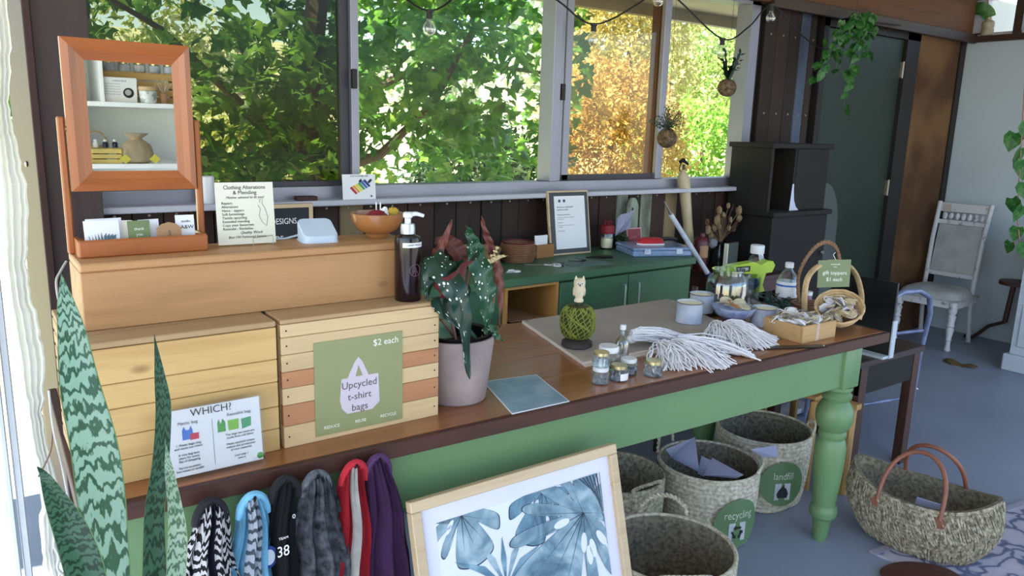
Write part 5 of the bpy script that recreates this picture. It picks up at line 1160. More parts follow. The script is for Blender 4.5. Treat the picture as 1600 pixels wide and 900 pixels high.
# rug and brown floor cushion
def rugm():
    m, nt, b, o = base('patterned_rug'); L = nt.links.new; tc = N(nt, 'ShaderNodeTexCoord'); mp = N(nt, 'ShaderNodeMapping'); L(tc.outputs['Object'], mp.inputs[0])
    n0 = N(nt, 'ShaderNodeTexNoise'); n0.inputs['Scale'].default_value = 6; L(mp.outputs[0], n0.inputs[0])
    mx = N(nt, 'ShaderNodeMix', data_type='RGBA'); mx.inputs[0].default_value = .25; L(mp.outputs[0], mx.inputs[6]); L(n0.outputs['Color'], mx.inputs[7])
    wv = N(nt, 'ShaderNodeTexVoronoi', feature='DISTANCE_TO_EDGE'); wv.inputs['Scale'].default_value = 9; L(mx.outputs[2], wv.inputs[0])
    r = ramp(nt, [(0, hx('#5c5f78')), (.05, hx('#6a6d86')), (.09, hx('#a9a3b0')), (.3, hx('#b6afb8'))]); L(wv.outputs[0], r.inputs[0])
    L(r.outputs[0], b.inputs['Base Color']); b.inputs['Roughness'].default_value = .95; return m
ra, rb = Vector((3.682, 1.194, 0)), Vector((2.883, 1.097, 0))
rq = [PZ(1365, 866, .004), PZ(1640, 775, .004), Vector((4.6, .3, .004)), Vector((3.0, -.2, .004))]
b = MB(); b.prism([(p.x, p.y) for p in rq], .001, .009); rg_ = b.build('patterned_rug', rugm(), None, label='pale rug with grey-blue scrolling pattern at the bottom right corner', cat='rug')
e1 = (rq[1] - rq[0]).normalized(); n1 = Vector((e1.y, -e1.x, 0))
b = MB(); b.prism([tuple((rq[0] - n1 * .02)[:2]), tuple((rq[1] - n1 * .02)[:2]), tuple((rq[1] + n1 * .012)[:2]), tuple((rq[0] + n1 * .012)[:2])], .002, .0105); b.build('binding', paper('rug_binding', '#9c97a4'), rg_)
cp = PZ(1425, 893, 0)
b = MB(); b.lathe([(.10, 0), (.125, .006), (.13, .014), (.12, .022), (.06, .026), (.001, .027)], 28, mt=Matrix.Diagonal((1.15, .75, 1, 1)), cap1=False); b.build('floor_cushion', mat('oxblood_leather', '#4e2624', .35, bump=.1), None, True, loc=(cp.x - .03, cp.y - .05, .0005), rot=(0, 0, -.6), label='dark red-brown round leather pad on the floor under the front of the wicker bag', cat='cushion')

# ================================================================== SNAKE PLANT, bottom left
def snake_mat(name, light, dark, edge, freq):
    m, nt, b, o = base(name); L = nt.links.new
    uv = N(nt, 'ShaderNodeUVMap'); sp = N(nt, 'ShaderNodeSeparateXYZ'); L(uv.outputs[0], sp.inputs[0])
    mp = N(nt, 'ShaderNodeMapping'); mp.inputs['Scale'].default_value = (5, freq * .75, 1); L(uv.outputs[0], mp.inputs[0])
    n1 = N(nt, 'ShaderNodeTexNoise'); n1.inputs['Scale'].default_value = 1; n1.inputs['Detail'].default_value = 4; L(mp.outputs[0], n1.inputs[0])
    a = N(nt, 'ShaderNodeMath', operation='MULTIPLY'); a.inputs[1].default_value = freq * 6.28; L(sp.outputs[1], a.inputs[0])
    d = N(nt, 'ShaderNodeMath', operation='MULTIPLY_ADD'); d.inputs[1].default_value = 19; L(n1.outputs[0], d.inputs[0]); L(a.outputs[0], d.inputs[2])
    s = N(nt, 'ShaderNodeMath', operation='SINE'); L(d.outputs[0], s.inputs[0])
    r = ramp(nt, [(.0, hx(light)), (.52, hx(light)), (.80, hx(dark)), (1, hx(dark))]); mr = N(nt, 'ShaderNodeMapRange'); mr.inputs[1].default_value = -1; L(s.outputs[0], mr.inputs[0]); L(mr.outputs[0], r.inputs[0])
    ab = N(nt, 'ShaderNodeMath', operation='SUBTRACT'); ab.inputs[1].default_value = .5; L(sp.outputs[0], ab.inputs[0]); a2 = N(nt, 'ShaderNodeMath', operation='ABSOLUTE'); L(ab.outputs[0], a2.inputs[0])
    gt = N(nt, 'ShaderNodeMath', operation='GREATER_THAN'); gt.inputs[1].default_value = .475; L(a2.outputs[0], gt.inputs[0])
    mx = N(nt, 'ShaderNodeMix', data_type='RGBA'); L(gt.outputs[0], mx.inputs[0]); L(r.outputs[0], mx.inputs[6]); mx.inputs[7].default_value = hx(edge); L(mx.outputs[2], b.inputs['Base Color']); b.inputs['Roughness'].default_value = .38
    return m
M['snake'] = snake_mat('banded_snake_leaf', '#a6c4b2', '#4a7257', '#8aa873', 24); M['snake2'] = snake_mat('dark_banded_snake_leaf', '#4c755c', '#24452f', '#7d9c66', 30)  # light band colours whitened to carry the leaf sheen
M['snake3'] = snake_mat('pale_banded_snake_leaf', '#aec4ae', '#5d7d62', '#c2cfa8', 24)
SC = (.17, 1.13)
sp_ = T('snake_plant', 'tall snake plant with banded sword leaves in front of the left crate', 'plant', (SC[0], SC[1], 0))
b = MB(); b.lathe([(.10, 0), (.105, .005), (.13, .30), (.135, .32), (.125, .32), (.12, .30), (.001, .29)], 36, cap1=False); b.build('pot', mat('white_ceramic_pot', '#d5d5d0', .3, bump=0), sp_, True)
b = MB(); b.lathe([(.122, .285), (.06, .295), (.001, .30)], 24, cap0=False, cap1=False); b.build('soil', M['soil'], sp_, True)
def blade(pts, wds, mt_, Y, fold=.3, side=(1, 0, 0)):
    """pts: (px,py) centre line from base up; wds: full widths in px"""
    o_ = Vector(sp_.location); P = [PY(x, y, Yv) - o_ for (x, y), Yv in zip(pts, Y)]; Wd = [w_ * Yv / F * .40 for w_, Yv in zip(wds, Y)]
    n = len(P)
    def at(A, t):
        t = max(0, min(.99999, t)) * (n - 1); i = int(t); f = t - i; p0, p1, p2, p3 = A[max(i - 1, 0)], A[i], A[i + 1], A[min(i + 2, n - 1)]
        return .5 * ((2 * p1) + (-p0 + p2) * f + (2 * p0 - 5 * p1 + 4 * p2 - p3) * f * f + (-p0 + 3 * p1 - 3 * p2 + p3) * f ** 3)
    sd = Vector(side).normalized()
    def fn(u, v):
        p = at(P, v); w_ = max(.0004, at(Wd, v)); x = (u - .5) * 2
        return p + sd * x * w_ + Vector((0, 1, 0)) * (-abs(x) ** 1.6 * w_ * fold + .003 * math.sin(v * 20 + x))
    b = MB(); b.grid(fn, 10, 60, .0022); b.build('leaf', mt_, sp_, True, sharp=80)
blade([(190, 1150), (178, 1000), (170, 900), (158, 780), (145, 690), (124, 600), (112, 520), (102, 470), (96, 428)], [40, 62, 72, 80, 76, 64, 44, 26, 1], M['snake'], [1.13, 1.14, 1.15, 1.17, 1.18, 1.20, 1.22, 1.24, 1.25])
blade([(175, 1150), (150, 1000), (134, 900), (112, 830), (88, 780), (70, 742), (58, 730)], [40, 60, 66, 58, 38, 16, 1], M['snake2'], [1.10, 1.07, 1.06, 1.05, 1.04, 1.03, 1.03])
blade([(225, 1150), (235, 1000), (240, 900), (241, 800), (250, 720), (255, 640), (248, 580), (241, 522)], [36, 46, 46, 36, 32, 28, 17, 1], M['snake2'], [1.16, 1.19, 1.21, 1.22, 1.24, 1.25, 1.26, 1.27])
blade([(240, 1150), (262, 1000), (274, 900), (276, 830), (268, 760), (262, 720), (258, 688)], [28, 38, 40, 34, 22, 11, 1], M['snake3'], [1.14, 1.13, 1.12, 1.12, 1.13, 1.13, 1.14])
# cords trailing behind the crate and plant
M['cord'] = mat('grey_cable', '#b9b8b4', .5, bump=0); M['cordd'] = mat('brown_cable', '#6c5548', .5, bump=0)
def cord(nm, lab, pts, r, m_): 
    P = [PY(x, y, Yv) for x, y, Yv in pts]; 
    Q = []
    for i in range(len(P) - 1):
        p0, p1, p2, p3 = P[max(i - 1, 0)], P[i], P[i + 1], P[min(i + 2, len(P) - 1)]
        for k in range(6):
            f = k / 6; Q.append(.5 * ((2 * p1) + (-p0 + p2) * f + (2 * p0 - 5 * p1 + 4 * p2 - p3) * f * f + (-p0 + 3 * p1 - 3 * p2 + p3) * f ** 3))
    Q.append(P[-1]); o0 = Q[0].copy(); b = MB(); b.tube([q - o0 for q in Q], r, 6); return b.build(nm, m_, None, True, loc=o0, label=lab, cat='cable')
cord('power_cable', 'white cable looping out at the left end of the pine box down behind the crate', [(104, 408, 1.98), (94, 425, 1.97), (88, 440, 1.96), (92, 470, 1.96), (100, 490, 1.97)], .0028, M['cord'])
cord('power_cable', 'brown cable hanging down the red board at the left of the crate', [(82, 660, 1.9), (80, 700, 1.9), (68, 730, 1.9), (60, 745, 1.9)], .002, M['cordd'])
cord('power_cable', 'straight pale cable hanging from the crate corner behind the snake plant', [(76, 610, 1.62), (83, 670, 1.62), (95, 720, 1.6), (108, 785, 1.58)], .0022, M['cord'])
cord('power_cable', 'white curly cable behind the short dark snake plant leaf at the bottom left', [(90, 832, 1.5), (84, 850, 1.5), (92, 870, 1.5), (90, 888, 1.5), (104, 905, 1.5), (110, 930, 1.5)], .003, M['cord'])
M['sunlit_white'] = mat('sunlit_strip_white', '#e9efec', .5, var=.02, bump=0)  # white strips stand in for sunlit outdoors showing beneath the table
for i, (px, lab) in enumerate(((168, 'narrow white strip standing in for sunlit outdoors under the table behind the tall snake leaf'), (205, 'white strip standing in for sunlit outdoors under the table between the snake leaves'))):
    p = PZ(px + 6, 1040, 0) ; q = PY(px, 780, 1.72); b = MB(); b.mm((q.x - .011, 0, 0), (q.x + .011, .02, .80), bev=.002); b.build('sunlit_strip', M['sunlit_white'], None, loc=(0, 1.72 + .03 * i, 0), label=lab, cat='board')
# ================================================================== GREEN CABINET under the window
CZ = .95
gc = T('green_cabinet', 'long low dark green cabinet with two doors and an open cubby under the window', 'cabinet', (2.20, 2.86, 0), .03)
b = MB(); b.mm((-1.02, -.27, CZ - .035), (.86, .25, CZ), bev=.003); b.build('worktop', M['greencab'], gc)
b = MB(); b.mm((-.99, -.24, .06), (-.36, .24, CZ - .036)); b.mm((-.06, -.235, .06), (.83, .24, CZ - .036)); b.mm((-.36, .2, .06), (-.06, .24, CZ - .036)); b.mm((-.99, -.2, 0), (.83, .2, .06)); b.build('carcass', M['greencab'], gc)
M['ply'] = wood('tan_plywood', '#c08c4c', '#94652e', 'z', .55, .7, False, .04)
b = MB(); b.mm((-.36, -.255, .06), (-.345, .2, CZ - .036)); b.mm((-.075, -.255, .06), (-.06, .2, CZ - .036)); b.mm((-.345, -.255, CZ - .05), (-.075, .2, CZ - .036)); b.mm((-.345, -.25, .60), (-.075, .2, .612)); b.mm((-.345, -.25, .30), (-.075, .2, .312)); b.build('cubby_lining', M['ply'], gc)
for x0, x1, hx_ in ((-.055, .375, .335), (.38, .83, .43)):
    b = MB(); b.mm((x0, -.262, .08), (x1, -.238, CZ - .045), bev=.002); d_ = b.build('door', M['greencab'], gc)
    b = MB(); b.tube([(hx_, -.262, .86), (hx_ , -.285, .86), (hx_ + .0, -.288, .85), (hx_, -.288, .745), (hx_, -.285, .735), (hx_, -.262, .735)], .005, 8); b.build('handle', mat('pale_metal_handle', '#8f9c94', .35, .6, bump=0), d_, True)
for i in range(3):
    o = sheet('manila and brown papers lying in the cabinet cubby', [(800, 462 + i * 6), (842, 458 + i * 5), (845, 466 + i * 5), (800, 470 + i * 6)], .70, 'paper_sheet', 0) if False else None
for i, (z, lab) in enumerate(((.745, 'upper brown envelope in the cabinet cubby'), (.70, 'lower brown envelope in the cabinet cubby'))):
    b = MB(); b.box((0, 0, 0), (.20, .28, .004), (.05 * i, .04, .1 - .2 * i)); b.build('envelope', M['kraft'], None, loc=(1.99, 2.78, z), label=lab, cat='envelope')
b = MB(); b.box((0, 0, 0), (.22, .32, .082)); b.build('document_box', M['blackp'], None, loc=(1.99, 2.80, .6555), label='dark document box under the envelopes in the cabinet cubby', cat='box')
# framed certificate
fr2 = T('framed_notice', 'black and pale framed notice leaning on the boards on the green cabinet', 'picture', (2.53, 2.98, CZ), rot=(-.16, 0, -.03))
fw2, fh2 = .262, .325
b = MB(); b.mm((-fw2 / 2, -.004, 0), (fw2 / 2, .012, fh2), bev=.002); b.build('frame', M['framew'], fr2)
b = MB(); b.mm((-fw2 / 2 + .009, -.006, .009), (fw2 / 2 - .009, -.004, fh2 - .009)); b.build('mount', M['blackp'], fr2)
b = MB(); b.mm((-fw2 / 2 + .036, -.008, .030), (fw2 / 2 - .030, -.006, fh2 - .028)); nt_ = b.build('notice', M['print_white'], fr2)
for i in range(2): flat([(-.062 + .03 * i + .008 * math.cos(a * .63), .273 + .008 * math.sin(a * .63)) for a in range(10)], -.0084).build('round_emblem', C_('navy_ink', '#3a4468'), nt_)
for s, z, sz, al_ in (('Become a sustainable', .242, .012, 1), ('business today', .229, .012, 1), ('Working with makers', .203, .0095, 1), ('Our fabrics are reclaimed and sorted by hand', .190, .0058, 0), ('from local donors', .181, .0058, 0), ('Thank you', .164, .008, 0), ('We mend, alter and remake to keep textiles', .150, .0058, 0), ('out of landfill', .141, .0058, 0), ('Sincerely yours', .122, .0075, 0)):
    text(s, sz, upat(-.080, -.0084, z), M['ink'] if al_ else M['grey_ink'], nt_, align='LEFT')
# things on the cabinet
M['tanbox'] = mat('tan_cardboard', '#9c6c42', .8, var=.05, bump=.1)
t = T('card_box', 'small tan box of white cards left of the framed notice', 'box', (2.345, 3.00, CZ), .03)
for a, c_, nm in (((-.055, -.04, 0), (.055, -.036, .065), 'front_panel'), ((-.055, .036, 0), (.055, .04, .065), 'back_panel'), ((-.055, -.0355, 0), (-.051, .0355, .065), 'end_panel'), ((.051, -.0355, 0), (.055, .0355, .065), 'end_panel'), ((-.0505, -.0355, 0), (.0505, .0355, .004), 'base_panel')): b = MB(); b.mm(a, c_); b.build(nm, M['tanbox'], t)
for i, (x, rz) in enumerate(((-.02, .1), (.0, -.15), (.02, .2))): b = MB(); b.box((0, 0, .05), (.075, .001, .1), (.15 * (i - 1), 0, rz)); b.build('card', M['print_white'], None, loc=(2.345 + x * .4, 2.985 + i * .012, CZ + .006), label=('front', 'middle', 'rear')[i] + ' white card standing in the small tan box on the cabinet', cat='card')
t = T('lidded_basket', 'round ribbed brown basket with red lining on the green cabinet', 'basket', (2.16, 2.94, CZ))
b = MB(); pr = [(.075 + .004 * abs(math.sin(k * PI / 4)) + .012 * math.sin(PI * k / 40), .09 * k / 40) for k in range(41)]; b.lathe(pr + [(.07, .09), (.068, .02), (.001, .02)], 36, cap1=False); b.build('body', mat('brown_palm_weave', '#7a5539', .8, vs=40, bump=.5, bs=120), t, True, sharp=80)
b = MB(); b.tube([(.074 * math.cos(a * PI / 14), .074 * math.sin(a * PI / 14), .093) for a in range(28)], .004, 6, closed=True); b.build('rim', mat('maroon_binding', '#5b1a26', .7), t, True)
t = T('shallow_basket', 'shallow tan basket behind the begonia on the green cabinet', 'basket', (1.93, 2.93, CZ))
b = MB(); b.lathe([(.06, 0), (.085, .03), (.105, .075), (.108, .082), (.102, .082), (.08, .03), (.001, .01)], 32, cap1=False); b.build('body', mat('tan_palm_weave', '#8d6e48', .8, vs=40, bump=.5, bs=120), t, True)
b = MB(); b.ball((0, 0, 0), .028, 12, 8, (1.5, 1, .8), .15, 5); b.build('fabric_scrap', cloth_mat('lilac_cloth', '#8f82b4'), None, True, loc=(2.27, 3.05, CZ + .022), label='lilac fabric scrap behind the small tan box', cat='scrap')
def scissors(lab, x, y, rz, sc_=1, mt_=None):
    t = T('scissors', lab, 'scissors', (x, y, CZ), rz)
    for s in (-1, 1):
        b = MB(); b.tube([(s * .0, 0, .003 + .002 * (s + 1)), (s * .012 * sc_, -.04 * sc_, .003)], [.004, .003], 6, flat=.4); b.tube([(s * .016 * sc_ + .012 * sc_ * math.cos(a * PI / 6), -.055 * sc_ + .017 * sc_ * math.sin(a * PI / 6), .004) for a in range(12)], .003, 6, closed=True); b.build('handle', mt_ or M['print_white'], t, True)
        b = MB(); b.prism([(0, -.004), (s * -.006, .0), (s * -.014 * sc_, .085 * sc_), (s * -.004, .02)], .002 + .001 * (s + 1), .0035 + .001 * (s + 1)); b.build('blade', M['screw'], t)
scissors('white-handled scissors with open blades on the cabinet in front of the brown basket', 2.20, 2.78, 1.0, 1.1)
scissors('second white-handled scissors nearer the begonia on the cabinet', 1.93, 2.70, 1.9, 1.0)
scissors('black-handled scissors right of the white pair on the cabinet', 2.30, 2.76, -1.2, .9, M['blackp'])
b = MB(); b.box((0, 0, .001), (.24, .13, .002)); b.build('cloth_square', cloth_mat('grey_blue_cloth', '#5d7672'), None, loc=(2.42, 2.74, CZ + .0002), rot=(0, 0, -.1), label='grey-blue cloth square flat on the green cabinet in front of the frame', cat='cloth')
b = MB(); b.tube([(-.07, 0, .014), (-.02, .003, .016), (.03, 0, .014), (.07, -.004, .013)], [.006, .008, .014, .012], 8, flat=.6); b.build('hand_brush', M['blackp'], None, True, loc=(2.55, 2.79, CZ - .001), rot=(0, 0, -.25), label='small black brush lying on the cabinet below the frame', cat='brush')
b = MB(); b.tube([(.012 * math.cos(a * PI / 6) - .016, .009 * math.sin(a * PI / 6), .003) for a in range(12)], .0018, 5, closed=True); b.tube([(.012 * math.cos(a * PI / 6) + .016, .009 * math.sin(a * PI / 6), .003) for a in range(12)], .0018, 5, closed=True); b.tube([(.028, .0, .003), (.05, .06, .004)], .0015, 5); b.tube([(-.028, 0, .003), (-.05, .06, .004)], .0015, 5); b.tube([(-.004, 0, .003), (.004, 0, .003)], .0015, 5)
b.build('eyeglasses', M['blackp'], None, True, loc=(2.44, 2.78, CZ + .002), rot=(0, 0, .5), label='black wire eyeglasses on the grey-blue cloth', cat='glasses')
t = T('glass_jar', 'clear jar with deep red ribboned top right of the framed notice', 'jar', (2.82, 3.03, CZ))
b = MB(); b.lathe([(.034, 0), (.036, .004), (.036, .085), (.028, .1), (.028, .11)], 24, cap1=False); b.build('body', M['jarglass'], t, True)
b = MB(); b.lathe([(.032, .01), (.032, .06)], 20); b.build('contents', M['wax'], t, True)
M['darkred'] = mat('dark_red_cloth', '#7a1822', .7, bump=.3)
b = MB(); b.lathe([(.037, .086), (.039, .10), (.034, .128), (.02, .135)], 24, cap0=False, fn=lambda a, k: 1 + .05 * math.sin(7 * a)); b.build('ribbon_top', M['darkred'], t, True)
b = MB(); b.tube([(-.03, -.01, .135), (-.015, 0, .155), (0, 0, .136), (.015, 0, .155), (.03, -.01, .14)], .004, 6); b.build('bow', M['darkred'], t, True)
# dark leafy bunch with crumpled paper
t = T('leafy_bunch', 'dark green artificial foliage bunch on the cabinet with paper stuck in it', 'plant', (2.90, 3.01, CZ))
M['darkleaf'] = leafmat('dark_foliage', [(.3, '#0f1d12'), (.6, '#25402a'), (.8, '#3f5a40')], 20, .1)
r2 = np.random.RandomState(77); pos = r2.normal(0, 1, (160, 3)); pos /= np.linalg.norm(pos, axis=1)[:, None]; pos = pos * np.array([.065, .05, .035]) * r2.uniform(.5, 1.1, (160, 1)) + np.array([0, 0, .045]); pos[:, 2] = np.maximum(pos[:, 2], .02)
scatter('foliage', pos, .024, M['darkleaf'], t, SV, SF, r2, .5)
b = MB(); b.lathe([(.03, 0), (.04, .03), (.03, .04)], 14); b.build('base', M['blackp'], t, True)
b = MB(); rg = random.Random(5); V = [b.b.verts.new((x_ * .055 + rg.uniform(-.006, .006), rg.uniform(-.015, .015), z_ * .05 + x_ * .02)) for z_ in range(3) for x_ in (-1, -.3, .4, 1)]
for j in range(2):
    for i in range(3): b.b.faces.new((V[j * 4 + i], V[j * 4 + i + 1], V[(j + 1) * 4 + i + 1], V[(j + 1) * 4 + i]))
bmesh.ops.solidify(b.b, geom=b.b.faces[:], thickness=.001)
b.build('crumpled_paper', M['paperw'], None, loc=(2.92, 3.01, CZ + .088), label='crumpled pale paper sticking up from the dark leafy bunch', cat='paper')
# clear organiser box with red iron
M['bluepl'] = mat('clear_blue_plastic', '#7f95b8', .2, var=.1, vs=30, bump=.1, bs=60)
t = T('organiser_box', 'flat clear-blue compartment box at the right end of the green cabinet', 'box', (2.96, 2.82, CZ), -.35)
b = MB(); b.mm((-.165, -.115, .0), (.165, .115, .030), bev=.006); b.build('base', M['bluepl'], t)
b = MB(); b.mm((-.168, -.118, .0305), (.168, .118, .046), bev=.006); b.build('lid', M['bluepl'], t)
for x in (-.09, .09): b = MB(); b.mm((x - .018, -.123, .012), (x + .018, -.116, .040), bev=.002); b.build('latch', M['tinwhite'], t)
t = T('travel_iron', 'small bright red iron with white soleplate lying on the organiser box', 'iron', (2.955, 2.83, CZ + .0465), -.25)
sole = [(-.09, 0), (-.07, -.028), (-.02, -.042), (.05, -.045), (.06, -.03), (.06, .03), (.05, .045), (-.02, .042), (-.07, .028)]
b = MB(); b.prism(sole, 0, .006); b.build('soleplate', M['print_white'], t)
b = MB(); A = [b.b.verts.new((x * .97, y * .95, .0065)) for x, y in sole]; B = [b.b.verts.new((x * .9, y * .8, .028)) for x, y in sole]; D = [b.b.verts.new((x * .6, y * .45, .036)) for x, y in sole]
for U, W in ((A, B), (B, D)):
    for i in range(len(sole)): b.b.faces.new((U[i], U[(i + 1) % len(sole)], W[(i + 1) % len(sole)], W[i]))
b.b.faces.new(A[::-1]); b.b.faces.new(D); b.build('body', mat('glossy_red_plastic', '#b3182b', .15, bump=0, coat=.6), t, True, sharp=60)
b = MB(); b.tube([(.05, 0, .022), (.10, .01, .025), (.16, .01, .018)], [.014, .011, .010], 8); b.build('handle', M['blackp'], t, True)
t = T('red_card', 'small square red card with pale border and round mark behind the red iron', 'card', (3.02, 3.02, CZ), rot=(-.12, 0, -.05))
b = MB(); b.mm((-.052, 0, 0), (.052, .002, .105)); b.build('sheet', C_('pink_border', '#c79a9c'), t)
b = MB(); b.mm((-.046, -.001, .006), (.046, 0, .099)); b.build('print', mat('red_print', '#8c1626', .5, bump=0), t)
text('SALE', .02, upat(-.006, -.0014, .054), C_('pink_ink', '#c06a70'), t); b = MB(); b.tube([(.006 + .034 * math.cos(a), -.0015, .053 + .034 * math.sin(a)) for a in [(-1.1 + .2 * k) for k in range(12)]], .0012, 4); b.build('round_mark', C_('pink_ink', '#c06a70'), t)
b = MB(); b.prism([(-.045, 0), (.045, 0), (.045, .22), (.03, .25), (.015, .262), (-.015, .262), (-.03, .25), (-.045, .22)], 0, .012, UP); cbo = b.build('chopping_board', M['board_pale'], None, loc=(3.06, 3.10, CZ + .0), rot=(-.02, 0, 0), label='narrow whitewashed board with rounded top standing behind the red card', cat='board')
b = MB(); b.prism([(.008 * math.cos(a * .63), .20 + .008 * math.sin(a * .63)) for a in range(10)], .0121, .0125, UP); b.build('hole', M['ink'], cbo)
# poles leaning between the cabinet and the red table
M['polew'] = mat('white_pole', '#b9bcc8', .35, bump=0); M['navy'] = mat('navy_plastic', '#1c2446', .35, bump=0); M['creamp'] = mat('cream_plastic', '#b8a98a', .45, var=.05, bump=.05)
P0, P1, P2, P3 = PY(1038, 315, 2.70), PY(1048, 335, 2.69), PY(1085, 392, 2.65), PY(1120, 450, 2.61)
dirp = (P3 - P1).normalized(); bot = P1 + dirp * ((P1.z - .01) / -dirp.z)
t = T('mop', 'white and navy telescopic mop leaning at the right end of the green cabinet', 'mop', tuple(bot)); o0 = Vector(bot)
b = MB(); b.tube([P0 - o0, P1 - o0], [.004, .008], 8); b.build('tip', M['rimm'], t, True)
Ls = (bot - P1).length; s_at = lambda f: P1 + dirp * Ls * f - o0
for nm, f0, f1, r_, mt_ in (('upper_tube', 0, .27, .013, 'polew'), ('grip', .27, .42, .017, 'navy'), ('lower_tube', .42, .93, .015, 'polew')):
    b = MB(); b.tube([s_at(f0), s_at(f1)], r_, 12); b.build(nm, M[mt_], t, True)
b = MB(); b.box((0, 0, .02), (.22, .10, .03), bev=.006); b.build('mop_head', M['polew'], t)
wl_ = PY(1076, 395, 3.02)
t = T('sprayer', 'tall cream slim sprayer with a black trigger top standing in front of the window', 'sprayer', (3.36, 3.075, 0)); o0 = Vector((3.36, 3.075, 0))
pA, pB_ = PY(1069, 285, 3.075) - o0, PY(1079, 400, 3.075) - o0; dd_ = (pB_ - pA).normalized(); pF = pA + dd_ * (pA.z / -dd_.z)
b = MB(); b.tube([pF, pB_, pA.lerp(pB_, .5), pA, PY(1067, 275, 3.075) - o0, PY(1067, 266, 3.075) - o0], [.028, .028, .028, .036, .03, .012], 16); b.build('tank', M['creamp'], t, True)
b = MB(); q = PY(1068, 265, 3.075) - o0; b.tube([q, q + Vector((0, 0, .03))], .008, 8); b.tube([q + Vector((-.035, 0, .045)), q + Vector((-.01, 0, .055)), q + Vector((.035, 0, .03))], [.010, .012, .006], 8); b.tube([q + Vector((-.022, 0, .04)), q + Vector((-.035, 0, .01)), q + Vector((-.03, 0, -.01))], .004, 6); b.build('trigger_top', M['blackp'], t, True)
# low mahogany table with dried flowers
M['mahr'] = wood('deep_red_mahogany', '#4c1c18', '#260d0c', 'x', .25, .8, False, .03, coat=.4)
t = T('side_table', 'deep red polished side table between the green cabinet and the dark hutch', 'table', (3.66, 2.87, 0))
b = MB(); b.mm((-.225, -.26, .775), (.225, .15, .80), bev=.004); b.build('top', M['mahr'], t)
b = MB(); b.mm((-.205, -.23, .70), (.205, .13, .775)); b.build('apron', M['mahr'], t)
l_ = None
for sx in (-1, 1):
    for sy in (-1, 1):
        if l_ is None: b = MB(); b.mm((-.02, -.02, 0), (.02, .02, .70)); l_ = b.build('leg', M['mahr'], t, loc=(sx * .19, -.05 + sy * .16, 0))
        else: inst(l_, t, (sx * .19, -.05 + sy * .16, 0))
RT = .80
b = MB(); b.lathe([(.04, 0), (.042, .004), (.042, .16), (.034, .18), (.02, .19), (.02, .21)], 20); o = b.build('red_canister', mat('dark_red_tin', '#4c1620', .4), None, True, loc=(3.49, 2.95, RT), label='dark red cylindrical tin with pale label on the red side table', cat='tin')
b = MB(); b.grid(lambda u, v: Vector((.0425 * math.sin((u - .6) * 1.6), -.0425 * math.cos((u - .6) * 1.6), .07 + .07 * v)), 8, 1); b.build('paper_label', M['kraft'], o, True)
t = T('grey_book', 'grey-green hardback with pale spine standing on the red side table', 'book', (3.65, 2.86, RT), .15)
b = MB(); b.mm((-.055, -.012, 0), (.06, .012, .155), bev=.002); b.build('cover', mat('grey_green_cloth', '#3f4642', .6), t)
b = MB(); b.mm((-.060, -.013, .001), (-.052, .013, .154), bev=.002); b.build('spine', M['cream'], t)
t = T('flower_vase', 'dark glass vase of dried brown flowers and pale seed heads', 'vase', (3.66, 2.95, RT))
b = MB(); b.lathe([(.03, 0), (.045, .01), (.05, .08), (.03, .13), (.034, .15), (.03, .15), (.02, .13)], 20); b.build('body', mat('smoky_vase', '#23282a', .15, bump=0), t, True)
rg = random.Random(12)
for k in range(34):
    a = rg.uniform(0, 6.28); e = rg.uniform(.1, 1.25); L_ = rg.uniform(.12, .26); d = Vector((math.sin(e) * math.cos(a) * .8, math.sin(e) * math.sin(a) * .35 - .03, math.cos(e)))
    b = MB(); b.tube([(0, 0, .14), Vector((0, 0, .14)) + d * L_ * .6, Vector((0, 0, .13)) + d * L_], [.0018, .0015, .001], 5)
    if k % 2: b.ball(Vector((0, 0, .13)) + d * L_, .012 if k % 4 == 1 else .018, 8, 6, (1, 1, 1.4), .2, k)
    else: b.lathe([(.001, 0), (.006, .02), (.001, .06)], 6, mt=d.to_track_quat('Z', 'Y').to_matrix().to_4x4(), c=Vector((0, 0, .13)) + d * L_ * .9)
    b.build('dried_stem', [C_('rust_petal', '#4f2a1c'), C_('straw_petal', '#7d6a4c'), C_('brown_petal', '#38231a'), C_('straw_petal', '#7d6a4c')][k % 4], t, True)
b = MB(); b.ball((0, 0, 0), .035, 12, 8, (1, .8, .8), .12, 3); b.build('seed_head', C_('grey_seed', '#6c7078'), t, True, loc=(-.11, -.03, .15))
t = T('keepsake_box', 'small cream five-sided box with a printed card on the red side table', 'box', (3.83, 2.80, RT))
b = MB(); b.prism([(-.055, 0), (.055, 0), (.055, .035), (.02, .06), (-.045, .04)], -.03, .03, UP); b.build('body', mat('cream_board', '#8f8672', .6), t)
b = MB(); b.box((-.012, -.033, .06), (.04, .0015, .07), (-.1, -.3, 0)); k_ = b.build('card', M['print_white'], None, loc=(3.83, 2.80, RT), label='small white card with two dark dots leaning on the cream five-sided box', cat='card')
for dx_ in (-.018, .0): b = MB(); b.ball((dx_, -.0365, .056), .006, 8, 5, (1, .2, 1.3)); b.build('dark_dot', M['ink'], k_)
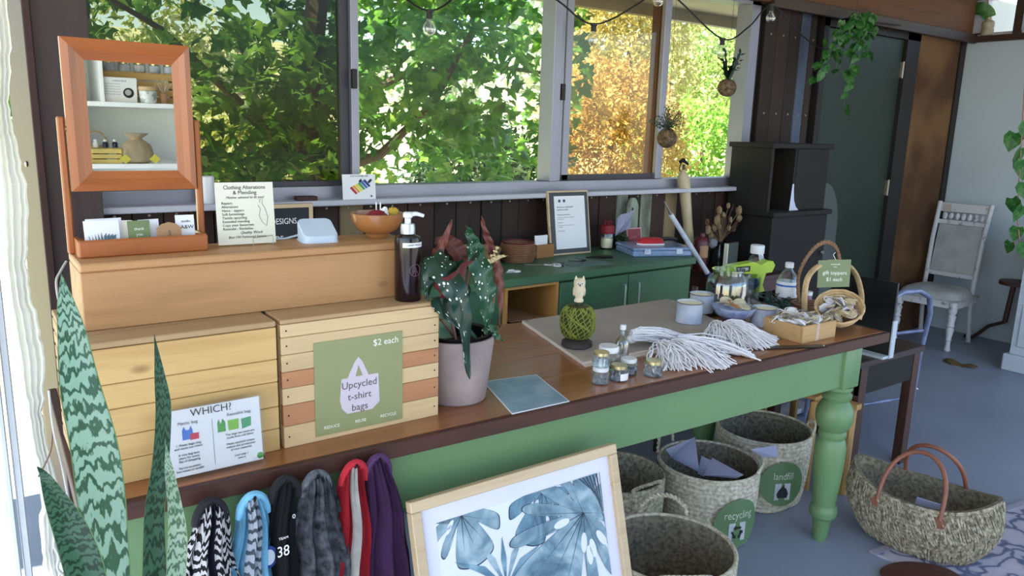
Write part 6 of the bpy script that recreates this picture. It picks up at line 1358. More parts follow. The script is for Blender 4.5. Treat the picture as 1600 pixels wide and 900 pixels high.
# dark hutch
M['dkw'] = wood('nearly_black_timber', '#15100e', '#0a0706', 'z', .75, .8, False, .05)
t = T('dark_hutch', 'tall nearly black wooden hutch with an open niche standing by the green door', 'cabinet', (4.17, 2.93, 0))
b = MB(); b.mm((-.28, -.16, 0), (.28, .17, 1.10), bev=.004); b.build('base_cabinet', M['dkw'], t)
b = MB(); b.mm((-.30, -.18, 1.10), (.30, .18, 1.13), bev=.006); b.build('counter', M['dkw'], t)
b = MB(); b.mm((-.29, .15, 1.13), (.29, .17, 1.50)); b.build('back_panel', M['dkw'], t); b = MB(); b.mm((-.31, -.14, 1.50), (.31, .18, 1.53), bev=.005); b.build('top', M['dkw'], t)
b = MB(); b.mm((.265, -.12, 1.13), (.29, .15, 1.50)); b.build('side_panel', M['dkw'], t); b = MB(); b.mm((-.06, -.12, 1.13), (-.04, .15, 1.50)); b.build('divider', M['dkw'], t); b = MB(); b.mm((-.29, -.12, 1.13), (-.265, .15, 1.50)); b.build('side_panel', M['dkw'], t)
b = MB(); b.mm((-.04, -.125, 1.13), (.265, -.11, 1.50), bev=.002); b.build('cupboard_door', M['dkw'], t)
b = MB(); b.mm((-.15, .05, 1.135), (-.065, .06, 1.48)); b.build('lit_board', wood('lit_amber_board', '#8d6224', '#5c3d16', 'z', .5, 1, False), t)  # brown niche panel coloured amber, with the light on it painted in
b = MB(); b.prism([(-.045, 0), (.05, 0), (.02, .02), (-.005, .06), (-.015, .11), (-.02, .16), (-.035, .16)], 0, .001, UP); b.build('curled_paper', M['paperw'], None, loc=(4.13, 2.80, 1.131), label='curled white paper standing in front of the hutch niche', cat='paper')
b = MB(); b.lathe([(.004, 0), (.014, .012), (.010, .02)], 10, mt=Matrix.Rotation(PI / 2, 4, 'X'), c=(.24, -.165, .86)); b.build('knob', M['rimm'], t, True)
b = MB(); P_ = [(-.19, 0), (.19, 0), (.19, .96)] + [(.19 * math.cos(a * PI / 14), .96 + .30 * math.sin(a * PI / 14)) for a in range(1, 14)] + [(-.19, .96)]; b.prism(P_, 0, .02, UP); b.build('arched_board', mat('dark_grey_board', '#4d5454', .6, var=.05), None, loc=(4.93, 3.11, 0), rot=(-.015, 0, 0), label='dark grey round-topped board leaning on the green door behind the hutch', cat='board')
# ---- sill things
b = MB(); b.box((0, 0, .0085), (.085, .055, .017), bev=.002); nb = b.build('notebook', C_('dark_red_cover', '#3c1d1a'), None, loc=(1.17, 3.075, 1.26), rot=(0, 0, -.1), label='small dark red-brown notebook lying on the window sill', cat='book')
b = MB(); b.box((.002, 0, .0085), (.086, .052, .011)); b.build('page_block', M['kraft'], nb)
t = T('sill_card', 'white card with rainbow-coloured tool picture standing on the window sill above the bowl', 'sign', (1.40, 3.05, 1.26), rot=(-.08, 0, -.05))
b = MB(); b.mm((-.076, 0, 0), (.072, .002, .105)); b.build('sheet', M['print_white'], t)
for i, c_ in enumerate(('#b3283a', '#d9a23a', '#d8d24a', '#4f9a4a', '#3a66b0', '#2c3a78')):
    x0 = -.045 + i * .012; z0 = .048 + i * .006
    flat([(x0, z0), (x0 + .010, z0 + .006), (x0 + .034, z0 - .022), (x0 + .027, z0 - .028)], -.0006).build('colour_bar_print', C_('bar%d' % i, c_), t)
flat([(-.005, .075), (.006, .086), (.012, .080), (.002, .069)], -.0008).build('picture', M['ink'], t); flat([(.035, .072), (.05, .086), (.058, .080), (.044, .066)], -.0008).build('picture', M['ink'], t)
text('LOST & FOUND TINS', .0085, upat(0, -.0006, .097), M['ink'], t); flat([(.052 + .005 * math.cos(a * .7), .012 + .005 * math.sin(a * .7)) for a in range(9)], -.0008).build('round_emblem', M['grey_ink'], t)
# letter board hanging behind the box
q = PY(448, 357, 2.9)
t = T('letter_board', 'black letter board with pale frame and white letters behind the sign card', 'sign', (1.00, 2.93, 1.02), -.0)
b = MB(); b.mm((-.17, -.002, 0), (.125, .012, .228)); b.build('felt', mat('grey_black_felt', '#2b2d33', .9, bump=.2, bs=120), t)
for a, c_ in (((-.185, -.008, .228), (.14, .016, .243)), ((-.185, -.008, -.015), (.14, .016, 0)), ((-.185, -.008, 0), (-.17, .016, .228)), ((.125, -.008, 0), (.14, .016, .228))): b = MB(); b.mm(a, c_, bev=.001); b.build('frame_member', M['framew'], t)
text('DESIGNS', .032, upat(.075, -.0026, .176), M['print_white'], t, align='RIGHT', sx=.82); text('MADE', .032, upat(.020, -.0026, .108), M['print_white'], t, align='RIGHT', sx=.82)
b = MB(); b.mm((.80, 2.80, 0), (1.17, 3.10, 1.005)); 
for f_ in (): pass
b.build('storage_cabinet', M['board_dark'], None, label='plain dark cupboard behind the crates carrying the letter board', cat='cabinet')
# cylinder on the sill behind the mirror
b = MB(); b.lathe([(.028, 0), (.03, .003), (.03, .10), (.026, .105)], 18); b.build('white_tin', M['wlid'], None, True, loc=(.78, 3.08, 1.26), label='white cylindrical tin on the sill seen under the swing mirror', cat='tin')
# ---- string lights
M['sock'] = mat('black_socket', '#111113', .5, bump=0); M['bulb'] = glass('clear_bulb', (.92, .93, .93), .12, .01, .8)
Yl = 3.03
knots = [(560, -60), (600, -30), (671, 17), (740, -25), (800, -40), (870, 0), (928, 38), (1000, 4), (1030, -22), (1060, 0), (1129, 61), (1170, 42), (1206, 8), (1245, 48), (1290, 78), (1318, 48), (1345, 34), (1415, 41)]
t = T('string_lights', 'black festoon cord with clear round bulbs strung along the window top', 'string lights', tuple(PY(800, -40, Yl))); o0 = Vector(t.location)
KP = [PY(x, y, Yl) - o0 for x, y in knots]; Q = []
for i in range(len(KP) - 1):
    p0, p1, p2, p3 = KP[max(i - 1, 0)], KP[i], KP[i + 1], KP[min(i + 2, len(KP) - 1)]
    for k in range(6):
        f = k / 6; Q.append(.5 * ((2 * p1) + (-p0 + p2) * f + (2 * p0 - 5 * p1 + 4 * p2 - p3) * f * f + (-p0 + 3 * p1 - 3 * p2 + p3) * f ** 3))
b = MB(); b.tube(Q, .0045, 6); b.build('cord', M['sock'], t, True)
for (x, y), cap in (((671, 17), 1), ((928, 38), 1), ((1030, -22), 1), ((1129, 61), 1), ((1206, 8), 1)):
    p = PY(x, y, Yl) - o0
    b = MB(); b.lathe([(.019, 0), (.017, -.012), (.014, -.014), (.014, -.038)], 14); s_ = b.build('socket', M['sock'], t, True, loc=p + Vector((0, 0, .005)))
    b = MB(); b.lathe([(.011, -.038), (.012, -.046), (.024, -.062), (.029, -.078), (.025, -.094), (.012, -.105), (.001, -.107)], 18, cap0=False, cap1=False); b.build('bulb', M['bulb'], s_, True)
    b = MB(); b.tube([(0, 0, -.04), (0, 0, -.07), (.008, 0, -.082), (-.008, 0, -.082)], .001, 4); b.build('filament_stem', M['rimm'], s_, True)
# ---- kokedama balls
M['moss'] = mat('brown_moss', '#8a7152', .95, vs=50, bump=1, bs=120, col2='#54432f', dist=.006); M['line'] = mat('hanging_line', '#3a3630', .6, bump=0)
def koke(lab, px, py, Y, r, kind, sd):
    p = PY(px, py, Y); t = T('moss_ball_plant', lab, 'plant', tuple(p), group='hanging moss ball plants'); rg = random.Random(sd)
    b = MB(); b.ball((0, 0, 0), r, 24, 16, (1.05, 1, .95), .05, sd); b.build('moss_ball', M['moss'], t, True, sharp=90)
    b = MB()
    for k in range(14):
        a, e = rg.uniform(0, 3.14), rg.uniform(0, 3.14); ax = Vector((math.cos(a) * math.sin(e), math.sin(a) * math.sin(e), math.cos(e))); u_ = ax.orthogonal().normalized(); v_ = ax.cross(u_)
        b.tube([(u_ * math.cos(q_ * PI / 10) + v_ * math.sin(q_ * PI / 10)) * r * 1.03 for q_ in range(20)], .0009, 4, closed=True)
    b.build('binding_thread', M['line'], t, True)
    b = MB(); b.tube([(-.7 * r, 0, .5 * r), (0, 0, 2.8 * r), (0, 0, 2.715 - p.z)], .0012, 5); b.tube([(.7 * r, 0, .5 * r), (0, 0, 2.8 * r)], .0012, 5); b.build('hanging_line', M['line'], t)
    if kind == 0:
        for k in range(22):
            a = rg.uniform(0, 6.28); e = rg.uniform(.2, 1.25) ; L_ = rg.uniform(.08, .15); d = Vector((math.sin(e) * math.cos(a), math.sin(e) * math.sin(a) * .6, math.cos(e))); b = MB(); q0 = Vector((0, 0, r * .8)); b.tube([q0, q0 + d * L_ * .5 + Vector((0, 0, .01)), q0 + d * L_], [.002, .0015, .001], 5)
            for j in range(8):
                f = .25 + .75 * j / 8; c_ = q0 + d * L_ * f; s_ = d.cross(Vector((0, 1, 0))).normalized() * (.014 if j % 2 else -.014); b.b.faces.new([b.b.verts.new(c_), b.b.verts.new(c_ + s_ * .6 + d * .008 + Vector((0, .003, 0))), b.b.verts.new(c_ + s_ + d * .010), b.b.verts.new(c_ + s_ * .6 - d * .003)])
            b.build('frond', M['darkleaf'], t)
    else:
        for k in range(11):
            a = k * .6; e = -.5 + .13 * k; L_ = .09 + .05 * (k % 3); d = Vector((math.sin(e) * 1.0, .25 * math.cos(a), 1)).normalized(); q0 = Vector((0, 0, r * .7))
            b = MB(); b.grid(leaf_surf([q0, q0 + d * L_ * .5, q0 + d * L_ * .85 + Vector((.01, 0, 0)), q0 + d * L_ + Vector((.03 * (1 if k > 5 else -1), -.02, -.01))], .017, (1, .3, 0), .2, wave=.004), 6, 12); b.build('frond', M['darkleaf'], t, True, sharp=180)
koke('lower hanging moss ball with fine ferny leaves beside the sash frame', 1042, 216, 3.0, .052, 0, 3)
koke('upper hanging moss ball with broad dark strap leaves at the right window edge', 1136, 137, 2.94, .050, 1, 4)
# ---- hanging pothos by the green door
M['pothos'] = leafmat('variegated_pothos', [(.35, '#1f4d20'), (.5, '#36702f'), (.66, '#5f9048'), (.8, '#b4c493')], 30, .25, .35)
HV = [(0, 0, 0), (.28, -.12, -.03), (.45, .18, -.06), (.36, .55, -.05), (0, 1, -.12), (-.36, .55, -.05), (-.45, .18, -.06), (-.28, -.12, -.03), (0, .35, .03)]; HF = [(8, i, i + 1) for i in range(7)] + [(8, 7, 0)]
mh = bpy.data.meshes.new('leaf'); mh.from_pydata(HV, [], HF); mh.materials.append(M['pothos'])
def vine_leaves(t, pts, n, size, rg, spread=.03):
    L_ = len(pts) - 1
    for k in range(n):
        f = (k + rg.random()) / n * L_; i = min(int(f), L_ - 1); p = Vector(pts[i]).lerp(Vector(pts[i + 1]), f - i) + Vector((rg.uniform(-spread, spread), rg.uniform(-spread, spread), rg.uniform(-spread, spread)))
        o = bpy.data.objects.new('leaf', mh); C.objects.link(o); o.parent = t; o.location = p; o.scale = (size * rg.uniform(.6, 1.2),) * 3; o.rotation_euler = (rg.uniform(1.6, 2.7) + PI, rg.uniform(-.6, .6), rg.uniform(-2.4, .8))
pc_ = PY(1335, 42, 2.95); t = T('hanging_pothos', 'trailing green and cream pothos hanging in front of the dark green door', 'plant', tuple(pc_)); rg = random.Random(15)
b = MB(); b.lathe([(.05, -.03), (.07, .02), (.075, .05), (.06, .05), (.05, .02), (.001, .01)], 20, cap1=False); b.build('pot', M['blackp'], t, True)
b = MB(); b.tube([(0, .0, .05), (0, 0, 2.715 - pc_.z)], .002, 5); b.build('hanging_line', M['line'], t)
for tgt, n in (((1278, 118), 22), ((1288, 100), 14), ((1318, 165), 16), ((1300, 120), 16), ((1325, 110), 18), ((1352, 95), 14), ((1340, 75), 22), ((1312, 70), 22), ((1296, 60), 10)):
    e_ = PY(*tgt, 2.93) - pc_; pts = [Vector((rg.uniform(-.03, .03), -.05, .06)), Vector((e_.x * .45, -.07, .06 + e_.z * .12)), Vector((e_.x * .85, -.05, e_.z * .5)), e_]
    b = MB(); b.tube(pts, .002, 5); b.build('vine', M['pothos'], t, True); vine_leaves(t, pts, n, .062, rg, .03)
t = T('trailing_vine', 'green trailing vine hanging down at the right edge of the picture', 'plant', tuple(PX(1592, 300, 5.75))); o0 = Vector(t.location); rg = random.Random(25)
pts = [PX(x, y, 5.75) - o0 for x, y in ((1612, -20), (1606, 60), (1600, 150), (1596, 220), (1592, 290), (1590, 340), (1594, 390))]; pts[0].z = 2.715 - o0.z
b = MB(); b.tube(pts, .004, 6); b.build('vine', M['stalk'], t, True)
for (x, y), sz, rz in (((1586, 208), .13, .2), ((1596, 232), .14, 1.2), ((1582, 310), .13, -.6), ((1600, 285), .12, .4), ((1598, 322), .12, 1.0), ((1590, 355), .10, .1), ((1579, 378), .09, -.5), ((1600, 378), .12, .7), ((1602, 250), .14, .3), ((1606, 190), .13, .5)):
    o = bpy.data.objects.new('leaf', mh); C.objects.link(o); o.parent = t; o.location = PX(x, y, 5.74) - o0; o.scale = (sz,) * 3; o.rotation_euler = (PI + 1.9, .3 * math.sin(x), -1.3 + rz)
# ---- clerestory vase
t = T('propagation_vase', 'cream stoneware vase with glass neck and one big leaf on the high ledge', 'vase', (6.72, PX(1542, 55, 6.72).y, 2.386))
b = MB(); b.lathe([(.035, 0), (.045, .01), (.045, .05), (.04, .06), (.045, .07), (.045, .10), (.03, .115), (.02, .12), (.02, .14)], 18); b.build('body', mat('cream_stoneware', '#a39c86', .6), t, True)
b = MB(); b.tube([(0, 0, .12), (0, .02, .22), (-.02, .03, .33)], .004, 6); b.build('stem', M['stalk'], t, True)
b = MB(); b.grid(leaf_surf([(0, .0, .14), (-.02, .06, .20), (-.02, .14, .19), (-.02, .23, .145)], .05, (0, .3, 1), .2), 8, 14); b.build('leaf', M['pothos'], t, True, sharp=180)
# ================================================================== CHAIRS AND TABLES AT THE RIGHT
M['shabby'] = mat('chipped_white_paint', '#c2c2c6', .6, vs=22, bump=.3, bs=50, col2='#8d8078', thr=(.30, .40)); M['uphol'] = mat('worn_grey_upholstery', '#aeb0b0', .85, vs=7, bump=.2, bs=120, col2='#959896', thr=(.35, .6))
t = T('shabby_chair', 'chipped white upholstered chair with turned front legs against the white wall', 'chair', (6.19, 2.84, 0), -PI / 2 + .06)
def turned(h, r): return [(r * .5, 0), (r * .8, .01), (r * .6, .04), (r * .55, h * .22), (r * .75, h * .24), (r * .6, h * .27), (r * .95, h * .45), (r * .7, h * .5), (r * 1.0, h * .53), (r * .75, h * .57), (r * 1.05, h * .72), (r * .7, h * .76), (r * 1.05, h * .80), (r * 1.05, h)]
fl = None
for sx in (-1, 1):
    b = MB(); b.lathe(turned(.38, .030), 18, c=(sx * .20, -.19, 0)); b.build('leg', M['shabby'], t, True)
    b = MB(); b.tube([(sx * .185, .25, 0), (sx * .18, .20, .25), (sx * .18, .19, .42), (sx * .185, .23, .8), (sx * .19, .30, 1.09)], .017, 8); b.build('back_post', M['shabby'], t, True)
b = MB(); b.mm((-.225, -.21, .33), (.225, -.185, .385), bev=.003); b.mm((-.225, -.185, .33), (-.20, .20, .385)); b.mm((.20, -.185, .33), (.225, .20, .385)); b.mm((-.2, .18, .33), (.2, .20, .385)); b.build('seat_rail', M['shabby'], t)
def cush(u, v):
    a = u * 2 * PI; r = v; sx = math.copysign(abs(math.cos(a)) ** .45, math.cos(a)) * r; sy = math.copysign(abs(math.sin(a)) ** .45, math.sin(a)) * r
    return Vector((sx * (.235 - .02 * (sy > 0) * sy), sy * .22 - .005, .39 + .075 * (1 - r ** 3.5) ** .6))
b = MB(); b.grid(cush, 32, 12, wrap=True); b.mm((-.23, -.22, .385), (.23, .21, .392)); b.build('seat', M['uphol'], t, True)
def bk(x, z, y=0): f = (z - .42) / .67; return Vector((x, .19 + .11 * f + y, z))
Bm = Matrix.Translation((0, .20, .42)) @ Matrix.Rotation(-.165, 4, 'X')
b = MB(); b.mm((-.165, -.02, .12), (.165, .02, .50), bev=.008); b.xf(Bm); b.build('backrest', M['uphol'], t)
for a, c_ in (((-.185, -.016, .50), (.185, .016, .535)), ((-.185, -.016, .60), (.185, .016, .67)), ((-.175, -.012, .085), (.175, .012, .125))): b = MB(); b.mm(a, c_, bev=.005); b.xf(Bm); b.build('back_rail', M['shabby'], t)
for i in range(7):
    b = MB(); b.ball(((i - 3) * .046, 0, .567), .019, 10, 8, (1, .8, 1.6)); b.xf(Bm); b.build('spindle', M['shabby'], t, True)
b = MB(); b.prism([(-.02, -.035), (.03, -.025), (.026, .03), (-.026, .022)], 0, .002, Matrix.Translation((-.12, .27, 1.045)) @ UP); b.build('price_tag', C_('tag_card', '#b3a79c'), None, loc=(6.455 - .47 * 0, 3.0, .0) if False else (0, 0, 0), label='small buff swing tag tied to the top of the chipped white chair', cat='tag')
tg = bpy.data.objects['price_tag']; tg.matrix_world = Matrix.Translation((6.19, 2.84, 0)) @ Matrix.Rotation(-PI / 2 + .06, 4, 'Z')
# white panelled cupboard at right edge
M['wcab'] = mat('white_cupboard_paint', '#b9c2cc', .5, var=.03, bump=.03)
q = PZ(1572, 580, 0)
t = T('white_cupboard', 'white panelled cupboard with a stepped plinth at the right edge', 'cabinet', (6.30, 1.75, 0))
b = MB(); b.mm((-.42, -.5, .0), (.42, .45, .12), bev=.01); b.build('plinth', M['wcab'], t)
b = MB(); b.mm((-.39, -.47, .12), (.40, .42, 1.0), bev=.004); b.build('body', M['wcab'], t)
for y0, y1 in ((-.43, -.02), (.02, .38)):
    for z0, z1 in ((.18, .48), (.54, .94)): b = MB(); b.mm((-.402, y0, z0), (-.389, y1, z1), bev=.005); p_ = b.build('door_panel', M['wcab'], t); b = MB(); b.mm((-.4085, y0 + .05, z0 + .05), (-.4015, y1 - .05, z1 - .05), bev=.003); b.build('raised_field', M['wcab'], p_)
# curved brown rocker piece, tan leaf
M['rock'] = wood('brown_bentwood', '#4d3428', '#2c1c15', 'x', .5, 1, False)
t = T('rocker_leg', 'curved brown wooden leg of a stool standing behind the white cupboard', 'stool', (6.60, 2.4, 0))
o0 = Vector(t.location); pts = [PX(1505, 537, 6.58) - o0, PX(1518, 533, 6.58) - o0, PX(1530, 520, 6.58) - o0, PX(1545, 509, 6.58) - o0, PX(1570, 503, 6.58) - o0]
for p in pts: p.z = max(p.z, .016)
b = MB(); b.tube(pts, .02, 8, flat=.7); b.build('curved_leg', M['rock'], t, True)
b = MB(); b.tube([pts[-1], pts[-1] + Vector((0, -.02, .30))], .02, 8); b.build('upright', M['rock'], t, True)
b = MB(); b.lathe([(.02, 0), (.13, .004), (.13, .03), (.02, .034)], 20, c=tuple(pts[-1] + Vector((0, -.05, .30)))); b.build('seat', M['rock'], t, True)
lp_ = PZ(1500, 568, 0)
b = MB(); b.grid(lambda u, v: Vector((lp_.x - .06 + .03 * u + .0 * v, lp_.y + .09 - .22 * v + .0, .004 + .018 * math.sin(PI * u) + .01 * math.sin(v * 9)) ) + Vector(((u - .5) * .07 * math.sin(PI * min(.95, v + .1)), 0, 0)), 8, 16, .002); b.build('dry_leaf', mat('tan_dry_leaf', '#8a7044', .7, vs=20), None, True, label='curled tan dry leaf lying on the floor near the chipped white chair', cat='leaf')
# low dark table, black board, metal chair, stools
t = T('low_table', 'nearly black low wooden table beyond the work table end', 'table', (3.47, 1.93, 0))
b = MB(); b.mm((-.30, -.20, .575), (.26, .28, .605), bev=.003); b.build('top', wood('dark_walnut', '#3d2a22', '#1d1310', 'x', .35, .8, False), t)
b = MB(); b.mm((-.27, -.185, .44), (.23, -.165, .575)); b.build('apron', M['dkw'], t); b = MB(); b.mm((-.27, .245, .44), (.23, .265, .575)); b.build('apron', M['dkw'], t)
for sx, sy in ((.19, -.19), (-.27, -.19), (.19, .23), (-.27, .23)): b = MB(); b.mm((sx, sy, 0), (sx + .055, sy + .045, .575), bev=.002); b.build('leg', wood('red_brown_leg', '#4a2c20', '#2a1812', 'z', .5, 1, False), t)
yA, yB = PX(1396, 500, 3.35).y, 2.02
t = T('display_box', 'flat black open box with pale edges standing on the low dark table', 'box', (3.35, (yA + yB) / 2, .605))
hy = (yB - yA) / 2; zt3 = PX(1395, 441, 3.35).z - .605
b = MB(); b.mm((0, -hy, 0), (.012, hy, zt3), bev=.001); b.build('back', M['blackp'], t); b = MB(); b.mm((-.004, -hy - .006, 0), (.03, -hy, zt3 * .5)); b.build('pale_edge', M['wcab'], t); b = MB(); b.mm((-.05, -hy, 0), (-.0005, hy, .012)); b.build('pale_ledge', M['wcab'], t)
M['gmetal'] = mat('blue_grey_metal', '#7d86a8', .4, .2, vs=12, col2='#5e6684', bump=.05)
t = T('metal_chair', 'blue-grey tubular metal chair behind the low dark table', 'chair', (3.95, 1.98, 0), -.2)
b = MB(); b.tube([(-.20, .02, 0), (-.19, .0, .45), (-.185, -.03, .68), (-.15, -.04, .77), (-.06, -.045, .81), (.06, -.045, .81), (.15, -.04, .77), (.185, -.03, .68), (.19, 0, .45), (.20, .02, 0)], .014, 10); b.build('back_frame', M['gmetal'], t, True)
for sx in (-1, 1): b = MB(); b.tube([(sx * .185, .35, .44), (sx * .19, .38, 0)], .012, 8); b.build('leg', M['gmetal'], t, True)
b = MB(); b.mm((-.19, -.01, .44), (.19, .38, .455), bev=.004); b.build('seat', M['gmetal'], t); b = MB(); b.tube([(-.195, .01, .2), (.195, .01, .2)], .008, 8); b.build('stretcher', M['gmetal'], t, True)
b = MB(); b.tube([(-.188, -.01, .58), (.188, -.01, .58)], .009, 8); b.build('back_rail', M['gmetal'], t, True)
b = MB(); q = PY(1420, 605, 1.86) 
b.tube([(0, 0, .0), (.012, .0, .04), (.02, 0, .08)], .004, 5); b.tube([(-.06, 0, .045), (-.01, 0, .025), (.03, 0, .03), (.06, 0, .012)], .0035, 5); b.tube([(.012, .0, .04), (-.02, 0, -.03)], .004, 5)
ct = b.build('cloth_tie', M['cotton'], None, True, loc=(PY(1418, 612, 1.96).x, 1.953, PY(1418, 612, 1.96).z), rot=(0, 0, -.3), label='white cloth strip knotted round the leg of the metal chair', cat='tie')
M['bent'] = wood('bentwood_birch', '#b08a55', '#866236', 'z', .45, 1, False)
def stool(lab, loc, sx, sy, h, mt_, rz=0, curve=.05):
    t = T('stool', lab, 'stool', loc, rz)
    b = MB(); b.mm((-sx, -sy, h), (sx, sy, h + .02), bev=.006); b.build('seat', mt_, t)
    for a in (-1, 1):
        for c_ in (-1, 1): b = MB(); b.tube([(a * sx * 1.02, c_ * sy * .95, 0), (a * sx * .98, c_ * sy * .95, h - curve), (a * sx * .92, c_ * sy * .93, h - .012), (a * sx * .6, c_ * sy * .8, h - .006)], .021, 8, flat=.6); b.build('leg', mt_, t, True)
    return t
stool('pale bentwood stool under the right end of the work table', (3.16, 1.98, 0), .15, .13, .42, M['bent'], .1)
stool('second pale bentwood stool between the turned leg and the low dark table', (3.62, 2.30, 0), .15, .13, .43, M['bent'], -.1) if False else None
stool('black wooden stool far under the middle of the work table', (2.95, 2.38, 0), .19, .15, .46, M['dkw'], .1)
b = MB(); b.mm((-.02, -.02, 0), (.02, .02, .44)); 
b2 = PY(1352, 640, 1.85)
t = T('wooden_stand', 'pale wooden trestle leg standing between the turned leg and the low dark table', 'stand', (3.13, 1.72, 0))
b = MB(); b.tube([(-.01, 0, 0), (.03, .02, .40)], .020, 8); b.build('leg', M['bent'], t, True); b = MB(); b.tube([(-.01, .22, 0), (.03, .20, .40)], .020, 8); b.build('leg', M['bent'], t, True); b = MB(); b.mm((.01, -.01, .395), (.05, .24, .42)); b.build('top_bar', M['bent'], t)

# ================================================================== SHELF BEHIND THE CAMERA (what the swing mirror shows)
YM = 1.86 - .0062
def PMr(x, y, V): p = PY(x, y, V); p.y = 2 * YM - V; return p
M['wshelf'] = mat('white_shelf_paint', '#f4f6f6', .5, var=.01, bump=.02)
z1 = PMr(200, 160, 4.15).z; z2 = PMr(200, 256, 4.15).z; yf = 2 * YM - 4.15; sh = T('white_shelf', 'white open shelf unit reflected in the swing mirror', 'shelf', (.79, yf - .17, 0))
xd = PMr(161, 120, 4.15).x - .79
for z in (z1, z2, .9, .4, 2.05): b = MB(); b.mm((-.36, -.17, z - .022), (.40, .17, z), bev=.002); b.build('shelf_board', M['wshelf'], sh)
b = MB(); b.mm((-.36, -.185, 0), (.40, -.171, 2.05)); b.build('back_panel', M['wshelf'], sh)
for x, za, zb_ in ((-.36, 0, 2.05), (.385, 0, 2.05), (xd - .016, z1 + .0005, 2.027)): b = MB(); b.mm((x, -.1705, za), (x + .016, .17, zb_)); b.build('upright', M['wshelf'], sh)
def mcrate(lab, x0, x1, yb_, z, hh, dep, mt_, n, grp=None):
    t = T('slatted_crate', lab, 'crate', ((x0 + x1) / 2, yb_, z), 0); wd = x1 - x0
    for k in range(n): b = MB(); b.mm((-wd / 2, -.004, k * hh / n), (wd / 2, .004, (k + .82) * hh / n), bev=.001); b.build('slat', mt_, t)
    for s in (-1, 1): b = MB(); b.mm((s * wd / 2 - (.008 if s > 0 else 0), -dep, 0), (s * wd / 2 + (0 if s > 0 else .008), -.0045, hh), bev=.001); b.build('end_board', mt_, t)
    b = MB(); b.mm((-wd / 2 + .0085, -dep, hh - .008), (wd / 2 - .0085, -.0045, hh - .001)); b.build('top_board', mt_, t)
    return t
a_, c_ = PMr(165, 110, 4.25), PMr(275, 110, 4.25)
mcrate('honey slatted crate of jars on the upper shelf seen in the swing mirror', xd + .79 + .006, c_.x, yf - .10, z1 + .0005, a_.z - z1, .15, M['pine'], 4)
for k in range(5):
    t = T('glass_jar', 'pale lidded jars in a row on the crate seen in the mirror', 'jar', (xd + .79 + .05 + k * .068, yf - .14, a_.z + .001), 0, 'jars on the mirrored crate')
    b = MB(); b.lathe([(.024, 0), (.028, .006), (.028, .032), (.024, .036)], 16); b.build('body', M['tinwhite'], t, True); b = MB(); b.cyl((0, 0, .0365), .026, .012, 16); b.build('lid', M['gold'], t, True)
q = PMr(188, 158, 4.18); t = T('info_card', 'white card with a dark round picture on the upper mirrored shelf', 'sign', (q.x, q.y, z1), rot=(.1, 0, PI))
b = MB(); b.mm((-.075, -.001, 0), (.075, .001, .115)); b.build('sheet', M['print_white'], t)
flat([(-.038 + .024 * math.cos(a * .4), .045 + .024 * math.sin(a * .4)) for a in range(16)], -.0014).build('round_picture', M['ink'], t); flat([(-.036 + .014 * math.cos(a * .4), .047 + .014 * math.sin(a * .4)) for a in range(16)], -.0018).build('round_picture', C_('pale_grey_ink', '#a9a9ae'), t)
text('Refill station', .012, upat(.0, -.0014, .10), M['grey_ink'], t)
for i in range(5): text('soap wax melts and candles', .006, upat(.03, -.0014, .085 - i * .012), M['grey_ink'], t)
q = PMr(232, 160, 4.17); t = T('patterned_pot', 'white pot with grey leaf pattern on the upper mirrored shelf', 'pot', (q.x, q.y, z1)); b = MB(); b.lathe([(.028, 0), (.036, .006), (.040, .055), (.038, .058)], 22); b.build('body', mat('leaf_patterned_glaze', '#cfd4d0', .3, vs=40, col2='#8d9a94', thr=(.42, .5), bump=0), t, True); b = MB(); b.cyl((0, 0, .059), .042, .02, 22, bev=.004); b.build('lid', M['palew'], t, True)
q = PMr(256, 158, 4.18); t = T('dried_bunch', 'small tuft of dried flowers on the upper mirrored shelf', 'decoration', (q.x, q.y, z1)); b = MB(); b.lathe([(.016, 0), (.02, .04), (.018, .05)], 14); b.build('holder', M['kraft'], t, True)
rg = random.Random(2)
b = MB()
for k in range(40): d = Vector((rg.gauss(0, .4), rg.gauss(0, .4), 1)).normalized(); b.tube([(0, 0, .045), Vector((0, 0, .045)) + d * rg.uniform(.04, .075)], .0015, 4)
o = b.build('stems', M['birch'], t); o['kind'] = 'stuff'
a_, c_ = PMr(144, 255, 4.18), PMr(190, 232, 4.18)
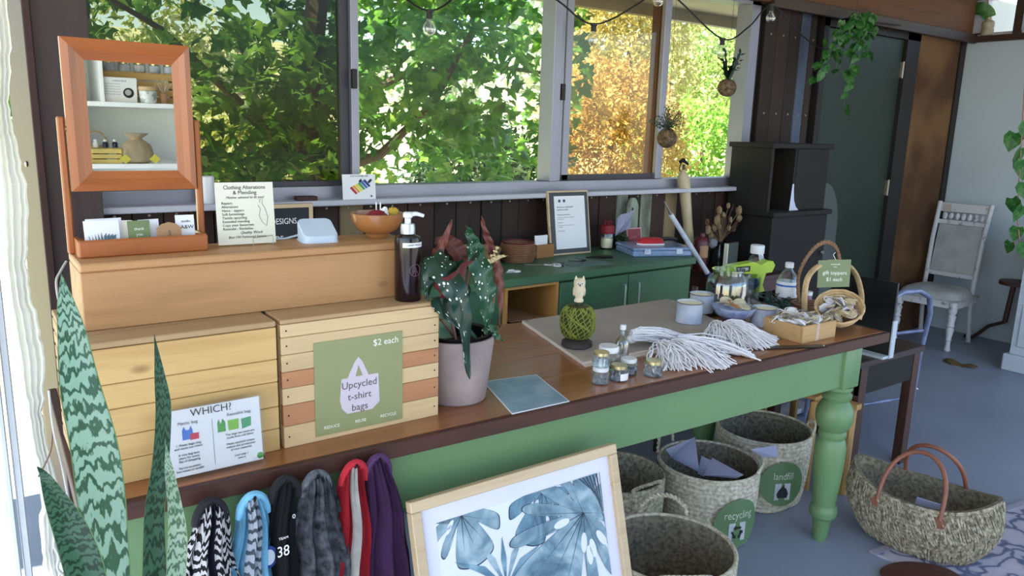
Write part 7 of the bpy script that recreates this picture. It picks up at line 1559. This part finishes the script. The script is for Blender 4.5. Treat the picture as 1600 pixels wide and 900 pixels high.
mcrate('pale yellow slatted crate on the lower mirrored shelf', a_.x, c_.x, a_.y, z2 + .0005, c_.z - z2, .10, mat('pale_yellow_wood', '#d8c070', .6), 3)
for k in range(3): t = T('little_bottle', 'little dark and white bottles standing in the pale yellow crate in the mirror', 'bottle', (a_.x + .028 + k * .042, a_.y - .05, c_.z + .002), 0, 'bottles on the yellow crate'); b = MB(); b.lathe([(.012, 0), (.013, .02), (.008, .028)], 12); b.build('body', M['navy'] if k else M['print_white'], t, True); b = MB(); b.cyl((0, 0, .0285), .009, .010, 12); b.build('cap', M['print_white'], t, True)
q = PMr(216, 255, 4.18); t = T('drawstring_pouch', 'beige linen drawstring pouch on the lower mirrored shelf', 'pouch', (q.x, q.y - .02, z2 + .001))
b = MB(); b.lathe([(.04, 0), (.062, .01), (.066, .05), (.056, .09), (.024, .115), (.022, .12), (.045, .14), (.05, .145)], 30, fn=lambda a, k: 1 + (.10 if k > 3 else .03) * math.sin(a * 11), mt=Matrix.Diagonal((1.15, .7, 1, 1))); b.build('body', cloth_mat('beige_linen', '#a59478'), t, True, sharp=80); b = MB(); b.tube([(.025 * math.cos(a * PI / 8), .018 * math.sin(a * PI / 8), .117) for a in range(16)], .003, 6, closed=True); b.build('drawstring', M['cane'], t, True)
for i, (px, py) in enumerate(((196, 246), (242, 245))): q = PMr(px, py, 4.14); t = T('price_tag', ('left' if i == 0 else 'right') + ' yellow diamond price tag on the lower mirrored shelf', 'tag', (q.x, q.y, z2 + .001), PI); b = MB(); b.prism([(-.026, .022), (0, 0), (.026, .022), (0, .046)], 0, .002, UP); b.build('sheet', C_('yellow_card', '#c9c04a'), t)
q = PMr(150, 222, 4.27); t = T('small_basket', 'small basket with arched handle behind the yellow crate in the mirror', 'basket', (q.x, q.y - .02, z2 + .001)); b = MB(); b.lathe([(.04, 0), (.055, .05), (.06, .08), (.05, .08), (.001, .02)], 20, cap1=False); b.build('body', M['cane'], t, True); b = MB(); b.tube(arch((0, 0, .08), .055, 0, .07), .005, 6); b.build('handle', M['cane'], t, True)
